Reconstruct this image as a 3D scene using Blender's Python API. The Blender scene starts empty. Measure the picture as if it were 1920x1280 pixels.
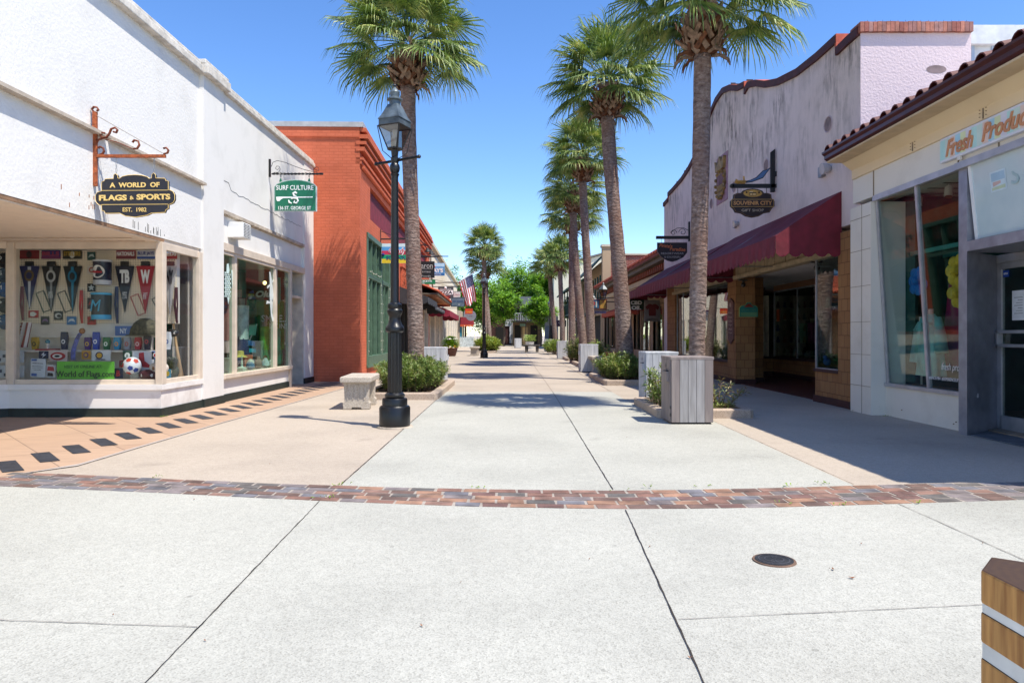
import bpy, math, random
from mathutils import Vector, Matrix
R=math.radians; PI=math.pi
S=bpy.context.scene; COL=S.collection
# ---------------------------------------------------------------- camera
F=1333.0; EYE=1.2; HOR=628.0
cd=bpy.data.cameras.new('camera'); cam=bpy.data.objects.new('camera',cd); COL.objects.link(cam)
cam.location=(0,0,EYE); cam.rotation_euler=(R(90),0,0)
cd.sensor_width=36; cd.lens=36*F/1920; cd.shift_y=-12/1920; cd.clip_start=.05; cd.clip_end=3000
S.camera=cam
# ---------------------------------------------------------------- sky, sun, exposure
LD=Vector((-.43,.31,-1)).normalized()            # the way the light travels
SUN_EL=math.asin(-LD.z); SUN_AZ=math.atan2(-LD.x,-LD.y)   # clockwise from +Y
w=bpy.data.worlds.new('World'); S.world=w; w.use_nodes=True
nt=w.node_tree; bg=nt.nodes['Background']
sk=nt.nodes.new('ShaderNodeTexSky'); sk.sky_type='NISHITA'; sk.sun_disc=False
sk.sun_elevation=SUN_EL; sk.sun_rotation=SUN_AZ; sk.air_density=.85; sk.dust_density=.1; sk.ozone_density=2.0
hs=nt.nodes.new('ShaderNodeHueSaturation'); hs.inputs['Saturation'].default_value=1.22; hs.inputs['Hue'].default_value=.507; nt.links.new(sk.outputs[0],hs.inputs['Color'])
nt.links.new(hs.outputs[0],bg.inputs[0]); bg.inputs[1].default_value=.15
sd=bpy.data.lights.new('sun','SUN'); sd.energy=3.9; sd.angle=R(.5); sd.color=(1,.935,.82)
so=bpy.data.objects.new('sun',sd); COL.objects.link(so); so.location=(8,-6,20)
so.rotation_euler=LD.to_track_quat('-Z','Y').to_euler()
S.view_settings.view_transform='Standard'; S.view_settings.look='None'; S.view_settings.gamma=1
S.view_settings.exposure=.82
S.cycles.max_bounces=8; S.cycles.transparent_max_bounces=24
# ---------------------------------------------------------------- materials
def lin(h):
    h=h.lstrip('#'); h=h if len(h)==6 else ''.join(x*2 for x in h); c=[int(h[i:i+2],16)/255 for i in (0,2,4)]
    return tuple(x/12.92 if x<=.04045 else ((x+.055)/1.055)**2.4 for x in c)+(1,)
def nodes(m):
    m.use_nodes=True; return m.node_tree, m.node_tree.nodes['Principled BSDF']
_mc={}
def C(h,rough=.6,var=.06,bump=.0,bs=60,metal=0.,ns=6,name=None,spec=None):
    key=(h,rough,var,bump,bs,metal,ns)
    if key in _mc: return _mc[key]
    m=bpy.data.materials.new(name or 'paint_'+h); t,p=nodes(m)
    p.inputs['Roughness'].default_value=rough; p.inputs['Metallic'].default_value=metal
    if spec is not None: p.inputs['Specular IOR Level'].default_value=spec
    c=lin(h)
    tc=t.nodes.new('ShaderNodeTexCoord')
    if var:
        n=t.nodes.new('ShaderNodeTexNoise'); n.inputs['Scale'].default_value=ns; n.inputs['Detail'].default_value=6
        t.links.new(tc.outputs['Object'],n.inputs['Vector'])
        r=t.nodes.new('ShaderNodeValToRGB'); r.color_ramp.elements[0].position=.3; r.color_ramp.elements[1].position=.7
        r.color_ramp.elements[0].color=tuple(max(0,x*(1-2*var)) for x in c[:3])+(1,)
        r.color_ramp.elements[1].color=tuple(min(1,x*(1+var)) for x in c[:3])+(1,)
        t.links.new(n.outputs['Fac'],r.inputs['Fac']); t.links.new(r.outputs[0],p.inputs['Base Color'])
    else: p.inputs['Base Color'].default_value=c
    if bump:
        n2=t.nodes.new('ShaderNodeTexNoise'); n2.inputs['Scale'].default_value=bs; n2.inputs['Detail'].default_value=4
        t.links.new(tc.outputs['Object'],n2.inputs['Vector'])
        b=t.nodes.new('ShaderNodeBump'); b.inputs['Strength'].default_value=bump; b.inputs['Distance'].default_value=.02
        t.links.new(n2.outputs['Fac'],b.inputs['Height']); t.links.new(b.outputs[0],p.inputs['Normal'])
    _mc[key]=m; return m
def N(t,kind,**kw):
    n=t.nodes.new('ShaderNode'+kind)
    for k,v in kw.items():
        if k in n.inputs.keys(): n.inputs[k].default_value=v
        else: setattr(n,k,v)
    return n
def ramp(t,src,stops):
    r=t.nodes.new('ShaderNodeValToRGB'); e=r.color_ramp.elements
    while len(e)<len(stops): e.new(.5)
    for el,(p_,c) in zip(e,stops):
        el.position=p_; el.color=c if isinstance(c,tuple) else (lin(c) if isinstance(c,str) else (c,c,c,1))
    t.links.new(src,r.inputs['Fac']); return r.outputs[0]
def mix(t,fac,a,b,mode='MIX'):
    n=t.nodes.new('ShaderNodeMix'); n.data_type='RGBA'; n.blend_type=mode
    for i,v in ((0,fac),(6,a),(7,b)):
        if isinstance(v,(int,float)): n.inputs[i].default_value=v
        elif isinstance(v,tuple): n.inputs[i].default_value=v
        elif isinstance(v,str): n.inputs[i].default_value=lin(v)
        else: t.links.new(v,n.inputs[i])
    return n.outputs[2]
def aggregate(name,base,dark,light,sc=140,amount=.5,rough=.85):
    m=bpy.data.materials.new(name); t,p=nodes(m); tc=N(t,'TexCoord')
    v=N(t,'TexVoronoi',Scale=float(sc)); t.links.new(tc.outputs['Object'],v.inputs['Vector'])
    sp=ramp(t,v.outputs['Color'],[(0,dark),(.35,base),(.75,light)])
    n=N(t,'TexNoise',Scale=.7,Detail=8.); t.links.new(tc.outputs['Object'],n.inputs['Vector'])
    big=ramp(t,n.outputs['Fac'],[(.3,.8),(.5,.93),(.7,1.)])
    c=mix(t,amount,base,sp)
    n3=N(t,'TexNoise',Scale=14.,Detail=5.); t.links.new(tc.outputs['Object'],n3.inputs['Vector'])
    mid=ramp(t,n3.outputs['Fac'],[(.35,.93),(.65,1.)])
    c=mix(t,1.,c,big,'MULTIPLY'); c=mix(t,1.,c,mid,'MULTIPLY')
    # scattered dark specks and faint stains
    v2=N(t,'TexVoronoi',Scale=9.); t.links.new(tc.outputs['Object'],v2.inputs['Vector'])
    sp2=ramp(t,v2.outputs['Distance'],[(.018,0.),(.03,1.)]); c=mix(t,.4,c,mix(t,1.,c,sp2,'MULTIPLY'))
    nw=N(t,'TexNoise',Scale=3.,Detail=3.); t.links.new(tc.outputs['Object'],nw.inputs['Vector'])
    wv_=N(t,'VectorMath',operation='MULTIPLY_ADD'); wv_.inputs[1].default_value=(.5,.5,0); t.links.new(nw.outputs['Color'],wv_.inputs[0]); t.links.new(tc.outputs['Object'],wv_.inputs[2])
    v3=N(t,'TexVoronoi',Scale=1.1); t.links.new(wv_.outputs[0],v3.inputs['Vector']); c=mix(t,1.,c,ramp(t,v3.outputs['Distance'],[(.04,.87),(.16,1.)]),'MULTIPLY')
    v4=N(t,'TexVoronoi',Scale=2.3); t.links.new(tc.outputs['Object'],v4.inputs['Vector']); c=mix(t,1.,c,ramp(t,v4.outputs['Distance'],[(.028,.74),(.036,1.)]),'MULTIPLY')
    t.links.new(c,p.inputs['Base Color']); p.inputs['Roughness'].default_value=rough
    p.inputs['Specular IOR Level'].default_value=.25
    b=N(t,'Bump',Strength=.35,Distance=.004); t.links.new(v.outputs['Distance'],b.inputs['Height']); t.links.new(b.outputs[0],p.inputs['Normal'])
    return m
def stucco(name,base,dirt='#8f8b84',bs=45,bstr=.35,dirtamt=.25,streak=False,top=None,rough=.9):
    m=bpy.data.materials.new(name); t,p=nodes(m); tc=N(t,'TexCoord')
    n=N(t,'TexNoise',Scale=1.3,Detail=9.,Roughness=.65); t.links.new(tc.outputs['Object'],n.inputs['Vector'])
    fac=ramp(t,n.outputs['Fac'],[(.5,0.),(.78,dirtamt)])
    c=mix(t,fac,base,dirt)
    if streak:
        mp=N(t,'Mapping'); mp.inputs['Scale'].default_value=(4,4,1.1); t.links.new(tc.outputs['Object'],mp.inputs['Vector'])
        s=N(t,'TexNoise',Scale=1.6,Detail=10.,Roughness=.7); t.links.new(mp.outputs[0],s.inputs['Vector'])
        f2=ramp(t,s.outputs['Fac'],[(.44,0.),(.64,.95)])
        s2=N(t,'TexNoise',Scale=.8,Detail=3.); t.links.new(tc.outputs['Object'],s2.inputs['Vector'])
        f3=ramp(t,s2.outputs['Fac'],[(.42,.12),(.6,1.)])
        sx=N(t,'SeparateXYZ'); t.links.new(tc.outputs['Object'],sx.inputs[0])
        mr=N(t,'MapRange'); mr.inputs[1].default_value=top[0]; mr.inputs[2].default_value=top[1]; t.links.new(sx.outputs[2],mr.inputs[0])
        f=mix(t,1.,mix(t,1.,f2,f3,'MULTIPLY'),mr.outputs[0],'MULTIPLY')
        c=mix(t,f,c,dirt)
    t.links.new(c,p.inputs['Base Color']); p.inputs['Roughness'].default_value=rough; p.inputs['Specular IOR Level'].default_value=.2
    n2=N(t,'TexNoise',Scale=float(bs),Detail=5.,Roughness=.6); t.links.new(tc.outputs['Object'],n2.inputs['Vector'])
    b=N(t,'Bump',Strength=bstr,Distance=.03); t.links.new(n2.outputs['Fac'],b.inputs['Height']); t.links.new(b.outputs[0],p.inputs['Normal'])
    return m
def bricks(name,c1,c2,mortar,w_=.21,h_=.075,ms=.012,bstr=.5,axis='Y',dirt=0.,vert=False):
    m=bpy.data.materials.new(name); t,p=nodes(m); tc=N(t,'TexCoord')
    sx=N(t,'SeparateXYZ'); t.links.new(tc.outputs['Object'],sx.inputs[0])
    add=N(t,'Math',operation='ADD'); t.links.new(sx.outputs[0],add.inputs[0]); t.links.new(sx.outputs[1],add.inputs[1])
    cx=N(t,'CombineXYZ')
    if vert: t.links.new(add.outputs[0],cx.inputs[1]); t.links.new(sx.outputs[2],cx.inputs[0])
    else: t.links.new(add.outputs[0],cx.inputs[0]); t.links.new(sx.outputs[2],cx.inputs[1])
    # wobble, so that courses are not ruler-straight
    nz=N(t,'TexNoise',Scale=6.,Detail=2.); t.links.new(tc.outputs['Object'],nz.inputs['Vector'])
    vm=N(t,'VectorMath',operation='MULTIPLY_ADD'); vm.inputs[1].default_value=(.012,.012,0); t.links.new(nz.outputs['Color'],vm.inputs[0]); t.links.new(cx.outputs[0],vm.inputs[2])
    bt=N(t,'TexBrick',Scale=1.); bt.inputs['Brick Width'].default_value=w_; bt.inputs['Row Height'].default_value=h_
    bt.inputs['Mortar Size'].default_value=ms; bt.inputs['Mortar Smooth'].default_value=.3
    bt.inputs['Color1'].default_value=lin(c1); bt.inputs['Color2'].default_value=lin(c2); bt.inputs['Mortar'].default_value=lin(mortar)
    t.links.new(vm.outputs[0],bt.inputs['Vector'])
    n=N(t,'TexNoise',Scale=2.5,Detail=8.); t.links.new(tc.outputs['Object'],n.inputs['Vector'])
    c=mix(t,1.,bt.outputs['Color'],ramp(t,n.outputs['Fac'],[(.3,.82-dirt),(.7,1.)]),'MULTIPLY')
    t.links.new(c,p.inputs['Base Color']); p.inputs['Roughness'].default_value=.85; p.inputs['Specular IOR Level'].default_value=.2
    n2=N(t,'TexNoise',Scale=30.,Detail=4.); t.links.new(tc.outputs['Object'],n2.inputs['Vector'])
    hm=N(t,'Math',operation='MULTIPLY_ADD'); hm.inputs[1].default_value=-1.; t.links.new(bt.outputs['Fac'],hm.inputs[0]); t.links.new(n2.outputs['Fac'],hm.inputs[2])
    b=N(t,'Bump',Strength=bstr,Distance=.012); t.links.new(hm.outputs[0],b.inputs['Height']); t.links.new(b.outputs[0],p.inputs['Normal'])
    return m
def wood(name,c1,c2,sc=3.,grey=0):
    m=bpy.data.materials.new(name); t,p=nodes(m); tc=N(t,'TexCoord')
    mp=N(t,'Mapping'); mp.inputs['Scale'].default_value=(9,9,.9); t.links.new(tc.outputs['Object'],mp.inputs['Vector'])
    n=N(t,'TexNoise',Scale=sc,Detail=8.,Distortion=.8); t.links.new(mp.outputs[0],n.inputs['Vector'])
    t.links.new(ramp(t,n.outputs['Fac'],[(.3,c1),(.7,c2)]),p.inputs['Base Color']); p.inputs['Roughness'].default_value=.7
    b=N(t,'Bump',Strength=.25,Distance=.004); t.links.new(n.outputs['Fac'],b.inputs['Height']); t.links.new(b.outputs[0],p.inputs['Normal'])
    return m
def leaf(name,cols,sc=3.,rough=.38,tr=.3):
    m=bpy.data.materials.new(name); t,p=nodes(m); tc=N(t,'TexCoord')
    n=N(t,'TexNoise',Scale=float(sc),Detail=5.); t.links.new(tc.outputs['Object'],n.inputs['Vector'])
    k=len(cols); c=ramp(t,n.outputs['Fac'],[(.32+.36*i/(k-1),cc) for i,cc in enumerate(cols)])
    t.links.new(c,p.inputs['Base Color']); p.inputs['Roughness'].default_value=rough
    tl=N(t,'BsdfTranslucent'); t.links.new(mix(t,1.,c,(1.,1.,.45,1.),'MULTIPLY'),tl.inputs[0])
    ms=N(t,'MixShader'); ms.inputs[0].default_value=tr; out=[x for x in t.nodes if x.type=='OUTPUT_MATERIAL'][0]
    t.links.new(p.outputs[0],ms.inputs[1]); t.links.new(tl.outputs[0],ms.inputs[2]); t.links.new(ms.outputs[0],out.inputs[0])
    return m
def glass(name,tint='#dfe9e6',refl=.9,base=.05,rough=.0):
    m=bpy.data.materials.new(name); m.use_nodes=True; t=m.node_tree; t.nodes.clear()
    o=N(t,'OutputMaterial'); tr=N(t,'BsdfTransparent'); tr.inputs[0].default_value=lin(tint)
    g=N(t,'BsdfGlossy'); g.inputs['Roughness'].default_value=rough; g.inputs[0].default_value=(1,1,1,1)
    lw=N(t,'LayerWeight'); lw.inputs[0].default_value=.5
    pw=N(t,'Math',operation='POWER'); pw.inputs[1].default_value=3.5; t.links.new(lw.outputs['Facing'],pw.inputs[0])
    ma=N(t,'Math',operation='MULTIPLY_ADD'); ma.inputs[1].default_value=refl; ma.inputs[2].default_value=base; t.links.new(pw.outputs[0],ma.inputs[0])
    ms=N(t,'MixShader'); t.links.new(ma.outputs[0],ms.inputs[0]); t.links.new(tr.outputs[0],ms.inputs[1]); t.links.new(g.outputs[0],ms.inputs[2])
    t.links.new(ms.outputs[0],o.inputs[0]); return m
# ---------------------------------------------------------------- mesh helpers
ORG={}
def _set(o,label,cat,group,kind):
    if label: o['label']=label
    if cat: o['category']=cat
    if group: o['group']=group
    if kind: o['kind']=kind
def T(name,label,cat,loc,rz=0,group=None,local=False,kind=None):
    o=bpy.data.objects.new(name,None); COL.objects.link(o); o.location=loc; o.rotation_euler=(0,0,rz); o.empty_display_size=.2
    _set(o,label,cat,group,kind)
    mw=Matrix.Translation(Vector(loc))@Matrix.Rotation(rz,4,'Z')
    ORG[o.name]=Matrix.Identity(4) if local else mw.inverted()
    return o
_tc={}
def textmesh(s,bold,sh,sp):
    k=(s,bold,sh,sp)
    if k in _tc: return _tc[k]
    cu=bpy.data.curves.new('t','FONT'); cu.body=s; cu.offset=bold; cu.shear=sh; cu.space_character=sp; cu.resolution_u=3
    cu.align_x='CENTER'
    o=bpy.data.objects.new('t',cu); COL.objects.link(o)
    dg=bpy.context.evaluated_depsgraph_get(); me=bpy.data.meshes.new_from_object(o.evaluated_get(dg))
    vs=[v.co.copy() for v in me.vertices]; fs=[tuple(p.vertices) for p in me.polygons]
    bpy.data.objects.remove(o); bpy.data.curves.remove(cu); bpy.data.meshes.remove(me)
    x0=min(v.x for v in vs);x1=max(v.x for v in vs);y0=min(v.y for v in vs);y1=max(v.y for v in vs)
    vs=[((v.x-x0)/(x1-x0)-.5,(v.y-y0)/(y1-y0)-.5) for v in vs]
    _tc[k]=(vs,fs); return _tc[k]
class M:
    def __init__(s,mat=None): s.v=[];s.f=[];s.mi=[];s.mats=[];s.c=0;s.X=None; (s.m(mat) if mat else None)
    def m(s,mat):
        if mat not in s.mats: s.mats.append(mat)
        s.c=s.mats.index(mat); return s
    def add(s,vs,fs):
        o=len(s.v)
        if s.X is not None: vs=[s.X@Vector(v) for v in vs]
        s.v+= [tuple(v) for v in vs]; s.f+=[tuple(i+o for i in f) for f in fs]; s.mi+=[s.c]*len(fs); return s
    def box(s,x0,x1,y0,y1,z0,z1):
        x0,x1=sorted((x0,x1));y0,y1=sorted((y0,y1));z0,z1=sorted((z0,z1))
        return s.add([(x0,y0,z0),(x1,y0,z0),(x1,y1,z0),(x0,y1,z0),(x0,y0,z1),(x1,y0,z1),(x1,y1,z1),(x0,y1,z1)],
          [(0,3,2,1),(4,5,6,7),(0,1,5,4),(1,2,6,5),(2,3,7,6),(3,0,4,7)])
    def quad(s,*p): return s.add(p,[tuple(range(len(p)))])
    def prism(s,pts,ax,a,b):
        k={'z':lambda p,c:(p[0],p[1],c),'y':lambda p,c:(p[0],c,p[1]),'x':lambda p,c:(c,p[0],p[1])}[ax]
        ar=sum(pts[i][0]*pts[(i+1)%len(pts)][1]-pts[(i+1)%len(pts)][0]*pts[i][1] for i in range(len(pts)))
        if (ar<0): pts=pts[::-1]
        if ax=='y': a,b=max(a,b),min(a,b)
        else: a,b=min(a,b),max(a,b)
        n=len(pts); vs=[k(p,a) for p in pts]+[k(p,b) for p in pts]
        return s.add(vs,[tuple(range(n))[::-1],tuple(range(n,2*n))]+[(i,(i+1)%n,n+(i+1)%n,n+i) for i in range(n)])
    def lathe(s,prof,cx=0,cy=0,n=20,z0=0,rot=0,fl=0,sq=1.):
        vs=[]
        for r,z in prof:
            for i in range(n):
                a=2*PI*i/n+rot; rr=r*(1-fl*(i%2)); vs.append((cx+rr*math.cos(a),cy+rr*math.sin(a)*sq,z0+z))
        fs=[(j*n+i,j*n+(i+1)%n,(j+1)*n+(i+1)%n,(j+1)*n+i) for j in range(len(prof)-1) for i in range(n)]
        fs+=[tuple(range(n))[::-1],tuple((len(prof)-1)*n+i for i in range(n))]
        return s.add(vs,fs)
    def tube(s,path,r,n=6,flat=1.):
        P=[Vector(p) for p in path]; rs=r if isinstance(r,(list,tuple)) else [r]*len(P); vs=[]
        up=None
        for i,p in enumerate(P):
            d=(P[min(i+1,len(P)-1)]-P[max(i-1,0)]).normalized()
            if up is None: up=Vector((0,0,1)) if abs(d.z)<.9 else Vector((1,0,0))
            a=(up-d*up.dot(d)).normalized(); b=d.cross(a); up=a
            for k in range(n):
                t=2*PI*k/n; vs.append(p+a*math.cos(t)*rs[i]+b*math.sin(t)*rs[i]*flat)
        L=len(P)
        fs=[(j*n+i,j*n+(i+1)%n,(j+1)*n+(i+1)%n,(j+1)*n+i) for j in range(L-1) for i in range(n)]
        fs+=[tuple(range(n))[::-1],tuple((L-1)*n+i for i in range(n))]
        return s.add(vs,fs)
    def ball(s,c,r,n=12,sz=1.,sx=1.,sy=1.):
        k=max(6,n//2); vs=[(c[0],c[1],c[2]-r*sz)]
        for j in range(1,k):
            for i in range(n):
                a=2*PI*i/n; th=PI*j/k; vs.append((c[0]+r*sx*math.sin(th)*math.cos(a),c[1]+r*sy*math.sin(th)*math.sin(a),c[2]-r*sz*math.cos(th)))
        vs.append((c[0],c[1],c[2]+r*sz)); t=len(vs)-1
        fs=[(0,1+(i+1)%n,1+i) for i in range(n)]+[(1+j*n+i,1+j*n+(i+1)%n,1+(j+1)*n+(i+1)%n,1+(j+1)*n+i) for j in range(k-2) for i in range(n)]
        fs+=[(t,1+(k-2)*n+i,1+(k-2)*n+(i+1)%n) for i in range(n)]
        return s.add(vs,fs)
    def text(s,txt,c,w_,h_,face='S',bold=.0,shear=0.,sp=1.,d=.003,tilt=0.):
        """lettering centred on c; face S looks to -Y, W looks to -X, E looks to +X"""
        vs,fs=textmesh(txt,bold,shear,sp); out=[]
        ct,st=math.cos(tilt),math.sin(tilt)
        for lay in (0,1):
            for x,y in vs:
                x*=w_;y*=h_; x,y=x*ct-y*st,x*st+y*ct
                q=d*lay
                if face=='S': out.append((c[0]+x,c[1]-q,c[2]+y))
                elif face=='W': out.append((c[0]-q,c[1]-x,c[2]+y))
                elif face=='E': out.append((c[0]+q,c[1]+x,c[2]+y))
        n=len(vs); ed={}
        for f in fs:
            for a,b in zip(f,f[1:]+f[:1]): ed[(a,b)]=1
        sides=[(a,b,b+n,a+n) for (a,b) in ed if (b,a) not in ed]
        return s.add(out,[tuple(i+n for i in f) for f in fs]+sides)
    def wall(s,ax,c0,c1,u0,u1,z0,z1,holes):
        """a slab between c0 and c1 on axis ax ('x' runs along Y, 'y' runs along X) less rectangular holes (u0,u1,z0,z1)"""
        us=sorted({u0,u1}|{h for H in holes for h in H[:2] if u0<h<u1})
        for a,b in zip(us,us[1:]):
            m_=(a+b)/2; hs=sorted((H[2],H[3]) for H in holes if H[0]<m_<H[1]); z=z0
            for p,q in hs:
                if p>z: s._w(ax,c0,c1,a,b,z,p)
                z=max(z,q)
            if z<z1: s._w(ax,c0,c1,a,b,z,z1)
        return s
    def _w(s,ax,c0,c1,a,b,z0,z1): return s.box(c0,c1,a,b,z0,z1) if ax=='x' else s.box(a,b,c0,c1,z0,z1)
    def build(s,name,parent=None,label=None,cat=None,group=None,kind=None,smooth=False,bevel=0,seg=2,org=None,solid=0):
        vs=[Vector(v) for v in s.v]
        if parent is not None: mi=ORG[parent.name]; vs=[mi@v for v in vs]
        elif org is None:
            org=Vector(((min(v.x for v in vs)+max(v.x for v in vs))/2,(min(v.y for v in vs)+max(v.y for v in vs))/2,min(v.z for v in vs)))
            if kind=='structure': org=Vector((0,0,0))
        me=bpy.data.meshes.new(name)
        if parent is None: org=Vector(org); vs=[v-org for v in vs]
        me.from_pydata([tuple(v) for v in vs],[],s.f)
        for m_ in s.mats: me.materials.append(m_)
        me.polygons.foreach_set('material_index',s.mi)
        if smooth is True: me.polygons.foreach_set('use_smooth',[True]*len(me.polygons))
        me.update(); o=bpy.data.objects.new(name,me); COL.objects.link(o)
        if parent is not None: o.parent=parent; ORG[o.name]=ORG[parent.name]
        else: o.location=org; ORG[o.name]=Matrix.Translation(-org)
        if smooth=='auto':
            me.polygons.foreach_set('use_smooth',[True]*len(me.polygons)); me.set_sharp_from_angle(angle=R(35))
        if bevel:
            b=o.modifiers.new('bevel','BEVEL'); b.width=bevel; b.segments=seg; b.limit_method='ANGLE'; b.angle_limit=R(40)
        _set(o,label,cat,group,kind); return o
def dup(root,loc,rz=None,label=None,group=None):
    r=root.copy(); COL.objects.link(r); r.location=loc
    if rz is not None: r.rotation_euler=(0,0,rz)
    if label: r['label']=label
    if group: r['group']=group
    def rec(a,b):
        for ch in a.children:
            c=ch.copy(); COL.objects.link(c); c.parent=b; rec(ch,c)
    rec(root,r); return r
def at(px,py,Y): return Vector(((px-960)*Y/F,Y,EYE-(py-HOR)*Y/F))     # a point seen in the photo, at its real distance Y
def gnd(px,py): Y=EYE*F/(py-HOR); return ((px-960)*Y/F,Y)
# ---------------------------------------------------------------- shared materials
MW=stucco('white_stucco','#dedcd8',dirt='#a8a6a0',bs=24,bstr=.22,dirtamt=.3)
MWs=stucco('white_painted_wall','#dedcd8',dirt='#a5a29a',bs=90,bstr=.05,dirtamt=.3)
MTRIM=C('#c9beb0',.75,.1,.1,40,name='beige_painted_trim')
MGREEN=C('#1f2b27',.6,.25,.2,30,name='dark_green_paint')
MBASE=stucco('painted_base','#e0ddda',dirt='#98897c',bs=60,bstr=.1,dirtamt=.7)
AG=aggregate('pale_exposed_aggregate','#aeada4','#838178','#c1c0b6',150,.65)
AGT=aggregate('buff_exposed_aggregate','#b3a797','#857a6d','#c4b9ab',150,.5)
GL=glass('window_glass','#f8fafa',.45,.006)
GLD=glass('window_glass_dark','#dfe8e4',.7,.04)
BLK=C('#101114',.35,.1,.1,40,name='black_gloss_paint')
BLKM=C('#15161a',.6,.1,name='black_matt')
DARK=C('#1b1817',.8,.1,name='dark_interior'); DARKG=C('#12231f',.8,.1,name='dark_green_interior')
# ================================================================ GROUND
def st(m,name): return m.build(name,kind='structure')
m=M(aggregate('buff_street_concrete','#b3a697','#857a6d','#c3b8aa',150,.45)); m.quad((-500,-60,0),(500,-60,0),(500,900,0),(-500,900,0)); st(m,'ground')
TOPC=[(-4.3,6.2),(-3.97,6.15),(-2.6,5.86),(-1.36,5.64),(-.3,5.52),(.78,5.47),(1.8,5.53),(2.72,5.66),(4.07,5.8),(6.5,5.9),(30,6.0)]
BOTC=[(-4.5,5.66),(-4.06,5.63),(-2.7,5.4),(-1.39,5.13),(-.3,4.96),(.77,4.88),(1.8,4.93),(2.81,5.05),(3.71,5.17),(6.5,5.3),(30,5.4)]
m=M(AG); m.quad(*[(x,y,.004) for x,y in [(-30,-20),(30,-20)]+BOTC[::-1]+[(-30,5.66)]]); st(m,'plaza_pavement')
m=M(AG); m.quad(*[(x,y,.004) for x,y in TOPC[3:8]+[(2.8,10),(2.1,10.2),(2.1,15),(-1.4,15)]]); st(m,'slab_pavement')
# terracotta forecourt with a border of black tiles
MT=bpy.data.materials.new('terracotta_tiles'); t,p=nodes(MT); tc=N(t,'TexCoord')
mp=N(t,'Mapping'); mp.inputs['Rotation'].default_value=(0,0,R(47)); t.links.new(tc.outputs['Object'],mp.inputs['Vector'])
bt=N(t,'TexBrick',Scale=1.,offset=0.); bt.inputs['Brick Width'].default_value=1.42; bt.inputs['Row Height'].default_value=.7; bt.inputs['Mortar Size'].default_value=.006
bt.inputs['Color1'].default_value=lin('#b89b82'); bt.inputs['Color2'].default_value=lin('#b0927a'); bt.inputs['Mortar'].default_value=lin('#86705f'); t.links.new(mp.outputs[0],bt.inputs['Vector'])
n=N(t,'TexNoise',Scale=3.,Detail=8.,Roughness=.7); mp2=N(t,'Mapping'); mp2.inputs['Scale'].default_value=(.6,4,1); t.links.new(tc.outputs['Object'],mp2.inputs['Vector']); t.links.new(mp2.outputs[0],n.inputs['Vector'])
t.links.new(mix(t,1.,bt.outputs['Color'],ramp(t,n.outputs['Fac'],[(.3,.8),(.65,1.)]),'MULTIPLY'),p.inputs['Base Color']); p.inputs['Roughness'].default_value=.75
m=M(MT); m.quad(*[(x,y,.004) for x,y in [(-14,5.67),(-4.42,5.67),(-4.02,6.6),(-3.98,9.6),(-3.8,15.4),(-3.78,18.2),(-14,18.2)]]); st(m,'tiled_pavement')
m=M(aggregate('smooth_concrete_edging','#b3a8a0','#938a84','#c4bbb4',60,.3))
ed=[(-4.47,5.67),(-4.02,6.6),(-3.98,9.6),(-3.8,15.4),(-3.78,18.2)]; ed2=[(-4.24,6.12),(-3.97,6.5),(-3.95,9.6),(-3.77,15.4),(-3.75,18.2)]
for i in range(4): m.quad(*[(x,y,.008) for x,y in (ed[i],ed2[i],ed2[i+1],ed[i+1])])
st(m,'edging_kerb')
m=M(C('#33353c',.7,.2,.2,30,name='black_floor_tile'))
for i in range(26):
    y=6.18+.487*i; x=-4.43+.006*i
    if y>17.6: break
    m.quad(*[(a,b,.009) for a,b in [(x,y),(x+.125,y+.1),(x-.305,y+.6),(x-.43,y+.5)]])
st(m,'black_tile_pavement')
# brick band
random.seed(4)
m=M(C('#9f958b',.9,.15,.3,40,name='lime_mortar')); m.quad(*[(x,y,.003) for x,y in BOTC+TOPC[::-1]]); 
bc=[C(h,.8,.25,.5,25,name='paver_'+h) for h in ('#866457','#6f584f','#97745f','#67625e','#7f7574','#8b6c5f','#727075','#745750','#a17c66')]
def cv(c,x):
    for (x0,y0),(x1,y1) in zip(c,c[1:]):
        if x<=x1 or (x1,y1)==c[-1]: return y0+(y1-y0)*(x-x0)/(x1-x0)
def cvs(c,x): return (cv(c,x-.5)+cv(c,x)*2+cv(c,x+.5))/4 if -3.5<x<20 else cv(c,x)
for r in range(5):
    x=-4.35+.11*(r%2)
    while x<14:
        w_=.205+random.uniform(-.015,.02)
        gap=.02
        a0,a1=r/5+.012,(r+1)/5-.016
        def pt(xx,t): 
            b,tt=cvs(BOTC,xx),cvs(TOPC,xx); return (xx,b+(tt-b)*t)
        q=[pt(x,a0),pt(x+w_-gap,a0),pt(x+w_-gap,a1),pt(x,a1)]; z=.0045+random.uniform(0,.003)
        j=lambda: random.uniform(-.004,.004)
        q=[(a+j(),b+j()) for a,b in q]
        m.m(random.choice(bc if -1.4<x<2.9 else [bc[1],bc[3],bc[4],bc[6],bc[5],bc[4],bc[0]])).prism(q,'z',.0035,z); x+=w_
st(m,'brick_pavement')
def joint(m,pts,w_,z=.0085):
    random.seed(7); P=[]
    for (x0,y0),(x1,y1) in zip(pts,pts[1:]):
        k=max(2,int(math.hypot(x1-x0,y1-y0)/.06))
        for i in range(k): P.append((x0+(x1-x0)*i/k,y0+(y1-y0)*i/k))
    P.append(pts[-1]); dx,dy=pts[-1][0]-pts[0][0],pts[-1][1]-pts[0][1]; L=math.hypot(dx,dy); nx,ny=-dy/L,dx/L
    vs=[]
    for x,y in P:
        a=w_*random.uniform(.6,1.25)/2; o=random.uniform(-.002,.002)
        vs+=[(x+nx*(a+o),y+ny*(a+o),z),(x-nx*(a-o),y-ny*(a-o),z)]
    m.add(vs,[(2*i,2*i+1,2*i+3,2*i+2) for i in range(len(P)-1)])
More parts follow.
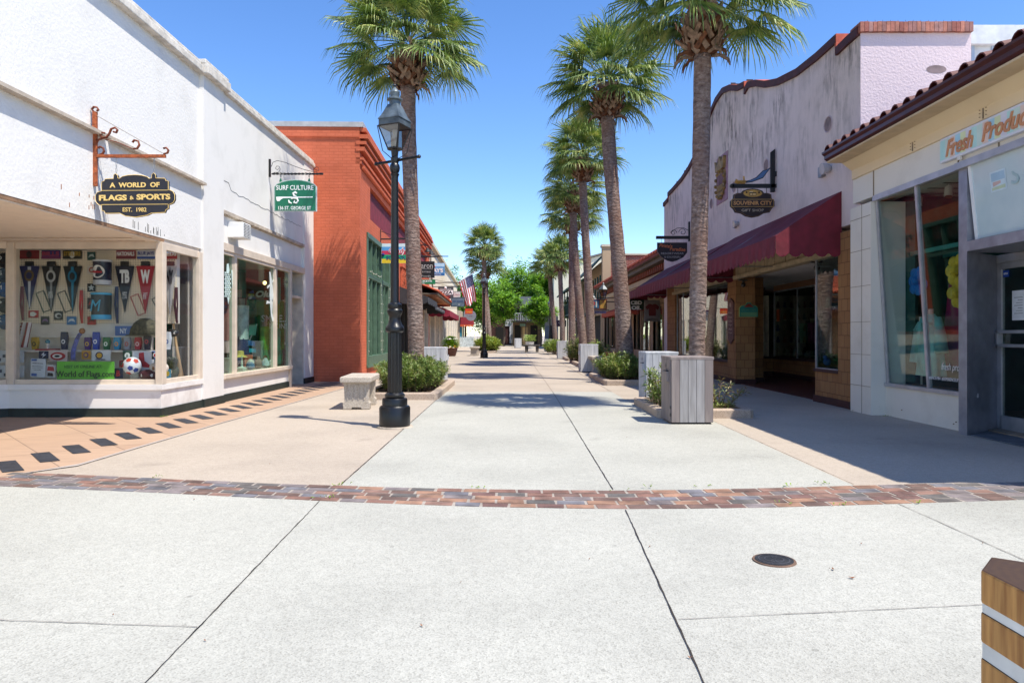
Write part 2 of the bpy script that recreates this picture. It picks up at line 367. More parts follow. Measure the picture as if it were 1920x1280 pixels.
m=M(C('#37302b',.95,.3,name='open_joint'))
joint(m,[(-1.385,5.12),(-1.26,2.45),(-1.1,-1)],.006); joint(m,[(.777,4.86),(.66,2.45),(.5,-1)],.0075)
joint(m,[(.78,5.5),(.82,10),(.857,15)],.0085); joint(m,[(-1.37,5.7),(-1.4,15)],.008)
joint(m,[(2.73,5.68),(2.8,9.95)],.007)
m.m(C('#8c8680',.95,.2,name='tooled_joint'))
joint(m,[(-12,3.3),(-2.145,2.98),(-1.287,2.91)],.006); joint(m,[(.70,2.99),(2.08,3.15),(9,3.6)],.005); joint(m,[(2.74,5.04),(2.71,3.0),(2.6,-1)],.007)
m.m(C('#8c7b6d',.95,.2,name='tooled_joint_buff'))
joint(m,[(.857,15.02),(.9,60)],.012,.004); joint(m,[(-1.4,15.02),(2.1,15.0)],.008,.0088)
for y in (20,26,33,42,52): joint(m,[(-4,y),(5.5,y)],.012,.004)
joint(m,[(2.1,15),(2.2,60)],.01,.004); joint(m,[(5.4,7.8),(2.75,7.9)],.006,.004)
st(m,'pavement_lines')
# weeds in the joints
GW=leaf('weed_green',['#5d7a22','#8aa23c'],8.,.6,.2)
m=M(GW); random.seed(12)
for gx,gy,n in [(-1.38,5.64,16),(.78,5.45,3),(-.25,5.54,8),(-1.35,5.2,18),(1.1,5.55,6),(-2.95,5.95,9),(2.5,5.7,14),(2.2,5.6,8),(1.9,5.02,5),(2.3,4.99,8),(-5.05,10.33,26),(2.9,5.05,5),(5.4,11.2,8),(5.5,10.4,8),(1.5,5.6,4)]:
    for i in range(n//2+1):
        a=random.uniform(0,6.28); l=random.uniform(.01,.032); x=gx+random.gauss(0,.035); y=gy+random.gauss(0,.012); z=.008+random.uniform(.006,.03)
        m.quad((x,y,.01),(x+l*math.cos(a+.3),y+l*math.sin(a+.3),z),(x+1.4*l*math.cos(a),y+1.4*l*math.sin(a),z*.8),(x+l*math.cos(a-.3),y+l*math.sin(a-.3),z))
m.build('weeds',kind='stuff',label='small green weeds sprouting along the paving joints')
m=M(C('#8a5a3c',.9,.2,name='dry_leaf')); random.seed(3)
for i in range(16):
    px,py=random.choice([(random.uniform(100,1850),random.uniform(800,1270))]); x,y=gnd(px,py); l=random.uniform(.004,.011); a=random.uniform(0,6.28)
    if i==0: x,y=gnd(1562,1070);l=.015
    if i==1: x,y=gnd(1597,1086);l=.02
    m.quad(*[(x+l*math.cos(a+k)*(1 if j%2 else .5),y+l*math.sin(a+k)*(1 if j%2 else .5),.010+.006*(j%2)) for j,k in enumerate((0,1.6,3.1,4.7))])
m.build('leaf_litter',kind='stuff',label='tiny brown dry leaf fragments scattered on the paving')
# manhole cover
x,y=gnd(1451.5,1052.4)
mh=T('drain_cover','small round rusty iron drain cover set in the pale paving','drain cover',(x,y,.004))
m=M(C('#6e5748',.9,.3,name='rust_ring')); m.lathe([(.112,0),(.11,.006),(.1,.006)],x,y,32,.0045); m.build('rim',mh)
m=M(C('#2c2d31',.6,.3,.4,60,name='cast_iron')); m.lathe([(.098,0),(.098,.008)],x,y,32,.005)
m.m(C('#46474d',.6,.3,name='cast_iron_raised'))
for r0 in (.045,.075): m.add([(x+(r0+d)*math.cos(k*PI/16),y+(r0+d)*math.sin(k*PI/16),.0145) for k in range(32) for d in (0,.006)],[(2*k,2*k+1,(2*k+3)%64,(2*k+2)%64) for k in range(32)])
for k in range(8):
    a=k*PI/4; m.add([(x+r*math.cos(a+s),y+r*math.sin(a+s),.0146) for r,s in ((.015,-.15),(.04,-.06),(.04,.06),(.015,.15))],[(0,1,2,3)])
m.build('cover_plate',mh)

# ================================================================ LEFT WHITE SHOP
LB=T('shop_building','long white stucco two-bay shop building with a bay display window, nearest on the left','building',(-5.2,11.8,0))
m=M(MW)
X0,X1=-5.6,-5.13
# upper wall over the display, to the pilaster
m.box(X0,X1,1.0,11.75,2.62,3.66); m.box(X0,X1-.04,1.0,11.75,3.74,5.5)
m.m(MWs).box(X0,X1+.035,11.75,12.57,.14,5.5)                      # pilaster
m.box(X0,X1,12.57,17.5,3.42,5.5)
m.box(X0,X1-.05,12.57,17.5,2.84,3.34)
m.box(X0,X1+.02,17.5,18.3,.14,5.5)
m.box(X0,X1-.02,12.57,16.46,.14,.42)
# body of the building
m.box(-14,-8.4,11.3,18.3,0,5.3); m.box(-14,-5.62,1.0,18.28,5.1,5.3); m.box(-8.4,-5.65,17.9,18.28,0,5.1); m.box(-14,-5.62,.9,1.0,2.6,5.3)
m.box(-8.4,-7.0,11.3,11.7,2.64,5.1)
m.build('wall',LB)
m=M(C('#cfc9bf',.8,.15,.2,30,name='weathered_coping'))
m.box(X0-.1,X1+.07,1.0,11.68,5.5,5.62);m.box(X0-.1,X1+.03,1.0,11.68,5.62,5.7)
m.box(X0-.1,X1+.14,11.68,12.64,5.5,5.66);m.box(X0-.1,X1+.1,11.68,12.64,5.66,5.74)
m.box(X0-.1,X1+.07,12.64,18.3,5.5,5.6);m.box(X0-.1,X1+.03,12.64,18.3,5.6,5.68)
m.build('coping',LB,bevel=.015)
m=M(C('#b9ac9c',.8,.15,.1,30,name='ledge_paint'))
m.box(X0,X1+.10,1.0,8.95,3.66,3.7); m.box(X0,X1+.10,9.02,11.72,3.66,3.7); m.box(X0,X1+.02,1.0,11.72,3.7,3.74)
m.box(X0,X1+.03,12.57,17.5,3.36,3.42); m.box(X0,X1-.02,12.57,17.5,3.34,3.36)
m.build('ledge',LB)
m=M(MGREEN)
m.box(X0,X1+.055,11.74,12.585,.0,.13); m.box(X0,X1,12.585,16.46,.0,.13); m.box(X0,X1+.04,17.49,18.3,.0,.13)
m.box(-7.35,X1+.02,10.37,10.6,0,.13); m.box(X1-.2,X1+.02,10.6,11.74,0,.13)
m.prism([(-7.35,10.37),(-8.6,9.6),(-8.7,9.8),(-7.35,10.6)],'z',0,.13)
m.build('base_course',LB)
# recessed display window: plinth, sills, soffit
m=M(MBASE); m.box(-7.35,X1,10.4,10.7,.13,.40); m.box(X1-.2,X1,10.7,11.75,.13,.40)
m.prism([(-7.35,10.4),(-8.6,9.63),(-8.7,9.85),(-7.35,10.7)],'z',.13,.40)
m.m(MBASE).box(-7.35,X1+.03,10.36,10.75,.40,.48); m.box(X1-.2,X1+.03,10.75,11.75,.40,.48)
m.prism([(-7.35,10.36),(-8.62,9.58),(-8.7,9.85),(-7.35,10.75)],'z',.40,.48)
m.build('plinth',LB)
m=M(C('#e2d3c0',.8,.03,name='beige_soffit')); m.box(-14,X1-.02,1.0,11.7,2.56,2.615)
m.m(C('#8f6f55',.9,.2,name='rusty_edge')).box(X1-.02,X1-.005,1.0,10.5,2.575,2.62)
for yy in (9.9,10.25): m.m(C('#bca58d',.8,.1)).box(-14,-5.3,yy,yy+.02,2.55,2.56)
m.build('soffit',LB)
m=M(C('#bda892',.85,.2)); m.box(-14,-8.6,9.5,11.3,0,2.6); m.build('alcove_wall',LB)
FR=C('#cfc0ae',.6,.06,.1,30,name='beige_window_frame')
def window(parent,frames,panes,gm=GL,fm=FR,bev=.006):
    f=M(fm)
    for b in frames: f.box(*b)
    fo=f.build('window_frame',parent,bevel=bev)
    for q in panes:
        g=M(gm); g.box(*q); g.build('pane',fo)
    return fo
window(LB,[(-7.33,-5.2,10.4,10.46,.48,.55),(-7.33,-5.2,10.4,10.5,2.46,2.565),(-7.39,-7.27,10.37,10.5,.48,2.56),(-5.21,-5.1,10.38,10.5,.48,2.56),
 (-5.2,-5.13,10.5,11.68,.48,.55),(-5.2,-5.13,10.5,11.68,2.46,2.565),(-5.22,-5.11,11.62,11.75,.48,2.56)],
 [(-7.27,-5.21,10.42,10.428,.55,2.46),(-5.17,-5.162,10.5,11.62,.55,2.46)])
wd=M(FR); wd.X=Matrix.Translation((-7.36,10.4,0))@Matrix.Rotation(R(180+31.5),4,'Z')
wd.box(.03,1.4,-.03,.03,.48,.55); wd.box(.03,1.4,-.03,.03,2.46,2.56); wd.box(1.36,1.46,-.04,.04,.48,2.56); fo=wd.build('window_frame',LB)
g=M(GL); g.X=wd.X; g.box(.05,1.36,-.004,.004,.55,2.4); g.build('pane',fo)
# display interior: pegboard, floor, side wall
PEG=bpy.data.materials.new('pegboard'); t,p=nodes(PEG); tc=N(t,'TexCoord'); sx=N(t,'SeparateXYZ'); t.links.new(tc.outputs['Object'],sx.inputs[0])
def frac(src):
    a=N(t,'Math',operation='MULTIPLY'); a.inputs[1].default_value=1/.038; t.links.new(src,a.inputs[0])
    b=N(t,'Math',operation='FRACT'); t.links.new(a.outputs[0],b.inputs[0]); c=N(t,'Math',operation='SUBTRACT'); c.inputs[1].default_value=.5; t.links.new(b.outputs[0],c.inputs[0]); return c.outputs[0]
cx=N(t,'CombineXYZ'); t.links.new(frac(sx.outputs[0]),cx.inputs[0]); t.links.new(frac(sx.outputs[2]),cx.inputs[1])
ln=N(t,'VectorMath',operation='LENGTH'); t.links.new(cx.outputs[0],ln.inputs[0]); t.links.new(ramp(t,ln.outputs['Value'],[(.17,'#5a4c40'),(.24,'#ead9c0')]),p.inputs['Base Color']); p.inputs['Roughness'].default_value=.8
m=M(PEG); m.box(-8.7,-5.28,11.15,11.2,1.38,2.52); m.build('pegboard',LB)
m=M(C('#ddd4ca',.8,.05)); m.box(-8.7,-5.2,10.5,11.6,.42,.5); m.box(-8.7,-5.7,11.16,11.3,.5,1.38); m.box(-8.7,-5.28,11.2,11.3,1.38,2.56)
m.m(C('#cfc6bd',.7,.08)).box(-5.55,-5.3,11.62,11.7,.5,2.56)
m.m(C('#4a4745',.7,.08)).box(-5.42,-5.3,11.55,11.62,.5,2.35)
m.build('display_interior',LB)
m=M(C('#e6e0d8',.6,.05)); m.box(-8.3,-5.4,10.98,11.16,1.165,1.185); m.box(-8.3,-5.45,10.78,11.16,.945,.965); m.build('shelf',LB)
# surf shop window and door
YA,YB,YC,YD=12.57,16.46,17.5,18.3
window(LB,[(-5.26,-5.09,YA,17.5,2.70,2.84),(-5.2,-5.11,YA,16.46,2.64,2.70),(-5.25,-5.07,YA,16.46,.42,.5),
 (-5.21,-5.1,13.1,13.2,.5,2.64),(-5.21,-5.1,15.35,15.45,.5,2.64),(-5.21,-5.1,16.38,16.5,.0,2.70),
 (-5.5,-5.15,16.5,17.5,2.08,2.14)],
 [(-5.17,-5.16,YA,13.1,.5,2.64),(-5.17,-5.16,13.2,15.35,.5,2.64),(-5.17,-5.16,15.45,16.38,.5,2.64),(-5.45,-5.44,16.5,17.4,2.14,2.7)],gm=glass('surf_glass','#e6f3ee',.45,.02))
d=M(C('#b9b2a8',.6,.1,name='pale_door_frame')); d.box(-5.5,-5.44,16.5,16.6,0,2.08); d.box(-5.5,-5.44,17.3,17.42,0,2.08); d.box(-5.5,-5.44,16.6,17.3,0,.2); d.box(-5.5,-5.44,16.6,17.3,1.98,2.08); d.box(-5.49,-5.41,16.62,17.28,.98,1.02)
d.m(MTRIM).box(-5.6,-5.13,17.42,17.5,0,2.7)
do=d.build('door',LB); g=M(GLD); g.box(-5.475,-5.465,16.6,17.3,.2,1.98); g.build('pane',do)
m=M(C('#e9ecea',.6,.1)); # stickers on the door
for z,s in ((1.75,.05),(1.55,.09),(1.42,.05),(1.25,.1),(.7,.08),(.6,.09),(.45,.05)): m.box(-5.463,-5.46,16.64,16.64+s*2,z-s/2,z+s/2)
m.build('sticker',do)
m=M(C('#3a9c84',.8,.3,name='teal_shop_interior')); m.box(-7.2,-7.1,12.57,16.4,.5,2.7); m.box(-7.2,-5.3,12.57,12.62,.5,2.7); m.m(C('#2aa582',.8,.2)).box(-7.1,-5.3,16.38,16.44,.5,2.7)
m.m(C('#8a9a8e',.8,.1)).box(-7.2,-5.3,12.57,16.4,2.7,2.76); m.m(C('#b39a7a',.8,.15)).box(-7.2,-5.28,12.57,16.4,.42,.5)
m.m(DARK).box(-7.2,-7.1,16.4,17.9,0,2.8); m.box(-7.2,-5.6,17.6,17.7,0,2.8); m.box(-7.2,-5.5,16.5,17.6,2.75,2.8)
m.build('shop_interior',LB)
m=M(C('#e8e8e5',.7,.05)); m.box(-5.18,-4.9,12.95,13.35,2.98,3.26); v=m.build('vent_box',LB,bevel=.01)
m=M(C('#3b3b3c',.7)); 
for i in range(5):
    for j in range(9): m.box(-4.9,-4.893,12.99+.07*i,13.02+.07*i,3.0+.028*j,3.015+.028*j)
m.build('grille',v)
# crack, rust marks
m=M(C('#6b6764',.9,.2)); random.seed(5)
pts=[]; 
for i in range(40):
    y=12.62+i*.12; pts.append((X1+.002,y,3.82-.0*i+random.uniform(-.02,.02)+(.12 if i<3 else 0)))
m.tube(pts,.004,4)
m.build('wall_crack',LB)
m=M(C('#9a5a2c',.9,.3)); random.seed(6)
for i in range(9):
    y=8.0+random.uniform(0,.9); z=2.68+random.uniform(.0,.22); m.box(X1-.01,X1+.002,y,y+.012,z,z+random.uniform(.02,.07))
m.m(C('#2b2622',.9,.3))
for i in range(16):
    y=9.6+random.uniform(0,1.1); z=2.64+random.uniform(.0,.02); m.box(X1-.01,X1+.003,y,y+.008,z,z+random.uniform(.02,.12))
m.build('rust_mark',LB)

# ================================================================ ORANGE BRICK BUILDING (local frame)
OB=T('shop_building','orange painted brick building with corbelled cornice and green window frames','building',(-3.93,18.35,0),R(1.75),local=True)
OBR=bricks('orange_painted_brick','#d07052','#c96a4c','#c06347',.22,.078,.008,.35)
m=M(OBR)
# local: x=0 facade plane, street to +x, y runs along the street
L=21.0
m.box(-9,0,0,.35,0,6.55)                                  # flank wall facing the plaza
m.wall('x',-.35,0,.35,L,0,6.55,[(1.0,7.4,.35,4.0),(8.2,12.4,.1,2.9),(13,20.5,.1,2.9),(1.6,19.5,4.45,5.35)])
m.box(-.35,-.12,1.6,19.5,4.45,5.35)
m.box(-9,-.35,20.6,21,0,6.5); m.box(-9,-.35,.35,20.6,6.0,6.2)
m.build('wall',OB)
m=M(C('#7d2433',.8,.15,.2,30,name='maroon_panel')); m.box(-.12,-.1,1.62,19.48,4.47,5.33); m.build('sign_panel',OB)
m=M(OBR)
for k,(z,h,d) in enumerate([(5.62,.07,.05),(5.72,.07,.09),(5.95,.1,.13),(6.12,.08,.17),(6.27,.1,.22),(6.44,.1,.17)]): m.box(-.1,d,-.0 if k<2 else -.02,L,z,z+h)
for i in range(136): m.box(0,.09,.2+i*.152,.28+i*.152,5.53,5.62)
m.box(-9,.0,-.04,0,6.3,6.55)
m.build('cornice',OB)
m=M(C('#b5b3b0',.5,.1,metal=.3,name='metal_cap')); m.box(-9,.1,-.07,.45,6.55,6.68); m.box(-.3,.12,.45,L,6.55,6.58)
m.m(C('#8a8a8a',.5,metal=.6))
for i in range(120): m.tube([(.02+.05*(i%2),.5+i*.17,6.58),(.02+.09*(i%3-1),.5+i*.17+.03,6.72)],.003,3)
m.build('parapet_cap',OB)
GP=C('#4f6b57',.5,.12,.05,name='sage_green_paint')
f=M(GP)
f.box(-.2,.03,1.0,1.16,.3,4.0);f.box(-.2,.03,3.5,3.68,.3,4.0);f.box(-.2,.03,5.2,5.38,.3,4.0);f.box(-.2,.03,7.25,7.4,.3,4.0)
f.box(-.2,.05,1.0,7.4,3.86,4.0);f.box(-.2,.04,1.16,7.25,.35,.62);f.box(-.2,.06,1.0,7.4,.3,.37);f.box(-.18,.02,1.16,3.5,2.78,2.9);f.box(-.18,.02,3.68,7.25,2.78,2.9)
for y in (1.9,2.7,4.4,6.3): f.box(-.17,0,y,y+.06,.6,3.86)
fo=f.build('window_frame',OB,bevel=.008)
for a,b in ((1.16,1.9),(1.96,2.7),(2.76,3.5),(3.68,4.4),(4.46,5.2),(5.38,6.3),(6.36,7.25)):
    g=M(GLD); g.box(-.1,-.092,a,b,.62,2.78); g.box(-.1,-.092,a,b,2.9,3.86); g.build('pane',fo)
for y in (1.22,3.42,3.76,5.1,5.45):
    lt=M(C('#d9d6c8',.4,.05,name='string_bulbs')); lt.tube([(.025,y,.65),(.025,y,2.8)],.003,4)
    for j in range(8): lt.ball((.03,y,.75+.28*j),.014,6)
    lt.build('string_light',OB)
lt=M(C('#d9d6c8',.4,.05,name='string_bulbs')); lt.tube([(.06,1.2,2.95),(.06,3.3,2.95)],.004,4)
for j in range(8): lt.ball((.06,1.25+j*.28,2.95+.03*math.sin(j*2)),.014,6)
lt.build('string_light',OB)
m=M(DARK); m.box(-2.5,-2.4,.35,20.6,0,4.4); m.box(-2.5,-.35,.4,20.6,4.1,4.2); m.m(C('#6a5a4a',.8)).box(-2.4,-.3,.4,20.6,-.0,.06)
m.box(-2.4,-.4,7.6,7.7,0,4.1); m.m(C('#7c2032',.8,.2)).box(-.7,-.6,3.75,4.25,.7,1.6); m.m(C('#c9c6c0',.8,.2)).box(-.72,-.62,3.8,4.2,1.6,2.1)
m.m(C('#b59067',.8,.2)).box(-1.2,-1.1,1.2,3.0,.5,1.9); m.m(C('#d3ccc0',.8,.2)).box(-1.15,-1.0,5.6,6.9,.6,1.5)
m.build('shop_interior',OB)
m=M(OBR); 
for i in range(14):     # openwork balustrade panel over the awning
    y=8.3+i*.28; m.box(0.02,.08,y,y+.04,2.95,3.75); m.box(.02,.08,y+.04,y+.28,3.1+.12*(i%3),3.16+.12*(i%3)); m.box(.02,.08,y+.04,y+.28,3.45+.08*(i%2),3.5+.08*(i%2))
m.box(.0,.1,8.2,12.3,3.75,3.85); m.box(0,.1,8.2,12.3,2.9,2.96)
m.build('balustrade',OB)
f=M(C('#27211e',.6,.1)); 
for y in (8.2,9.6,10.9,12.3): f.box(-.2,-.02,y,y+.1,.1,2.9)
f.m(C('#8b3f33',.7,.1)).box(-.2,0,13.0,13.25,.1,2.9); f.m(C('#d8d0c4',.7,.1))
for y in (14.2,16.1,18.2,20.3): f.box(-.2,0,y,y+.15,.1,2.9)
f.m(C('#a3744a',.7,.2)); f.box(-.16,-.06,14.9,16.1,.1,2.9); f.box(-.16,-.06,17.0,18.2,.1,2.9)
f.box(-.2,-.14,13.0,20.45,2.8,2.9); f.box(-.2,-.14,8.2,12.4,2.8,2.9)
fo=f.build('storefront_frame',OB)
g=M(GLD); g.box(-.12,-.11,8.3,12.3,.5,2.9); g.build('pane',fo); g=M(GLD); g.box(-.12,-.11,13.25,20.4,.4,2.9); g.build('pane',fo)
m=M(C('#1d1d20',.7,.1)); m.box(-.18,-.05,8.3,12.3,.1,.5); m.build('bulkhead',OB)
def awning(name,label,y0,y1,zt,zf,zb,out,matc,T0,scal=.15,group=None,world=False,sgn=1,x0=0.,end=True,stripe=None):
    """cloth awning: top edge zt on the wall, front edge zf at distance out, valance hem zb with scallops"""
    m=M(matc) if not isinstance(T0,M) else T0
    s=sgn
    def P(d,y,z): return (x0+s*d,y,z)
    th=.012
    n=max(2,int((y1-y0)/1.2)); pts=[]
    # cloth sags a little between ribs
    vs=[];K=8*n
    for i in range(K+1):
        y=y0+(y1-y0)*i/K; sag=-.035*abs(math.sin(PI*i/8))
        for j in range(7):
            t_=j/6; vs.append(P(.0+out*t_,y,zt+(zf-zt)*t_+sag*math.sin(PI*t_)-.03*math.sin(PI*t_)))
    m.add(vs,[(i*7+j,i*7+j+1,(i+1)*7+j+1,(i+1)*7+j) for i in range(K) for j in range(6)])
    # valance
    k=int((y1-y0)/scal); vs=[]; q=4
    for i in range(k*q+1):
        y=y0+(y1-y0)*i/(k*q); ph=(i%q)/q; dz=(0,.05,.065,.05)[i%q]
        wv=.01*math.sin(i*.9); vs+=[P(out,y,zf),P(out+.01+wv,y,zb+.065-dz)]
    m.add(vs,[(2*i,2*i+1,2*i+3,2*i+2) for i in range(k*q)])
    for y in (y0,y1):
        if end:
            pts=[P(0,y,zt),P(out,y,zf),P(out,y,zb+.065)]; ks=max(2,int(out/scal))
            for i in range(ks*4): d_=out*(1-(i+1)/(ks*4)); pts.append(P(d_,y,zb+.065-(0,.05,.065,.05)[(i+1)%4]))
            m.quad(*pts)
    return m
OA=T('awning','plain black cloth awning on the orange brick building','awning',(0,0,0)); 
OM=Matrix.Translation((-3.93,18.35,0))@Matrix.Rotation(R(1.75),4,'Z')
def fromO(o,y=0,x=0,z=0):     # put a thing at a spot of the orange building's frontage, turned with it
    o.location=OM@Vector((x,y,z)); o.rotation_euler=(0,0,R(1.75)); ORG[o.name]=Matrix.Translation(Vector((-x,-y,-z)))
fromO(OA,10.3)
m=M(C('#34353a',.8,.1,.15,20,name='black_awning_cloth')); awning('','',8.0,12.6,3.0,2.62,2.35,1.05,None,m,scal=.4); awning('','',12.6,19.4,2.75,2.5,2.3,.95,None,m,scal=.3); m.build('canopy_cloth',OA,solid=1)
m=M(C('#222',.5)); 
for y in (8.05,10.3,12.5,15,17,19.3): m.tube([(0,y,2.45),(.95,y,2.45)],.012,4)
m.build('awning_arm',OA)
m=M(C('#a6a6a6',.6,.1)); m.text('C A F E   &   G I F T S',(.97,16,2.42),5.5,.1,'E',d=.002); m.build('lettering',OA)

# red tiled canopy further along
RT=C('#b3502f',.75,.25,.2,10,name='terracotta_roof_tile'); RTD=C('#5e231b',.6,.2,.1,10,name='dark_red_glazed_tile')
def tiled(m,mat,x_eave,x_top,z_eave,z_top,y0,y1,sp=.28,r=.085):
    m.m(mat); k=int(round((y1-y0)/sp)); n=6
    for i in range(k):
        yc=y0+(i+.5)*sp; rows=max(1,int(abs(x_top-x_eave)/.38))
        for j in range(rows):
            xa=x_eave+(x_top-x_eave)*j/rows; xb=x_eave+(x_top-x_eave)*min(1,(j+1.12)/rows); za=z_eave+(z_top-z_eave)*j/rows+.012; zb=z_eave+(z_top-z_eave)*min(1,(j+1.12)/rows)-.004
            vs=[]
            for (x,z,rr) in ((xa,za,r),(xb,zb,r*.9)):
                for q in (1,.84):
                    for a in range(n+1): t_=PI*a/n; vs.append((x,yc+rr*q*math.cos(t_),z+rr*q*math.sin(t_)))
            k1=n+1; f=[(a,a+1,2*k1+a+1,2*k1+a) for a in range(n)]+[(k1+a,a,a+1,k1+a+1) for a in range(n)]+[(k1+a+1,k1+a,3*k1+a,3*k1+a+1) for a in range(n)]
            m.add(vs,f)
    # pans
    for i in range(k+1):
        yc=y0+i*sp; vs=[]
        for (x,z) in ((x_eave+(x_top-x_eave)*.02,z_eave),(x_top,z_top)):
            for a in range(5): t_=PI+PI*a/4; vs.append((x,yc+.075*math.cos(t_),z+.05+.05*math.sin(t_)))
        m.add(vs,[(a,a+1,5+a+1,5+a) for a in range(4)])
    return m
RC=T('tiled_canopy','small red clay tile canopy roof projecting from the orange brick front','canopy',(0,0,0)); fromO(RC,16)
m=M(); tiled(m,RT,1.15,0,3.05,3.5,12.4,24.0,.3,.1); m.build('roof_tiles',RC)
m=M(C('#6b5f4e',.7,.1)); m.box(.0,1.1,12.4,24,2.95,3.03); m.m(C('#c27a4a',.7)).box(.0,1.0,12.45,23.9,2.88,2.95); m.build('fascia',RC)

# ================================================================ CREAM BUILDING beyond (local frame of the orange one, further on)
CB=T('shop_building','long cream rendered building with a sloping eaves line beyond the orange one','building',(0,0,0),local=True); fromO(CB,0); ORG[CB.name]=Matrix.Identity(4)
m=M(stucco('cream_render','#e2d5bd',dirt='#b8a68a',bs=20,bstr=.1,dirtamt=.3))
m.wall('x',-.4,-.05,21.05,55,0,6.3,[(22+i*4.0,24.8+i*4.0,.4,2.7) for i in range(8)]); m.box(-10,-.4,54.6,55,0,6.3); m.box(-10,-.4,21.05,54.6,5.9,6.0)
m.build('wall',CB)
m=M(C('#cdbf9f',.7,.1)); m.box(-.5,.12,21.05,55.2,6.3,6.5); m.box(-.5,.02,21.05,55.1,6.2,6.3); m.build('eaves',CB)
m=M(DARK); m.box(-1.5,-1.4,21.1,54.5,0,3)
for i in range(8): m.m(C(['#8a6a4a','#4a4a52','#5a4030','#3a4a44'][i%4],.8,.2)).box(-1.0,-.9,22.4+i*4,23.9+i*4,.4,2)
m.build('shop_interior',CB)
for i in range(8):
    a=22+i*4.0; f=M(C('#d8cfc0',.6,.1))
    for y in (a,a+1.35,a+2.7): f.box(-.2,0,y,y+.1,.4,2.7)
    f.box(-.2,0.01,a,a+2.8,2.62,2.7); fo=f.build('storefront_frame',CB)
    g=M(GLD); g.box(-.12,-.11,22.1+i*4,24.7+i*4,.4,2.62); g.build('pane',fo)
m=M(C('#9b9186',.5,metal=.3)); m.tube([(.0,21.6,6.1),(.03,21.8,4.8),(.05,22.6,3.9),(.05,22.9,3.3)],.05,6); m.build('downpipe',CB)
MA=T('awning','deep red cloth awning on the far cream building, before the flag','awning',(0,0,0)); fromO(MA,24)
m=M(C('#8d1f38',.75,.12,.1,20,name='crimson_awning_cloth')); awning('','',20.6,32,2.95,2.55,2.2,1.15,None,m,scal=.3); m.build('canopy_cloth',MA)
m=M(C('#222',.5)); m.tube([(0,20.7,2.45),(1.1,20.7,2.45)],.015,4); m.tube([(0,31.8,2.45),(1.1,31.8,2.45)],.015,4); m.build('awning_arm',MA)
# ================================================================ RIGHT: CLOTHES SHOP WITH TILED EAVES
PAN=stucco('cream_enamel_panel','#dfd8cb',dirt='#a89a88',bs=60,bstr=.03,dirtamt=.35,rough=.45)
YEL=stucco('yellow_cream_board','#e3cda8',dirt='#bfa57c',bs=60,bstr=.04,dirtamt=.3,rough=.6)
ALU=C('#b5b2b5',.35,.1,.05,30,metal=.35,name='aluminium')
STEEL=C('#9a9aa2',.35,.12,.05,20,metal=.35,name='brushed_steel')
FB=T('shop_building','low cream panelled clothes shop with red tiled eaves, steel pier and tilted display glass','building',(5.45,8.5,0))
m=M(PAN)
m.box(5.38,5.9,10.66,11.3,0,3.2); m.box(5.42,5.9,4.6,11.3,3.28,3.66)
m.box(5.6,5.64,8.70,10.66,0,.47); m.box(6.05,6.3,4.7,6.4,0,2.2); m.box(5.42,5.9,4.6,6.2,0,3.2)
m.box(5.9,12,11.1,11.3,0,4.0); m.box(5.9,12,4.6,4.8,0,4.0); m.box(11.8,12,4.8,11.1,0,4.0); m.box(5.9,11.8,4.8,11.1,3.6,4.0)
m.build('wall',FB)
m=M(YEL); m.prism([(5.39,3.66),(5.39,3.80),(5.22,3.93),(5.22,3.96),(5.9,3.96),(5.9,3.66)],'y',4.6,11.28); m.build('upper_board',FB)
m=M(C('#8c7d6a',.8,.1))
for y in (10.64,8.62,7.9,6.55): m.box(5.405,5.421,y,y+.008,3.28,3.66)
for y in (9.55,8.12,7.35): m.box(5.378,5.392,y,y+.012,3.67,3.79)
for z in (.42,.9,1.4,1.95,2.5,3.0): m.box(5.374,5.381,10.67,11.3,z,z+.006)
m.box(5.375,5.4,10.93,10.936,0,3.2)
m.build('panel_joint',FB)
m=M(C('#6b4a33',.9,.2))
for y in (9.5,9.6,8.07,8.18):
    for z in (3.7,3.74,3.78): m.box(5.376,5.39,y,y+.008,z,z+.006)
for q in ((10.2,.12),(8.95,.1),(9.0,.07),(8.8,.08)): m.box(5.59,5.601,q[0],q[0]+.015,q[1],q[1]+.012)
m.build('rust_spot',FB)
m=M(C('#4c2320',.35,.1,name='brown_gutter_paint')); 
m.prism([(5.22,3.93),(5.0,3.93),(4.94,3.97),(4.94,4.02),(4.90,4.05),(4.90,4.08),(5.0,4.08),(5.22,4.04)],'y',4.55,11.25)
m.build('gutter',FB)
m=M(C('#cbb08a',.7)); m.box(4.96,5.22,4.6,11.2,3.905,3.93); m.build('soffit',FB)
m=M(); tiled(m,RTD,4.93,7.0,4.06,4.62,4.55,11.3,.28,.1); m.m(RTD).prism([(4.95,4.06),(7.0,4.60),(7.0,4.5),(4.95,4.0)],'y',4.6,11.22); m.build('roof_tiles',FB)
TI=.17
def gt(m,y0,y1,z0,z1,th=.008,dx=0.):    # pane leaning out at the top
    f=lambda z:5.62-TI*(z-.49)/2.71+dx
    m.add([(f(z),y,z) for z in (z0,z1) for y in (y0,y1)]+[(f(z)+th,y,z) for z in (z0,z1) for y in (y0,y1)],[(0,1,3,2),(4,6,7,5),(0,2,6,4),(1,5,7,3),(0,4,5,1),(2,3,7,6)])
fr=M(ALU); gt(fr,10.58,10.64,.49,3.2,.04,-.015); gt(fr,9.55,9.6,.49,3.2,.05,-.02); fr.box(5.40,5.5,8.65,10.66,3.2,3.28); fr.box(5.57,5.68,8.65,10.64,.44,.49)
fr.box(5.38,5.5,4.7,8.65,3.2,3.28); fr.m(C('#e8e6e4',.5))
fo=fr.build('window_frame',FB)
GF=glass('shopfront_glass','#eef5f3',.38,.02)
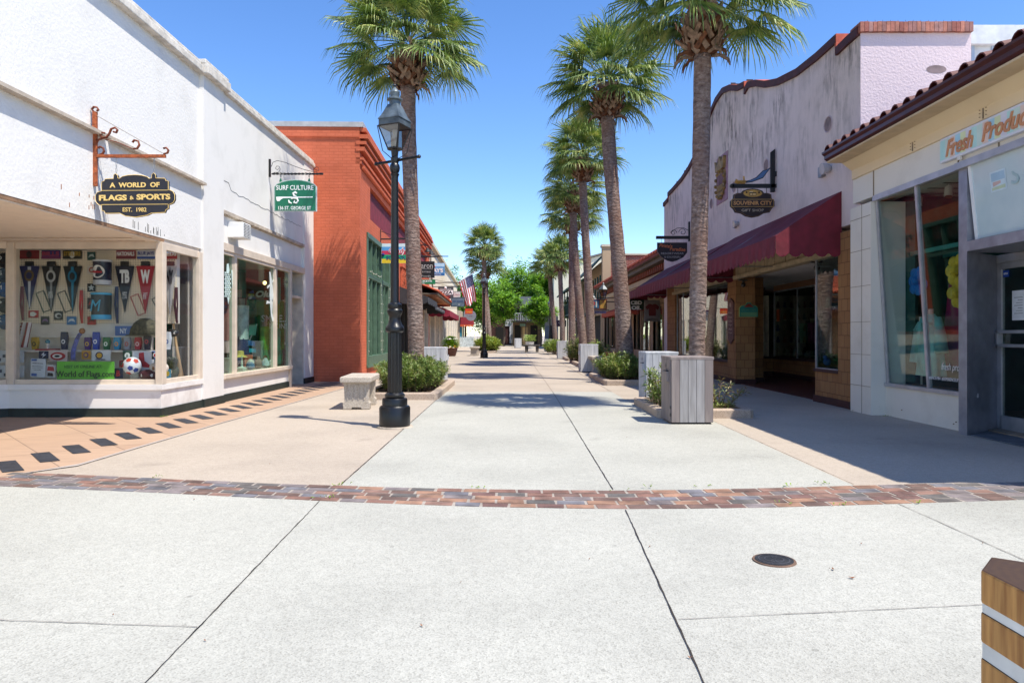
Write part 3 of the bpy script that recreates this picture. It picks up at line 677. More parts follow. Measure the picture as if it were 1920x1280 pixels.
g=M(GF); gt(g,9.6,10.58,.49,3.2); g.build('pane',fo); g=M(GF); gt(g,8.66,9.55,.49,3.2); g.build('pane',fo)
m=M(STEEL); m.prism([(5.44,8.5),(5.44,8.66),(5.6,8.66),(6.16,9.12),(6.2,9.02)],'z',0,2.2); m.prism([(5.44,8.5),(5.44,8.66),(5.6,8.66),(5.6,8.5)],'z',2.2,3.2)
m.box(5.44,6.1,4.7,8.5,2.2,2.32); m.box(5.441,6.1,8.501,8.659,2.201,2.319); m.prism([(6.1,4.7),(6.1,6.5),(5.44,6.2),(5.44,4.9)],'z',0,2.2)
m.build('steel_pier',FB)
# pale fascia glass above the door with a faded pattern
FG=bpy.data.materials.new('pale_fascia_glass'); t,p=nodes(FG); tc=N(t,'TexCoord'); n=N(t,'TexNoise',Scale=3.,Detail=4.); t.links.new(tc.outputs['Object'],n.inputs['Vector'])
t.links.new(ramp(t,n.outputs['Fac'],[(.3,'#b9cbcd'),(.7,'#c9d6d6')]),p.inputs['Base Color']); p.inputs['Roughness'].default_value=.08
m=M(FG); f=lambda z:5.53-.09*(z-2.32)/.88
m.add([(f(z)+d,y,z) for d in (0,.02) for z in (2.34,3.2) for y in (5.5,8.42)],[(0,1,3,2),(4,6,7,5),(0,2,6,4),(1,5,7,3),(0,4,5,1),(2,3,7,6)])
fa=m.build('fascia_panel',FB)
m=M(C('#e9e9e7',.4,.03)); m.add([(f(z)-.012+d,y,z) for d in (0,.03) for z in (2.32,3.2) for y in (8.42,8.47)],[(0,1,3,2),(4,6,7,5),(0,2,6,4),(1,5,7,3),(0,4,5,1),(2,3,7,6)]); m.build('edge_strip',fa)
m=M(C('#bacacc',.2,.05)); random.seed(8)
def fp(y,z): return (f(z)-.004,y,z)
for i in range(0):
    y=8.3-.9*i/22; z=2.6+.05*math.sin(i*.8); a=random.uniform(0,6); r=.035
    m.quad(*[fp(y+r*math.cos(a+k)*q,z+r*math.sin(a+k)*q) for k,q in ((0,1),(.8,.3),(1.6,1),(2.4,.3),(3.2,1),(4,.3),(4.8,1),(5.5,.3))])
for i in range(0):
    y=8.32-.0*i; z=2.6+.5*i/30; m.quad(*[fp(y-.05+.04*math.sin(i)+.02*math.cos(k),z+.02*math.sin(k)) for k in (0,2,4)])
m.m(C('#c9dbe0',.4)).quad(fp(8.12,2.82),fp(7.86,2.82),fp(7.86,3.05),fp(8.12,3.05))
m.m(C('#a3c0d0',.4)).quad(*[(a-.001,b,c) for a,b,c in (fp(8.1,2.94),fp(7.88,2.94),fp(7.88,3.03),fp(8.1,3.03))])
m.m(C('#c9aca2',.4)).quad(*[(a-.001,b,c) for a,b,c in (fp(8.08,2.88),fp(7.95,2.9),fp(7.95,2.93),fp(8.08,2.93))])
m.m(C('#bccbaa',.4)).quad(*[(a-.001,b,c) for a,b,c in (fp(8.1,2.84),fp(7.88,2.84),fp(7.88,2.88),fp(8.1,2.87))])
m.m(C('#a9c0bd',.4)).text('S',(f(2.94)-.004,7.72,2.94),.12,.2,'W',d=.001)
m.build('faded_print',fa)
# door
d=M(ALU); DX=6.1
d.box(DX,DX+.08,8.98,9.06,0,2.2); d.box(DX,DX+.08,6.5,9.0,2.1,2.2); d.box(DX+.01,DX+.06,8.88,8.96,.02,2.1); d.box(DX+.01,DX+.06,7.2,8.9,.02,.2); d.box(DX+.01,DX+.06,7.2,8.9,2.02,2.1); d.box(DX+.01,DX+.06,7.75,7.85,.02,2.1)
d.box(DX-.05,DX-.02,7.8,8.93,1.22,1.26); d.box(DX-.05,DX-.02,7.8,8.93,1.05,1.09); d.box(DX-.05,DX+.02,8.86,8.9,1.05,1.26)
do=d.build('door',FB,bevel=.004); g=M(GLD); g.box(DX+.03,DX+.038,7.85,8.88,.2,2.02); g.box(DX+.03,DX+.038,6.5,7.75,.2,2.02); g.build('pane',do)
m=M(C('#e8e8ea',.7)); m.box(DX+.02,DX+.026,8.48,8.7,1.38,1.74); m.m(C('#777',.7))
for i in range(7): m.box(DX+.017,DX+.021,8.52,8.66-.03*(i%3),1.46+.032*i,1.466+.032*i)
m.build('notice',do)
m=M(C('#2a4fb0',.5)); m.box(DX+.02,DX+.026,8.76,8.86,1.92,2.0); m.m(C('#dfe4f0',.5)).text('OPEN',(DX+.018,8.81,1.96),.07,.025,'W'); m.build('sticker',do)
m=M(C('#5b6168',.7,.2)); m.prism([(5.47,8.5),(6.12,9.05),(6.12,6.5),(5.47,6.2)],'z',.003,.014); m.build('threshold',FB)
# shop room
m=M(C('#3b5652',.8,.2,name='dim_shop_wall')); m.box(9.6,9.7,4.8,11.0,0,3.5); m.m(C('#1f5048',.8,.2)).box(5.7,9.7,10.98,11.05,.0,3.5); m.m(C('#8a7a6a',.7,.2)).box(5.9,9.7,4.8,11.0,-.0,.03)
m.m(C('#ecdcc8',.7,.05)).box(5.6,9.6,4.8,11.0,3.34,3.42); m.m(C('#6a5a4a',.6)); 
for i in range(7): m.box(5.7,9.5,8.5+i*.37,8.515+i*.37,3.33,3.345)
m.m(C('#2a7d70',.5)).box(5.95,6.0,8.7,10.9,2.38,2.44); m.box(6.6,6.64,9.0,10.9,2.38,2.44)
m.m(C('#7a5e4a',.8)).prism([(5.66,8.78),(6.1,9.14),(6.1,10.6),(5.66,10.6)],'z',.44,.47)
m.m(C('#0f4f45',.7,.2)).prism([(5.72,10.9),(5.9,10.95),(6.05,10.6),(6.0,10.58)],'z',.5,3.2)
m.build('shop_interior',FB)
def spot(x,y,z):
    s=T('ceiling_spotlight','','lamp',(x,y,z)); m=M(C('#e4ddd0',.4)); m.tube([(x,y,z),(x,y,z-.08)],.012,5); m.tube([(x,y,z-.06),(x-.03,y-.03,z-.2)],.055,12); m.build('lamp_head',s); m=M(C('#8a5a3a',.5)); m.tube([(x-.031,y-.031,z-.2),(x-.033,y-.033,z-.21)],.05,12); m.build('lens',s); return s
s=spot(6.15,10.0,3.34); s['label']='small white ceiling spotlight in the clothes shop window, the one nearer the steel pier'; s['group']='spotlights in the clothes shop window'
s=spot(6.15,10.75,3.34); s['label']='small ceiling spotlight at the far left corner of the clothes shop window'; s['group']='spotlights in the clothes shop window'
def pflower(x,y,z,col,label):
    m=M(C(col,.7,.15)); random.seed(int(z*100)); 
    for k in range(7):
        a=k*PI*2/7; m.ball((x+random.uniform(-.03,.03),y+.11*math.cos(a),z+.14*math.sin(a)),.085,8,sx=.5)
    m.ball((x-.03,y,z),.07,8)
    m.build('paper_flower',label=label,cat='decoration',group='paper flowers hanging in the clothes shop')
pflower(6.0,10.5,2.0,'#1b78c4','big blue paper flower hanging behind the mullion of the clothes shop window')
pflower(5.92,9.45,2.06,'#d9b62c','yellow paper flower hanging beside the steel pier, upper of the two'); pflower(5.92,9.42,1.76,'#cfae2c','yellow paper flower hanging beside the steel pier, lower of the two')
def drape(m,x,y,z0,z1,w0,w1,n=26,d=.12):
    vs=[]; K=8
    for j in range(K+1):
        t_=j/K; z=z1+(z0-z1)*t_; r=(w0+(w1-w0)*t_)/2
        for i in range(n):
            a=2*PI*i/n; f_=1+.14*t_*math.cos(a*7+.3)+.05*math.cos(a*3); vs.append((x+r*.6*f_*math.sin(a),y+r*f_*math.cos(a),z))
    m.add(vs,[(j*n+i,j*n+(i+1)%n,(j+1)*n+(i+1)%n,(j+1)*n+i) for j in range(K) for i in range(n)]+[tuple(range(n))])
def garment(name,x,y,z0,z1,w0,w1,col,label,sleeve=True,cat='dress',group='clothes shown in the shop window'):
    t_=T(name,label,cat,(x,y,z0),group=group); m=M(C(col,.8,.15)); drape(m,x,y,z0,z1-.12,w0,w1); drape(m,x,y,z1-.13,z1,.14,w0)
    m.build('cloth',t_,smooth=True)
    if sleeve:
        for s_ in (-1,1): m=M(C(col,.8,.15)); m.tube([(x,y+s_*w0*.4,z1-.06),(x,y+s_*(w0*.62),z1-.3),(x,y+s_*(w0*.7),z1-.55)],[.06,.075,.09],8); m.build('sleeve',t_,smooth=True)
    m=M(C('#b9b4aa',.6)); m.tube([(x,y,z1-.03),(x,y,z1+.07)],.035,8); m.tube([(x,y,z0+.02),(x,y,.47 if z0>.5 else .03)],.015,5); m.build('stand',t_); return t_
garment('tunic',5.98,10.15,.62,1.5,.36,.5,'#6fb5ab','pale teal tunic on a stand in the clothes shop window')
garment('blouse',6.05,10.5,.8,1.4,.3,.42,'#86bfb6','sea green blouse on a stand left of the pale teal tunic')
m=M(C('#9c1557',.8,.15)); drape(m,6.5,10.25,.75,1.95,.5,.75); m.build('dress',smooth=True,label='magenta dress hanging at the back of the clothes shop window',cat='dress',group='clothes shown in the shop window')
m=M(C('#d0857a',.8,.15)); drape(m,6.25,9.55,.75,1.5,.3,.5); m.build('dress',smooth=True,label='coral dress beside the steel pier in the clothes shop window',cat='dress',group='clothes shown in the shop window')
for i,(c_,l_) in enumerate((('#b9b4ac','grey'),('#8a9aa8','blue grey'),('#b04048','red'),('#7fae96','mint'),('#c9c4bc','cream'))):
    m=M(C(c_,.8,.15)); drape(m,6.9,8.1+.24*i,1.05,1.75,.08,.2); m.build('shirt',smooth=True,label=l_+' shirt hanging on the rail behind the clothes shop door',cat='shirt',group='shirts on the rail behind the door')
m=M(C('#888',.4,metal=.8)); m.tube([(6.9,7.9,1.78),(6.9,9.6,1.78)],.012,6); m.tube([(6.9,7.95,.03),(6.9,7.95,1.78)],.012,6); m.tube([(6.9,9.5,.03),(6.9,9.5,1.78)],.012,6); m.build('clothes_rail',label='metal clothes rail behind the glass door of the clothes shop',cat='rail')
m=M(C('#e8e8e8',.6,.0)); fz=lambda z:5.62-TI*(z-.49)/2.71-.006
m.text('fresh produce',(fz(.78),8.98,.78),.56,.12,'W',d=.001,shear=.3,bold=-.01); m.text('#SINCE1984  #EXPERIENCELIFEINCOLOR',(fz(.63),9.12,.63),.86,.045,'W',d=.001); m.build('window_lettering',FB)
# hanging panel sign
sg=T('shop_sign','long white shop sign with pastel stripes and orange script under the tiled eaves','sign',(5.37,7.95,3.36))
m=M(C('#dcdbe0',.5,.05)); m.box(5.355,5.42,6.95,8.9,3.34,3.64); m.build('board',sg,bevel=.004)
m=M()
for i in range(19): m.m(C(['#b5dcd6','#d9d5dd','#d8e0b0','#a9d3e2','#e3c9b9','#c9dcd0'][i%6],.5,.04)).box(5.35,5.356,6.985+.1*i,7.085+.1*i,3.37,3.61)
m.build('striped_panel',sg)
m=M(C('#c98a5e',.5,.05,name='orange_script')); m.text('Fresh',(5.35,8.5,3.485),.52,.2,'W',bold=.02,shear=.35,d=.012); m.text('Produce',(5.35,7.68,3.49),.82,.2,'W',bold=.02,shear=.35,d=.012); m.build('lettering',sg)
m=M(C('#dfd9ce',.5)); m.box(5.36,5.38,8.5,8.56,3.3,3.34); m.build('fixing',sg)

# ================================================================ RIGHT: PINK SOUVENIR BUILDING
SB=T('shop_building','tall lilac stained stucco souvenir shop building with a curved mission gable','building',(5.5,18.5,0))
PINK=stucco('lilac_stained_stucco','#d9c9c6',dirt='#4a4543',bs=22,bstr=.25,dirtamt=.3,streak=True,top=(3.4,6.4))
PIN2=stucco('pale_pink_roughcast','#d8c6ca',dirt='#b39ea0',bs=26,bstr=.4,dirtamt=.2)
prof=[(11.24,6.0),(11.6,6.0),(12.0,5.98),(12.0,6.2),(12.77,6.2),(13.7,6.25),(14.7,6.42),(15.4,6.62),(16.0,6.86),(16.5,7.0),(16.74,6.93),(16.76,7.1),(17.3,7.2),(17.9,7.42),(18.5,7.55),(19.1,7.5),(19.6,7.33),(20.1,7.1),(20.5,6.9),(20.7,6.75),(21.3,6.55),(22.1,6.35),(23.0,6.22),(24.2,6.15),(24.95,6.13),(24.95,5.95),(25.7,5.9)]
X=5.5
m=M(PINK); m.prism([(11.24,3.0)]+prof+[(25.7,3.0)],'x',X,X+.35); m.box(X,X+.4,25.2,25.7,0,3.0); m.build('wall',SB)
m=M(PIN2); m.box(X+.004,7.25,11.225,11.5,3.0,5.975); m.m(PINK).box(X+.36,12,25.4,25.7,0,5.8); m.box(X+.36,7.25,11.5,25.4,5.6,5.7); m.box(X+.36,12,11.5,25.4,2.75,2.85); m.box(11.8,12,11.5,25.4,0,5.7); m.box(7.1,12,11.5,25.4,5.45,5.55)
m.build('flank_wall',SB)
m=M(C('#4d2226',.7,.2,.2,30,name='dark_red_coping')); CR=C('#b5573f',.75,.25,.3,20,name='red_coping_brick')
for (y0,z0),(y1,z1) in zip(prof,prof[1:]):
    if y1-y0<.05: continue
    m.m(_mc[('#4d2226',.7,.2,.2,30,0.,6)] if ('#4d2226',.7,.2,.2,30,0.,6) in _mc else C('#4d2226',.7,.2,.2,30))
    m.prism([(y0,z0-.07),(y1,z1-.07),(y1,z1+.07),(y0,z0+.07)],'x',X-.05,X+.3)
    m.m(CR).prism([(y0,z0+.071),(y1,z1+.071),(y1,z1+.085),(y0,z0+.085)],'x',X-.03,X+.36)
m.m(CR).box(X-.04,X+.3,11.98,12.03,5.95,6.27); m.box(X-.04,X+.3,16.72,16.77,6.95,7.17); m.box(X-.04,X+.3,24.93,24.98,5.95,6.2)
random.seed(2)
for i in range(26):
    x=5.47+i*.0685; m.m(C(random.choice(['#a96a5a','#9c5c50','#a87a72','#b07462','#94665f']),.8,.2,.3,30)).box(x,x+.062,11.16,11.5,5.965+random.uniform(-.004,.004),6.12+random.uniform(-.005,.005))
m.build('coping',SB)
m=M(C('#3f3330',.8)); random.seed(9)
for i in range(70):
    y=random.uniform(12,24); z=[b for a,b in prof if a<=y][-1]+.08; m.box(X+random.uniform(0,.3),X+random.uniform(.0,.3)+.004,y,y+.004,z,z+.05)
for i in range(14): x=5.6+i*.12; m.box(x,x+.003,11.2,11.203,6.12,6.16)
m.build('bird_spike',SB)
RV=C('#8d7b7c',.9,.2,name='round_vent'); RVR=C('#c3aeb4',.9,.1)
for y,z in ((12.36,4.86),(15.37,4.86),(17.6,4.86),(19.6,4.82)):
    m=M(RV); m.add([(X-.003,y+.15*math.cos(k*PI/12),z+.13*math.sin(k*PI/12)) for k in range(24)],[tuple(range(24))]); m.m(RVR).tube([(X-.006,y+.155*math.cos(k*PI/12),z+.135*math.sin(k*PI/12)) for k in range(25)],.01,4); m.build('round_vent',SB)
m=M(RV); m.add([(6.7+.16*math.cos(k*PI/12),11.222,5.39+.065*math.sin(k*PI/12)) for k in range(24)],[tuple(range(24))]); m.build('round_vent',SB)
# emblem
em=T('wall_emblem','gold painted plaster coat of arms with crown, high on the lilac gable','emblem',(X,18.55,4.7))
m=M(C('#a98494',.8,.15)); m.box(X-.02,X,18.1,19.05,4.66,5.9); m.build('backing',em)
m=M(C('#947545',.6,.3,.6,18,name='gold_plaster')); yc=18.58
m.prism([(yc-.36,5.45),(yc+.36,5.45),(yc+.36,5.1),(yc+.22,4.88),(yc,4.74),(yc-.22,4.88),(yc-.36,5.1)],'x',X-.06,X-.02)
m.prism([(yc-.33,5.5),(yc-.4,5.8),(yc-.2,5.68),(yc,5.86),(yc+.2,5.68),(yc+.4,5.8),(yc+.33,5.5)],'x',X-.1,X-.02)
for k in range(14): a=k*PI/7; m.ball((X-.07,yc+.38*math.cos(a),5.14+.36*math.sin(a)),.05,6)
m.m(C('#7b5560',.7,.2))
for a,b in ((0,0),(1,1)): m.box(X-.07,X-.06,yc-.28+.29*a,yc-.03+.29*a,5.13-.0*b,5.38)
m.m(C('#8a6b35',.7,.2)).box(X-.075,X-.06,yc-.25,yc+.25,4.95,5.08)
m.build('relief',em)
# floodlights
def flood(y,z,label,s=1.):
    f_=T('floodlight',label,'light fixture',(X,y,z),group='twin fittings on the lilac wall'); m=M(C('#8f8d90',.4,.1,metal=.5)); m.box(X-.08*s,X,y+.06*s,y+.2*s,z-.09*s,z+.09*s); m.tube([(X-.05,y+.1*s,z),(X-.07,y-.05*s,z)],.02*s,6); m.build('housing',f_)
    m=M(C('#b9b7b8',.25,metal=.3)); m.tube([(X-.0,y-.12*s,z),(X-.09*s,y-.14*s,z),(X-.16*s,y-.14*s,z-.01)],[.06*s,.09*s,.1*s],12); m.build('lamp_head',f_)
flood(12.4,4.07,'grey twin emergency light high on the lilac wall near the tiled eaves')
flood(17.35,3.9,'small grey twin light on the lilac wall just above the maroon awning',.8)
# ground floor
TIL=bricks('tan_wall_tile','#a0764f','#946b47','#6e4d36',.2,.2,.006,.3)
# random-sized look
m=M(TIL)
m.box(5.48,5.9,11.32,11.95,.12,2.9); m.box(5.5,6.3,11.95,12.9,.12,.55); m.box(5.48,5.95,17.4,18.07,.12,2.9); m.box(6.0,6.4,18.1,18.5,.12,2.7)
m.box(5.55,5.9,18.07,24.0,.12,.5); m.box(5.5,5.9,24.0,25.2,.12,2.9); m.box(7.8,8.0,15,21.2,.12,.5); m.box(6.4,7.8,21.2,21.4,.12,.5)
m.build('tiled_wall',SB)
DR=C('#3b1a1a',.6,.15,name='dark_red_tile')
m=M(DR)
m.box(5.46,5.91,11.31,11.97,0,.12); m.box(5.47,6.31,11.97,12.92,0,.12); m.box(5.46,5.97,17.38,18.09,0,.12); m.box(5.98,6.42,18.09,18.52,0,.12);m.box(5.53,5.9,18.09,24,0,.12); m.box(5.48,5.92,24,25.2,0,.12); m.box(7.78,8,15,21.2,0,.12); m.box(6.4,7.78,21.18,21.4,0,.12)
m.box(5.47,6.32,11.95,12.92,.55,.6); m.box(5.5,5.9,18.07,24,.5,.56); m.box(7.76,8,15,21.2,.5,.56); m.box(6.4,7.8,21.17,21.4,.5,.56)
m.build('dark_tile_course',SB)
m=M(C('#b9a583',.7,.15,.1,30,name='beige_header'))
m.box(5.47,5.9,11.95,17.4,2.62,2.95); m.box(5.47,5.9,18.07,24,2.62,2.95); m.box(5.4,5.5,12.0,17.38,2.55,2.64);m.box(5.4,5.5,18.1,24,2.55,2.64)
m.m(C('#5d4c3a',.8))
for i in range(9): m.box(5.465,5.471,12.4+i*.6,12.41+i*.6,2.66,2.94)
m.build('header',SB)
m=M(C('#d8d4cf',.8,.1)); m.box(5.9,8.2,11.95,25.2,2.66,2.72); m.m(C('#8a5f44',.8)).box(7.8,8.2,15,21.2,2.5,2.66); m.build('ceiling',SB)
m=M(C('#5b2f28',.5,.15,name='entrance_floor_tile')); m.prism([(5.6,12.92),(5.6,17.4),(6.0,18.1),(6.4,21.2),(7.8,21.2),(7.8,12.0),(6.4,12.0)],'z',.002,.01); m.build('entrance_floor',SB)
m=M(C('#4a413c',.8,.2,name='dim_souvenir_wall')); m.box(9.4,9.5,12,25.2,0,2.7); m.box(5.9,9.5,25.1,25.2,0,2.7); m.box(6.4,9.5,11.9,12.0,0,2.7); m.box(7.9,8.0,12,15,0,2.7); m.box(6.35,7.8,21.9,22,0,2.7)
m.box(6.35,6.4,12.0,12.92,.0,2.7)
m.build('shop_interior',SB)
fr=M(STEEL); fr.box(5.5,5.54,12.86,12.9,.6,2.62); fr.box(5.5,5.53,11.95,11.98,.6,2.62); fr.box(5.5,5.53,11.98,12.86,.58,.62); fr.box(5.54,6.4,12.87,12.9,.58,.62)
fr.box(7.8,7.84,18.0,18.04,.56,2.5); fr.box(7.8,7.84,19.45,19.49,.56,2.5); fr.box(7.8,7.84,21.15,21.2,.56,2.5);fr.box(7.8,7.84,18,21.2,2.46,2.5); fr.box(7.8,7.84,15,15.1,.56,2.5)
fr.box(5.56,5.6,18.07,18.12,.56,2.62); fr.box(5.56,5.6,21.6,21.65,.56,2.62); fr.box(5.56,5.6,23.1,23.15,.56,2.62); fr.box(5.56,5.6,23.95,24,.56,2.62)
fo=fr.build('window_frame',SB)
for q in ((5.51,5.518,11.98,12.86,.62,2.62),(5.54,6.35,12.875,12.883,.62,2.62),(7.81,7.818,15.1,18.0,.56,2.46),(7.81,7.818,18.04,19.45,.56,2.46),(7.81,7.818,19.49,21.15,.56,2.46),(5.57,5.578,18.12,21.6,.56,2.62),(5.57,5.578,21.65,23.1,.56,2.62),(5.57,5.578,23.15,23.95,.56,2.62)):
    g=M(glass('souvenir_glass','#dfe8e6',.7,.07)); g.box(*q); g.build('pane',fo)
AW=C('#6e1729',.75,.14,.35,7,name='maroon_awning_cloth')
for y0,y1,lab in ((11.86,17.6,'large maroon scalloped awning over the souvenir shop entrance'),(17.66,25.3,'maroon scalloped awning over the far half of the souvenir shop')):
    a=T('awning',lab,'awning',(X,(y0+y1)/2,2.5),group='maroon awnings of the lilac building'); m=M(AW); awning('','',y0,y1,3.6 if y0<12 else 3.56,2.86,2.5,1.1,None,m,scal=.21,sgn=-1,x0=X); m.build('canopy_cloth',a)
    m=M(C('#8d8a8a',.4,metal=.7))
    for y in (y0+.05,(y0+y1)/2,y1-.05): m.tube([(X,y,2.62),(X-1.08,y,2.62)],.012,5); m.tube([(X,y,3.55),(X-1.08,y,2.85)],.012,5)
    m.tube([(X-1.08,y0+.03,2.84),(X-1.08,y1-.03,2.84)],.012,5)
    m.build('awning_frame',a)
# metal plant room beyond the flank wall
m=M(C('#cfd2d6',.5,.1,.05,name='white_sheet_metal')); m.box(7.25,12,11.7,12.4,4.6,6.3); m.m(C('#b8856a',.7,.3)).box(7.3,12,11.66,11.7,6.18,6.22); m.m(C('#9fb0c4',.5))
for i in range(14): m.box(7.55+i*.33,7.6+i*.33,11.68,11.7,4.6,6.05)
m.m(C('#cfd2d6',.5,.1,.05)).box(7.33,12,11.6,11.69,5.95,6.25)
m.build('metal_housing',SB)

# ---- hanging signs on the right
def bracketed(name,label,cat,loc): return T(name,label,cat,loc)
b=T('sign_bracket','black bracket with a curved sword on top, holding the souvenir sign','bracket',(X,14.8,4.17))
m=M(BLKM); m.box(5.38,5.47,14.77,14.83,4.17,5.0); m.prism([(5.38,5.0),(5.47,5.0),(5.47,5.07)],'y',14.77,14.83); m.box(4.58,5.5,14.77,14.83,4.26,4.34); m.tube([(4.58,14.77,4.3),(4.58,14.83,4.3)],.045,12); m.box(5.47,5.5,14.76,14.84,4.5,4.6); m.build('frame',b,bevel=.004)
m=M(C('#101522',.5)); bl=[(5.40,4.70),(5.22,4.46),(5.0,4.38),(4.86,4.36),(4.84,4.40),(4.95,4.42),(5.08,4.48),(5.22,4.62),(5.30,4.64)]; m.prism(bl,'y',14.785,14.815)
cxx=5.08;czz=4.47; m.m(C('#51709c',.35,.05,metal=.3)).prism([(5.36,4.67),(5.21,4.475),(5.0,4.395),(4.87,4.375),(4.96,4.41),(5.09,4.47),(5.225,4.605),(5.3,4.625)],'y',14.779,14.8); m.build('sword_blade',b)
m=M(C('#c79a54',.4,.2,metal=.4)); m.tube([(4.86,14.79,4.39),(4.7,14.79,4.385),(4.64,14.79,4.41)],[.03,.035,.045],8); m.tube([(4.82,14.79,4.5),(4.84,14.79,4.3)],.018,6); m.tube([(4.83,14.79,4.36),(4.74,14.79,4.335),(4.64,14.79,4.37)],.014,6); m.build('sword_hilt',b)
s=T('hanging_sign','dark brown carved souvenir sign with an oval treasure chest picture on top','sign',(5.0,14.8,3.6))
o_=[(4.54,3.98),(4.6,4.04),(4.61,4.12),(4.68,4.15),(4.76,4.15),(4.80,4.2),(4.9,4.235),(5.0,4.245),(5.1,4.235),(5.2,4.2),(5.24,4.15),(5.32,4.15),(5.39,4.12),(5.4,4.04),(5.46,3.98),(5.46,3.88),(5.4,3.82),(5.36,3.75),(5.24,3.73),(5.14,3.67),(5.0,3.64),(4.86,3.67),(4.76,3.73),(4.64,3.75),(4.6,3.82),(4.54,3.88)]
def scale(o_,k,cx,cz): return [(cx+(a-cx)*k,cz+(b-cz)*k) for a,b in o_]
GOLD=C('#c79f5b',.45,.1,name='gold_leaf'); BRN=C('#231012',.5,.1,name='dark_brown_board')
m=M(BRN); m.prism(o_,'y',14.78,14.83); m.m(C('#7d5a3a',.5)).prism(scale(o_,.965,5,3.94),'y',14.775,14.78); m.m(BRN).prism(scale(o_,.94,5,3.94),'y',14.77,14.776); m.m(GOLD).box(4.56,5.44,14.765,14.77,3.86,4.02); m.m(BRN).box(4.57,5.43,14.76,14.766,3.87,4.01); m.build('board',s)
m=M(C('#3a2a20',.5)); m.add([(5+.22*math.cos(k*PI/12),14.765,4.14+.095*math.sin(k*PI/12)) for k in range(24)],[tuple(range(24))]); m.m(C('#b98d42',.5,.2)).add([(5+.195*math.cos(k*PI/12),14.762,4.14+.075*math.sin(k*PI/12)) for k in range(24)],[tuple(range(24))])
m.m(C('#2a1a12',.5)).box(4.93,5.07,14.758,14.761,4.09,4.16); m.m(C('#d8b070',.5)).box(4.94,4.99,14.755,14.758,4.1,4.14); m.box(5.0,5.06,14.755,14.758,4.1,4.14); m.m(C('#e8d8b0',.5)).box(4.93,5.0,14.755,14.758,4.165,4.175)
m.m(C('#2a1a12',.5)).ball((4.87,14.76,4.16),.02,6); m.ball((5.13,14.76,4.16),.02,6); m.build('oval_picture',s)
m=M(C('#c08a52',.45,.1)); m.text('SOUVENIR CITY',(5,14.76,3.94),.8,.085,'S',bold=.03); m.m(C('#b9a794',.5)).text('GIFT SHOP',(5,14.77,3.79),.46,.055,'S'); m.build('lettering',s)
m=M(BLKM); 
for x in (4.7,5.3): m.tube([(x,14.8,4.12),(x,14.8,4.27)],.007,5)
m.build('hanger',s)
b=T('sign_bracket','black straight bar with scroll ironwork holding the dark pirate sign','bracket',(X,22,4.1)); m=M(BLKM); m.box(4.46,5.5,21.96,22.04,4.17,4.26); m.box(5.46,5.5,21.95,22.05,4.1,4.7)
def scroll(m,c,r,turns,y,th=.01,dirn=1,start=0,n=26):
    m.tube([(c[0]+r*(1-.75*k/n)*math.cos(start+dirn*turns*2*PI*k/n),y,c[1]+r*(1-.75*k/n)*math.sin(start+dirn*turns*2*PI*k/n)) for k in range(n+1)],th,5)
scroll(m,(5.0,4.36),.1,1.2,22,.01); scroll(m,(5.28,4.38),.12,1.2,22,.01,-1,PI); m.tube([(4.9,22,4.36),(5.1,22,4.5),(5.3,22,4.52),(5.48,22,4.42)],.01,5); m.build('frame',b)
s=T('hanging_sign','dark purple shield-shaped pirate sign with orange lettering beside the palm trunk','sign',(4.97,22,3.45))
o_=[(4.49,4.06),(5.42,4.06),(5.42,3.75),(5.3,3.6),(5.1,3.5),(4.96,3.46),(4.8,3.5),(4.6,3.62),(4.49,3.78)]
m=M(C('#5a4a50',.5)); m.prism(o_,'y',21.99,22.03); m.m(C('#1d0f17',.5,.1)).prism(scale(o_,.97,4.96,3.8),'y',21.98,21.99); m.build('board',s)
m=M(C('#c4693a',.5,.1)); m.text("Pirate's",(4.76,21.98,3.96),.4,.12,'S',bold=.02,shear=.1,tilt=-.1); m.text('Paradise',(5.12,21.98,3.85),.48,.11,'S',bold=.02,shear=.1,tilt=-.05); m.m(C('#a8a0a0',.5)).text('RESORTWEAR',(4.96,21.98,3.72),.7,.06,'S'); m.text('& SOUVENIRS',(4.96,21.98,3.61),.5,.06,'S'); m.build('lettering',s)
m=M(C('#bbb',.4,metal=.8)); m.tube([(4.62,22,4.05),(4.62,22,4.18)],.006,4); m.tube([(5.3,22,4.05),(5.3,22,4.18)],.006,4); m.build('hanger',s)
s=T('wall_plaque','small teal arched plaque with a red motif on the tan tiled pillar','plaque',(5.78,17.37,1.64))
m=M(C('#9aa65a',.5)); o_=[(5.55,1.64),(6.01,1.64),(6.01,1.86),(5.96,1.92),(5.87,1.93),(5.82,2.0),(5.74,2.0),(5.69,1.93),(5.6,1.92),(5.55,1.86)]; m.prism(o_,'y',17.36,17.395); m.m(C('#16746f',.5,.1)).prism(scale(o_,.95,5.78,1.8),'y',17.352,17.36); m.build('board',s)
m=M(C('#8c2a22',.5)); m.prism([(5.66,1.88),(5.9,1.88),(5.85,1.92),(5.78,1.97),(5.71,1.92)],'y',17.345,17.352); m.m(C('#5c8f6a',.5)).text('SAFARI CAFE',(5.78,17.35,1.81),.36,.045,'S'); m.box(5.58,5.98,17.348,17.352,1.66,1.76); m.build('emblem',s)
s=T('wall_plaque','tall narrow mauve-brown wooden plaque with pointed ends on the pillar side','plaque',(5.45,17.72,1.0))
m=M(C('#6b4a44',.7,.2)); m.prism([(17.5,1.1),(17.72,.98),(17.94,1.1),(17.94,2.0),(17.72,2.12),(17.5,2.0)],'x',5.44,5.478); m.build('board',s)
m=M(C('#a38a80',.6)); 
for i,w_ in enumerate(('Key','Fine','Gifts','Caps','Art','Toys')): m.text(w_,(5.439,17.72,1.75-i*.1),.28,.06,'W')
m.ball((5.44,17.72,1.95),.06,8,sx=.2); m.build('lettering',s)
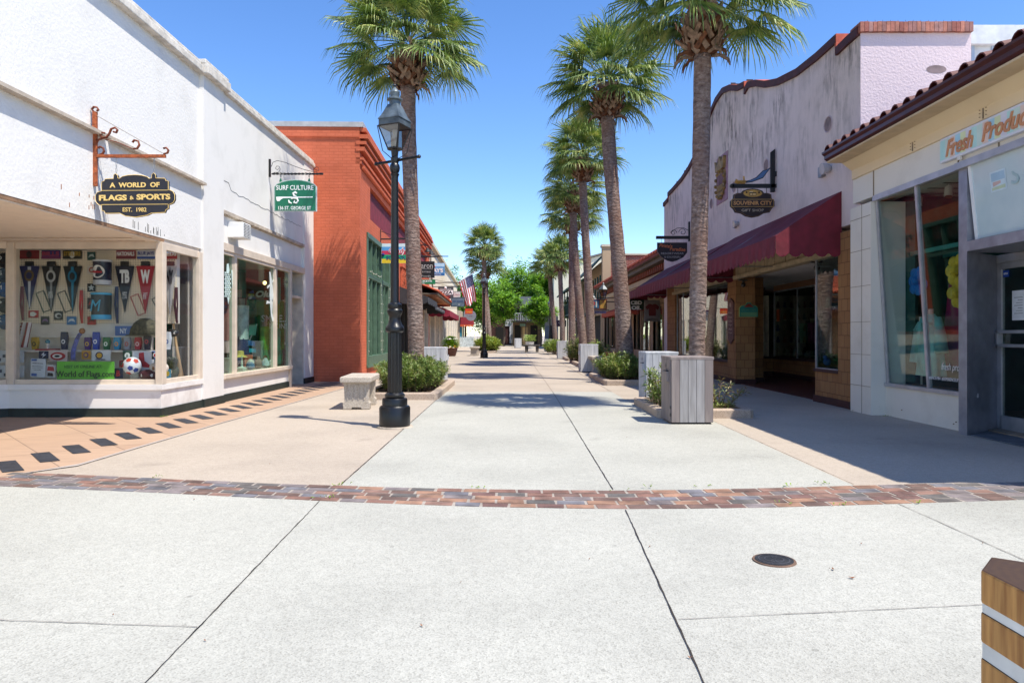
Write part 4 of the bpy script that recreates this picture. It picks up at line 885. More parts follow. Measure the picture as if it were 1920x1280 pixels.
for i,(x,z) in enumerate(((5.62,2.5),(5.56,2.5))):
    f_=T('security_camera','small dark dome lamp hanging from the header '+('beside the pillar' if i==0 else 'beside the small show window'),'light fixture',(x,(17.3,13.0)[i],z)); yy=(17.3,13.0)[i]
    m=M(C('#55504c',.4,metal=.4)); m.box(x-.1,x+.1,yy-.04,yy+.04,z+.02,z+.05); m.tube([(x,yy,z+.02),(x,yy-.02,z-.04)],.03,8); m.build('arm',f_); m=M(C('#3a3735',.3,metal=.4)); m.ball((x,yy-.03,z-.08),.06,10); m.build('lamp_head',f_)
# goods in the souvenir windows
random.seed(21)
def doll(x,y,z,h,shirt,label,skirt='#20303f',grp='clothed display torsos in the souvenir window'):
    t_=T('display_torso',label,'mannequin',(x,y,z),group=grp); m=M(C(shirt,.8,.25)); drape(m,x,y,z+h*.35,z+h*.85,h*.34,h*.28,16); m.build('shirt',t_,smooth=True)
    m=M(C(skirt,.8,.2)); drape(m,x,y,z,z+h*.4,h*.26,h*.36,16); m.build('shorts',t_,smooth=True); m=M(C('#b9a08a',.6)); m.tube([(x,y,z+h*.83),(x,y,z+h*.95)],h*.05,8); m.build('neck',t_)
doll(6.3,19.9,.6,1.25,'#4aa0b8','display torso in a blue tropical shirt behind the left window of the souvenir shop')
doll(6.4,19.2,.6,1.1,'#4a66c0','display torso in a deep blue shirt next to the tiled pillar')
doll(6.9,20.8,.6,1.2,'#5c3f66','display torso in a plum shirt behind the palm trunk')
for i,(x,y,c_,l_) in enumerate(((8.4,18.6,'#a83a58','dark red'),(8.4,19.9,'#a8507e','plum'),(8.5,20.7,'#5c9a74','green'),(8.5,17.2,'#c0b894','khaki'))):
    doll(x,y,.56,1.15,c_,'display torso in a '+l_+' top in the inner window of the entrance','#252525','display torsos in the inner window')
for i in range(10):
    x,y=8.1+.04*(i%3),18.2+.3*i; c_=['#c9c1b0','#7f8f86','#b98a6a','#56786a','#a9a29a'][i%5]; m=M(C(c_,.5,.2)); m.lathe([(.05,0),(.08,.06),(.06,.14),(.03,.18),(.04,.22)],x,y,10,.56)
    m.build('pottery_vase',smooth=True,label='small '+['pale','grey green','tan','dark green','grey'][i%5]+' souvenir vase on the inner window ledge, number '+'one two three four five six seven eight nine ten'.split()[i]+' from the near end',cat='vase',group='souvenir vases in the entrance window')
s=T('shelf_unit','tall display shelves of figurines at the back of the souvenir entrance','shelves',(7.0,21.6,.5)); m=M(C('#c9c0b0',.6)); 
for z in (.62,.95,1.3,1.65,2.0): m.box(6.45,7.75,21.45,21.75,z,z+.02)
m.box(6.45,6.48,21.45,21.75,.56,2.4); m.box(7.1,7.13,21.45,21.75,.56,2.4); m.box(7.72,7.75,21.45,21.75,.56,2.4); m.box(6.45,7.75,21.75,21.77,.56,2.4); m.build('frame',s)
k=0
for z in (.64,.97,1.32,1.67,2.02):
    for j in range(6):
        x=6.56+.2*j; c_=random.choice(['#3c7a80','#a86a3a','#c9b79a','#7a3440','#35508a','#6b7a4a']); m=M(C(c_,.5,.2)); m.lathe([(.04,0),(.055,.05),(.03,.11),(.035,.14),(.01,.2)],x,21.55,8,z)
        m.build('figurine',smooth=True,label='small painted figurine on the dim shelves at the back of the souvenir entrance',cat='figurine',group='figurines on the entrance shelves'); k+=1
# little show window by the pillar: cloths, paper, plants
m=M(C('#e4e2e6',.8,.05)); m.prism([(12.1,2.1),(12.42,2.1),(12.45,2.4),(12.36,2.55),(12.3,2.42),(12.15,2.45)],'x',5.8,5.81); m.build('white_towel',label='white cloth hung at the top of the small show window',cat='cloth')
m=M(C('#e4e2e6',.8,.05)); m.prism([(12.15,1.75),(12.38,1.75),(12.36,1.5),(12.28,1.1),(12.24,1.3)],'x',5.85,5.86); m.build('white_pennant',label='long pointed white pennant in the small show window',cat='pennant')
m=M(C('#b5623a',.8,.1)); m.prism([(12.0,2.1),(12.12,2.1),(12.12,2.45),(12.0,2.45)],'x',5.7,5.71); m.build('poster',label='small orange poster in the top corner of the small show window',cat='poster')
m=M(C('#c9692a',.7,.2)); m.tube([(5.85,12.25,2.5),(5.85,12.22,2.15),(5.83,12.26,1.7)],[.04,.03,.004],6); m.m(C('#8fae2e',.7)).tube([(5.83,12.26,2.1),(5.8,12.2,1.8),(5.82,12.28,1.55)],.012,5); m.build('windsock',label='orange and lime windsock hanging in the small show window',cat='windsock')
m=M(C('#2c2220',.7)); m.lathe([(.06,0),(.16,.05),(.17,.09),(.1,.12)],5.9,12.3,14,1.48); m.build('straw_hat',smooth=True,label='dark hat hanging in the small show window',cat='hat')
m=M(C('#1f5fb0',.5,.2)); m.ball((5.65,12.75,.72),.07,8); m.ball((5.62,12.75,.8),.04,8); m.build('toy_fish',label='blue toy at the left edge of the small show window sill',cat='toy')
m=M(leaf('green_plastic_leaf',['#1b5c34','#2f7a45'],6.,.4,.1)); random.seed(5)
for i in range(60):
    a=random.uniform(0,6.28); y=12.35+random.uniform(-.28,.25); l=random.uniform(.05,.12); x=5.75; z=.62+random.uniform(0,.14); m.quad((x,y,z),(x+l*.3*math.cos(a+.6),y+l*.5*math.sin(a+.6),z+l*.4),(x+l*math.cos(a),y+l*math.sin(a),z+l*.6),(x+l*.3*math.cos(a-.6),y+l*.5*math.sin(a-.6),z+l*.4))
m.build('artificial_plant',label='low green artificial plants on the sill of the small show window',cat='plant')
m=M(C('#8e8e86',.7,.2)); m.box(5.95,6.3,12.0,12.8,.6,1.15); m.m(C('#b7b3a3',.7,.2)).box(5.9,6.32,11.98,12.82,1.15,1.2); m.build('display_stand',label='grey display plinth inside the small show window',cat='stand')
# orange price card in the inner window
m=M(C('#b4552c',.6)); m.box(7.795,7.8,20.75,20.95,1.6,1.95); m.build('price_card',label='orange card stuck to the inner entrance window',cat='card')
# ================================================================ LEFT SIGNS
RUST=C('#a5552c',.75,.3,.3,50,name='rusty_iron',ns=25)
b=T('sign_bracket','rusty orange iron bracket with scrolls, holding the flags and sports sign','bracket',(-5.13,8.72,3.0))
yb=8.72
def bx(u,v): p_=at(u/4.2675,150+v/4.2667,yb); return (p_.x,p_.z)
m=M(RUST); x0=-5.14
def fl(pts,r=.012): m.tube([(a,yb,b_) for a,b_ in pts],r,6,1.6)
m.box(x0-.0,x0+.05,yb-.02,yb+.02,bx(0,850)[1],bx(0,255)[1]); m.box(x0+.05,bx(1325,0)[0],yb-.02,yb+.02,bx(0,622)[1],bx(0,598)[1])
m.build('frame',b,bevel=.003)
m=M(C('#7c3b22',.75,.3,.3,50,name='dark_rust',ns=25))
fl([(x0+.02,bx(0,262)[1]),bx(735,235),bx(752,216),bx(775,220),bx(788,238),bx(775,250)])
fl([bx(1310,592),bx(1340,585),bx(1348,562),bx(1330,542),bx(1308,548)])
fl([bx(762,520),bx(785,480),bx(815,468),bx(850,462),bx(875,430),bx(890,392),bx(920,382),bx(940,400),bx(930,422),bx(908,415)])
fl([bx(850,462),bx(820,462),bx(803,445),bx(812,422),bx(838,425)])
fl([bx(1060,500),bx(1075,482),bx(1105,490),bx(1116,520),bx(1098,548),bx(1068,552)])
fl([bx(785,545),bx(800,535),bx(825,545),bx(833,570),bx(820,592),bx(795,598)])
fl([bx(850,475),bx(950,502),bx(1060,550)],.005)
m.build('scroll',b,smooth=True)
m=M(C('#8d8680',.5)); p,q=bx(755,275),bx(1300,585); m.tube([(p[0],yb,p[1]),(q[0],yb,q[1])],.004,4); m.build('stay_wire',b)
s=T('hanging_sign','black sign with gold lettering reading flags and sports, under a rusty bracket','sign',(bx(1088,0)[0],yb,bx(0,1098)[1]))
GT=C('#e9c77a',.4,.05,name='gold_letter_paint'); NAVY=C('#22232c',.45,.08,name='black_sign_paint')
o_=[(820,835),(822,815),(840,812),(848,795),(915,792),(915,765),(930,752),(947,765),(950,788),(962,792),(985,775),(1030,765),(1088,762),(1140,766),(1185,778),(1200,792),(1218,788),(1220,760),(1235,746),(1250,760),(1252,788),(1325,790),(1332,808),(1352,812),(1352,882),(1365,882),(1390,895),(1403,920),(1403,960),(1390,985),(1365,997),(1352,1000),(1352,1030),(1332,1040),(1325,1062),(1215,1068),(1180,1085),(1088,1100),(1010,1090),(965,1068),(850,1070),(842,1052),(822,1045),(820,1005),(800,1003),(780,985),(771,960),(771,925),(785,902),(805,895),(820,892)]
O=[bx(u,v) for u,v in o_]
m=M(NAVY); m.prism(O,'y',yb-.02,yb+.02); cx_,cz_=bx(1088,940)
m.m(GT)
for v in (888,1000): a=bx(820,v);c_=bx(1352,v-4); m.add([(a[0],yb-.0225,a[1]-.003),(c_[0],yb-.0225,c_[1]-.003),(c_[0],yb-.0225,c_[1]+.003),(a[0],yb-.0225,a[1]+.003)],[(0,1,2,3)])
bw=.006
oo=[(x,yb-.019,z) for x,z in O]; m.tube(oo+[oo[0]],.004,4)
m.build('board',s)
def pw(u0,u1): return (u1-u0)/4.2675*yb/F
m=M(GT); c=bx(1085,843); m.text('A  WORLD  OF',(c[0],yb-.022,c[1]),pw(885,1283),pw(0,40),'S',bold=.035,tilt=.012); c=bx(912,945); m.text('FLAGS',(c[0],yb-.022,c[1]),pw(803,1025),pw(0,46),'S',bold=.045,tilt=.012)
c=bx(1235,938); m.text('SPORTS',(c[0],yb-.022,c[1]),pw(1100,1370),pw(0,46),'S',bold=.045,tilt=.012); c=bx(1062,945); m.text('&',(c[0],yb-.022,c[1]),pw(0,32),pw(0,30),'S',bold=.02,tilt=.2)
c=bx(1085,1040); m.text('EST.  1982',(c[0],yb-.022,c[1]),pw(990,1180),pw(0,34),'S',bold=.012); m.build('lettering',s)
m=M(C('#9d9a94',.35,.1,metal=.8))
for u in (931,1234):
    for k in range(5):
        x,z=bx(u,625+k*28); z2=z-.036
        if k%2: m.tube([(x-.008,yb,z),(x+.008,yb,z),(x+.008,yb,z2),(x-.008,yb,z2),(x-.008,yb,z)],.003,4)
        else: m.tube([(x,yb-.008,z),(x,yb+.008,z),(x,yb+.008,z2),(x,yb-.008,z2),(x,yb-.008,z)],.003,4)
m.build('chain',s)
# surf sign
yb=15.0
def sx_(u,v): p_=at(370+u/4.2667,260+v/4.2667,yb); return (p_.x,p_.z)
b=T('sign_bracket','black twisted iron bar with thin scrolls, holding the green surf sign','bracket',(-5.13,yb,3.9))
m=M(BLK); a=sx_(583,165); c=sx_(583,308); m.box(-5.14,-5.09,yb-.02,yb+.02,c[1],a[1]); p=sx_(595,282); q=sx_(1000,282); n_=40
m.add([],[]); 
for ph in (0,PI): m.tube([(p[0]+(q[0]-p[0])*k/n_,yb+.012*math.cos(k*1.1+ph),p[1]+.012*math.sin(k*1.1+ph)) for k in range(n_+1)],.014,5)
m.ball((q[0],yb,q[1]),.025,8); m.build('frame',b)
m=M(BLK)
def th(pts,r=.006): m.tube([(sx_(*p_)[0],yb,sx_(*p_)[1]) for p_ in pts],r,5)
th([(592,225),(605,190),(640,176),(700,190),(780,222),(860,250),(940,268)]); 
th([(612,272),(650,270),(664,245),(655,222),(635,220),(625,238),(640,252),(650,240)]); th([(940,268),(970,258),(972,235),(955,226),(938,238),(945,255),(960,248)])
m.build('scroll',b)
s=T('hanging_sign','green arched hanging sign with white surfboard picture and white lettering','sign',(sx_(785,0)[0],yb,sx_(0,585)[1]))
def sgb(k,zo=0):
    pts=[(615,583),(615,385),(635,362),(680,343),(730,332),(785,328),(840,332),(890,343),(935,362),(957,385),(957,583)]
    return scale([sx_(*p_) for p_ in pts],k,sx_(786,0)[0],sx_(0,460)[1])
m=M(C('#dfe6e2',.5)); m.prism(sgb(1),'y',yb-.015,yb+.015); m.m(C('#0b6b4e',.35,.08,name='sign_green')).prism(sgb(.975),'y',yb-.02,yb+.02); m.m(C('#dfe6e2',.5)).prism(sgb(.955),'y',yb-.0215,yb-.02);m.m(C('#0b6b4e',.35,.08,name='sign_green')).prism(sgb(.945),'y',yb-.023,yb-.0215)
for u in (667,895): a=sx_(u,335); m.prism([(a[0]-.03,a[1]-.03),(a[0]+.03,a[1]-.03),(a[0]+.012,a[1]+.04),(a[0]-.012,a[1]+.04)],'y',yb-.01,yb+.01)
m.build('board',s)
WHT=C('#eef0ee',.5,.03,name='white_letter_paint'); m=M(WHT)
k_=yb/F/4.2667
c=sx_(783,394); m.text('SURF CULTURE',(c[0],yb-.024,c[1]),298*k_,38*k_,'S',bold=.01); c=sx_(782,556); m.text('136 ST. GEORGE ST',(c[0],yb-.024,c[1]),262*k_,28*k_,'S',bold=.01); m.build('lettering',s)
m=M(WHT); P_=lambda pts:[sx_(*p_) for p_ in pts]
m.prism(P_([(633,468),(660,466),(780,467),(925,465),(925,473),(780,475),(690,478),(672,488),(660,502),(642,503),(636,490)]),'y',yb-.026,yb-.023)
m.tube([(sx_(*p_)[0],yb-.024,sx_(*p_)[1]) for p_ in [(800,440),(785,430),(770,440),(775,456),(795,462)]],[.014,.022,.024,.02,.008],6)
m.tube([(sx_(*p_)[0],yb-.024,sx_(*p_)[1]) for p_ in [(732,492),(738,512),(758,520)]],[.006,.02,.008],6); m.tube([(sx_(*p_)[0],yb-.024,sx_(*p_)[1]) for p_ in [(752,485),(772,476),(800,480),(808,500),(795,518),(775,512),(782,495)]],[.008,.02,.02,.018,.018,.018,.01],6)
m.build('surfer_picture',s)
m=M(C('#9d9a94',.35,.1,metal=.8))
for u in (667,895):
    a=sx_(u,285); m.tube([(a[0],yb,a[1]),(a[0],yb,a[1]-.1)],.006,5); m.tube([(a[0]-.012,yb,a[1]-.03),(a[0]+.012,yb,a[1]-.03),(a[0]+.012,yb,a[1]-.06),(a[0]-.012,yb,a[1]-.06),(a[0]-.012,yb,a[1]-.03)],.003,4)
m.build('chain',s)
# far left signs, all hung square to the street
def arm(name,label,Y,xw,xe,z,zp=None):
    b=T(name,label,'bracket',(xw,Y,z)); m=M(BLKM); m.tube([(xw,Y,z),(xe,Y,z)],.022,6); m.box(xw-.03,xw+.03,Y-.03,Y+.03,z-.15,z+.3); m.tube([(xw,Y,z+.25),((xw+xe)/2,Y,z+.06),(xe-.1,Y,z)],.01,5); m.build('frame',b); return b
def panel(label,Y,x0,x1,z0,z1,bc,cat='sign',rounded=False):
    s=T('hanging_sign',label,cat,((x0+x1)/2,Y,z0)); m=M(bc); m.box(x0,x1,Y-.02,Y+.02,z0,z1); m.build('board',s); return s
Y=21.8; arm('sign_bracket','thin black bar holding the rainbow candy sign behind the lamp post',Y,-4.05,-3.05,4.14)
s=panel('rainbow striped candy sign partly hidden by the near lamp post',Y,-4.0,-3.1,3.4,4.0,C('#e8ecec',.5))
m=M(); z=3.4
for c_,h in (('#e6c52f',.13),('#12a071',.13),('#c8375a',.12),('#5aa0dc',.12),('#cfe6ee',.1)): m.m(C(c_,.5,.05)).box(-3.99,-3.11,Y-.024,Y-.02,z,z+h-.0005); z+=h
m.m(WHT).text('Candy',(-3.5,Y-.026,3.76),.56,.24,'S',shear=.25,bold=.06); m.m(C('#d2304a',.5)).text('Candy',(-3.5,Y-.031,3.76),.54,.22,'S',shear=.25,bold=.0); m.m(C('#2b2f7a',.5)).text('SCHOOL',(-3.55,Y-.026,3.56),.6,.11,'S',bold=.02)
m.ball((-3.16,Y-.02,3.68),.05,6); m.ball((-3.95,Y-.02,3.66),.05,6); m.m(WHT).prism([(-3.6,3.4),(-3.5,3.4),(-3.55,3.36)],'y',Y-.02,Y); m.build('face',s)
Y=28.; arm('sign_bracket','black bar over the black macaron sign',Y,-4.3,-2.9,4.28)
s=panel('black square sign with pale lettering, behind the near palm trunk',Y,-4.05,-3.05,3.45,4.1,BLKM); m=M(C('#b9b6b2',.5)); m.text('macaron',(-3.55,Y-.022,3.9),.86,.14,'S'); m.box(-3.9,-3.12,Y-.024,Y-.021,3.79,3.8); m.text('pastries',(-3.5,Y-.022,3.68),.6,.1,'S'); m.text('& Foods',(-3.45,Y-.022,3.52),.5,.07,'S'); m.build('lettering',s)
s=panel('small green ticket sign below the black square sign',Y,-4.05,-3.02,3.2,3.38,C('#147a4c',.5)); m=M(WHT); m.text('TICKETS',(-3.45,Y-.022,3.32),.6,.07,'S',bold=.03); m.text('HERE',(-3.6,Y-.022,3.235),.34,.05,'S'); m.build('lettering',s)
g_=T('gooseneck_lamp','black gooseneck sign lamp above the blue ice cream sign','lamp',(-4.4,30,4.6)); m=M(BLKM); m.tube([(-4.45,30,4.4),(-4.2,30,4.85),(-3.8,30,5.0),(-3.5,30,4.95),(-3.4,30,4.75)],.02,6); m.lathe([(.03,.16),(.05,.12),(.14,.02),(.15,0)],-3.4,30,12,4.6); m.build('lamp_head',g_)
g_=T('gooseneck_lamp','black gooseneck sign lamp just right of the near palm trunk','lamp',(-4.5,27,4.6)); m=M(BLKM); m.tube([(-4.25,27,4.2),(-4.0,27,4.7),(-3.5,27,4.8),(-3.25,27,4.6)],.018,6); m.lathe([(.03,.16),(.05,.12),(.12,.02),(.13,0)],-3.2,27,12,4.35); m.build('lamp_head',g_)
Y=33.; arm('sign_bracket','long thin bar over the blue ice cream sign',Y,-4.5,-2.95,4.85)
s=panel('pale blue sign with red berries and white lettering on the cream building',Y,-4.1,-3.12,3.95,4.54,C('#6aa6d4',.5,.2)); m=M(WHT); m.text("KAY'S",(-3.5,Y-.022,4.2),.6,.2,'S',bold=.05); m.m(C('#b8e0f4',.5)).box(-4.08,-3.14,Y-.023,Y-.02,4.38,4.52); m.m(C('#c93a3f',.5)).ball((-3.75,Y-.03,4.4),.07,8); m.ball((-3.62,Y-.03,4.37),.06,8); m.m(C('#2469a8',.5)).box(-4.08,-3.14,Y-.024,Y-.02,3.98,4.06); m.m(WHT).text('ICE CREAM',(-3.6,Y-.026,4.02),.6,.05,'S'); m.build('face',s)
Y=38.; arm('sign_bracket','dark double bar bracket over the black and white pizza sign',Y,-4.6,-2.7,4.0)
s=panel('black and white pizza sign over the red tile canopy',Y,-3.95,-3.13,3.14,3.8,C('#45494e',.6)); m=M(WHT); m.box(-3.93,-3.15,Y-.023,Y-.02,3.36,3.6); m.m(BLKM).text('PIZZA',(-3.54,Y-.025,3.48),.7,.17,'S',bold=.04); m.m(C('#8c2a2a',.5)).text('TIME',(-3.54,Y-.025,3.24),.5,.13,'S',bold=.04); m.m(WHT).ball((-3.55,Y-.03,3.72),.07,8,sy=.3); m.text('New York',(-3.54,Y-.03,3.66),.6,.05,'S'); m.build('face',s)
Y=42.; s=panel('red and white script sign beyond the pizza sign',Y,-3.5,-3.05,3.15,3.75,C('#d9d5cd',.5)); m=M(C('#a8323c',.6)); m.text('Coca',(-3.28,Y-.022,3.6),.36,.16,'S',shear=.3); m.text('Grill',(-3.28,Y-.022,3.35),.36,.16,'S',shear=.3); m.build('lettering',s)
arm('sign_bracket','thin bar over the red and white script sign',Y,-4.7,-2.9,4.05)
Y=41.; s=panel('grey-blue rectangular sign hanging beside the flag',Y,-3.52,-2.72,2.82,3.38,C('#1d2630',.5)); m=M(C('#5f7280',.5,.15)); m.box(-3.48,-2.76,Y-.024,Y-.02,2.86,3.34); m.m(C('#2b4b78',.5)).text('BON FRANCE',(-3.12,Y-.026,3.14),.58,.09,'S',bold=.03); m.m(WHT).text('A',(-3.05,Y-.026,2.95),.07,.09,'S'); m.build('face',s)
m=M(C('#7a7a78',.5)); m.tube([(-3.1,41,2.82),(-3.1,41,2.6)],.01,4); m.tube([(-3.5,41,3.4),(-3.5,41,3.7)],.01,4); m.tube([(-4.6,41,3.7),(-2.7,41,3.7)],.02,4); m.build('hanger',s)
Y=52.; s=T('hanging_sign','round white and purple ice cream sign above the far red awning','sign',(-3.1,Y,2.3)); m=M(C('#e3e3e0',.5)); m.lathe([(.38,0),(.38,.05)],0,0,24); 
m.v=[(-3.0+a,Y+c_,2.62+b_) for a,b_,c_ in m.v]; m.prism([(-3.55,2.5),(-3.0,2.5),(-2.95,2.95),(-3.2,3.06),(-3.5,2.95)],'y',Y-.03,Y+.05); m.build('board',s)
m=M(C('#6a2f6a',.5)); m.box(-3.3,-2.95,Y-.04,Y-.031,2.9,3.04); m.text('ice cream',(-3.2,Y-.03,2.75),.5,.1,'S',shear=.3); m.m(C('#b84a5a',.5)).text('Cones',(-3.1,Y-.03,2.6),.4,.1,'S'); m.build('lettering',s)
m=M(C('#333',.5)); m.tube([(-5,Y,3.15),(-2.8,Y,3.15)],.02,4); m.build('bracket',s)
Y=47.; s=panel('small orange lit sign partly behind the flag',Y,-3.1,-2.6,2.6,2.95,C('#c4401c',.5)); m=M(C('#f0c050',.5)); m.text('OPEN',(-2.85,Y-.022,2.72),.4,.1,'S'); m.build('lettering',s)
# flag
fg=T('flag','American flag hanging from an angled white pole on the cream building','flag',(-3.35,45,4.55))
m=M(C('#d8d8d8',.4)); m.tube([(-3.45,45,4.5),(-2.4,44.9,5.15)],.025,8); m.ball((-2.38,44.9,5.17),.05,8); m.build('pole',fg)
RD=C('#b31f33',.8,.08); WH=C('#e6e6e6',.8,.05); BL=C('#27305e',.8,.08)
m=M(); NS=13; NL=20
def fpt(i,j):  # i across the pole 0..1, j down 0..1
    x=-3.35+.85*i+.45*j-.0*i*j; z=4.55+.5*i-1.62*j+.25*j*i*0; x-=.18*j*i; y=44.95+.1*math.sin(i*9+j*2)*(.3+j)
    if j>.75: z+=.1*math.sin(i*12)
    return (x,y,z)
for s_ in range(NS):
    m.m(RD if s_%2==0 else WH)
    for j in range(NL):
        a,b_=s_/NS,(s_+1)/NS
        if b_>6.01/NS and (j+1)/NL<=.42: m.m(BL)
        else: m.m(RD if s_%2==0 else WH)
        m.quad(fpt(a,j/NL),fpt(b_,j/NL),fpt(b_,(j+1)/NL),fpt(a,(j+1)/NL))
m.m(WH)
for a in range(6):
    for j in range(8):
        p_=fpt(.5+.08*a,.03+.048*j); r=.014; m.quad(*[(p_[0]+r*math.cos(k*PI/2),p_[1]-.012,p_[2]+r*math.sin(k*PI/2)) for k in range(4)])
m.build('cloth',fg)

# ================================================================ FURNITURE
def gas_lamp(label,loc,rz=0,group='black gas-style street lamps'):
    t_=T('street_lamp',label,'street lamp',loc,local=True,rz=rz,group=group)
    m=M(BLK); m.lathe([(.195,.0),(.2,.02),(.2,.24),(.185,.262),(.163,.27),(.163,.345),(.155,.36),(.12,.365),(.13,.385),(.13,.41),(.11,.43),(.09,.44)],n=32,z0=.02)
    m.build('base',t_,smooth='auto')
    m=M(C('#b7aa9a',.8,.2)); m.lathe([(.235,0.003),(.23,.022)],n=24); m.build('footing',t_)
    m=M(BLK); m.lathe([(.088,.44),(.096,.47),(.09,1.24)],n=32,fl=.09); m.lathe([(.093,1.23),(.12,1.25),(.125,1.28),(.115,1.31),(.09,1.34),(.074,1.4),(.074,1.44),(.09,1.47),(.1,1.5),(.1,1.52),(.085,1.54),(.095,1.56),(.09,1.6),(.06,1.62),(.056,1.65),(.045,3.25),(.05,3.27),(.06,3.29),(.045,3.3),(.06,3.33),(.068,3.37),(.06,3.41),(.045,3.43),(.052,3.45),(.052,3.5),(.03,3.53)],n=20); m.build('post',t_,smooth='auto')
    m=M(BLK); d=Vector((.61,-.39,0)).normalized()*.37; m.tube([tuple(-d+Vector((.03,0,3.47))),tuple(d+Vector((.03,0,3.47)))],.019,8); m.ball(tuple(d+Vector((.03,0,3.47))),.026,8); m.ball(tuple(-d+Vector((.03,0,3.47))),.026,8); m.build('ladder_bar',t_)
    q=R(45-22); LG=C('#626c70',.45,.3,.2,30,metal=.3,name='weathered_lead')
    m=M(LG); m.lathe([(.212,3.9),(.212,3.985)],n=4,rot=q); m.lathe([(.226,3.985),(.22,3.995),(.18,4.04),(.145,4.1),(.105,4.17),(.09,4.19)],n=4,rot=q); m.build('roof',t_)
    m=M(LG); m.lathe([(.072,4.13),(.072,4.24),(.1,4.25),(.1,4.265),(.06,4.29),(.062,4.34),(.066,4.35),(.055,4.37),(.04,4.39),(.018,4.41),(.018,4.42)],n=20); m.m(BLK).ball((0,0,4.44),.024,8); m.build('finial',t_,smooth='auto')
    m=M(C('#33312f',.5,.2,metal=.3)); 
    c0=[(.095*math.cos(q+k*PI/2),.095*math.sin(q+k*PI/2),3.62) for k in range(4)]; c1=[(.215*math.cos(q+k*PI/2),.215*math.sin(q+k*PI/2),3.9) for k in range(4)]
    for k in range(4):
        m.tube([c0[k],c1[k]],.009,5); m.tube([c0[k],c0[(k+1)%4]],.009,5); m.tube([c1[k],c1[(k+1)%4]],.011,5)
        e=[(.23*math.cos(q+k*PI/2),.23*math.sin(q+k*PI/2),3.9),(.16*math.cos(q+k*PI/2),.16*math.sin(q+k*PI/2),3.58),(.04*math.cos(q+k*PI/2),.04*math.sin(q+k*PI/2),3.49)]; m.tube(e,.006,5)
    m.lathe([(.04,3.5),(.05,3.6),(.1,3.61),(.1,3.625)],n=12)
    lf=m.build('lantern_frame',t_)
    m=M(glass('lantern_glass','#d6d3cc',.6,.12)); 
    for k in range(4): m.quad(c0[k],c0[(k+1)%4],c1[(k+1)%4],c1[k])
    m.build('pane',lf)
    m=M(C('#cfccc4',.3,.05)); m.lathe([(.02,3.63),(.05,3.67),(.05,3.74),(.03,3.8),(.035,3.86)],n=12); m.build('mantle',lf,smooth=True)
    return t_
L1=gas_lamp('large black gas-style street lamp closest of all, beside the stone bench',(-1.525,9.25,.0))
L2=dup(L1,(-1.45,37,0),label='black gas-style street lamp further down on the left, in front of the far double palm')
L3=dup(L1,(3.3,62,0),label='distant black gas-style street lamp on the right behind the farthest palms')
def wall_lantern(x,y,z,label):
    t_=T('wall_lantern',label,'lantern',(x,y,z),local=False); LG=C('#5f6468',.45,.2,metal=.3); q=R(20)
    m=M(LG); m.lathe([(.25,.5),(.22,.55),(.08,.72),(.05,.74),(.06,.8),(.02,.86)],x,y,6,z,q); m.lathe([(.12,.0),(.13,.03)],x,y,6,z,q); m.build('roof',t_); m=M(glass('lantern_glass','#d6d3cc',.6,.12)); m.lathe([(.12,.03),(.23,.5)],x,y,6,z,q); m.build('pane',t_)
    m=M(BLKM); m.tube([(x,y,z),(x,y,z-.12)],.03,6); m.tube([(x-.1,y,z-.12),(5.6,y,z-.12)],.025,6)
    for k in range(6): a=q+k*PI/3; m.tube([(x+.12*math.cos(a),y+.12*math.sin(a),z+.03),(x+.235*math.cos(a),y+.235*math.sin(a),z+.5)],.01,4)
    m.build('frame',t_)
wall_lantern(4.62,36,3.0,'lantern on a bracket above the red framed picture sign on the right')
wall_lantern(4.66,41,2.75,'second lantern further back on the right, half hidden by a palm trunk')
STN=aggregate('bench_stone','#b5aa9c','#7f7468','#cfc6ba',90,.55)
def bench(label,loc,rz,group='stone benches along the street',col=None):
    mt=col or STN; t_=T('stone_bench',label,'bench',loc,rz=rz,group=group,local=True)
    m=M(mt); m.prism([(-.24,.43),(.24,.43),(.25,.45),(.25,.51),(.24,.53),(-.24,.53),(-.25,.51),(-.25,.45)],'y',0,1.15); m.build('seat',t_,bevel=.02,seg=3)
    for y in (.1,.86):
        m=M(mt); m.prism([(-.2,.43),(.2,.43),(.195,.3),(.19,.13),(.22,.1),(.21,.0),(.08,.0),(.07,.03),(-.07,.03),(-.08,.0),(-.21,.0),(-.22,.1),(-.19,.13),(-.195,.3)],'y',y,y+.16)
        for k in range(4): m.prism([(-.145+.09*k-.01,.15),(-.145+.09*k+.01,.15),(-.145+.09*k+.01,.4),(-.145+.09*k-.01,.4)],'y',y-.012,y+.17)
        m.build('leg',t_,bevel=.008)
    return t_
B1=bench('pale stone bench closest of all, beside the big lamp post',(-2.5,11.35,.004),R(4))
dup(B1,(-2.2,41,.0),R(-3),'pale stone bench far down the left side beyond the flower pot')
dup(B1,(2.75,22.2,.0),R(3),'low stone bench in front of the slatted bin on the right')
B4=bench('dark weathered bench far down the right side beside a white bin',(1.95,50,.0),R(80),group='stone benches along the street',col=C('#4d4843',.8,.2))
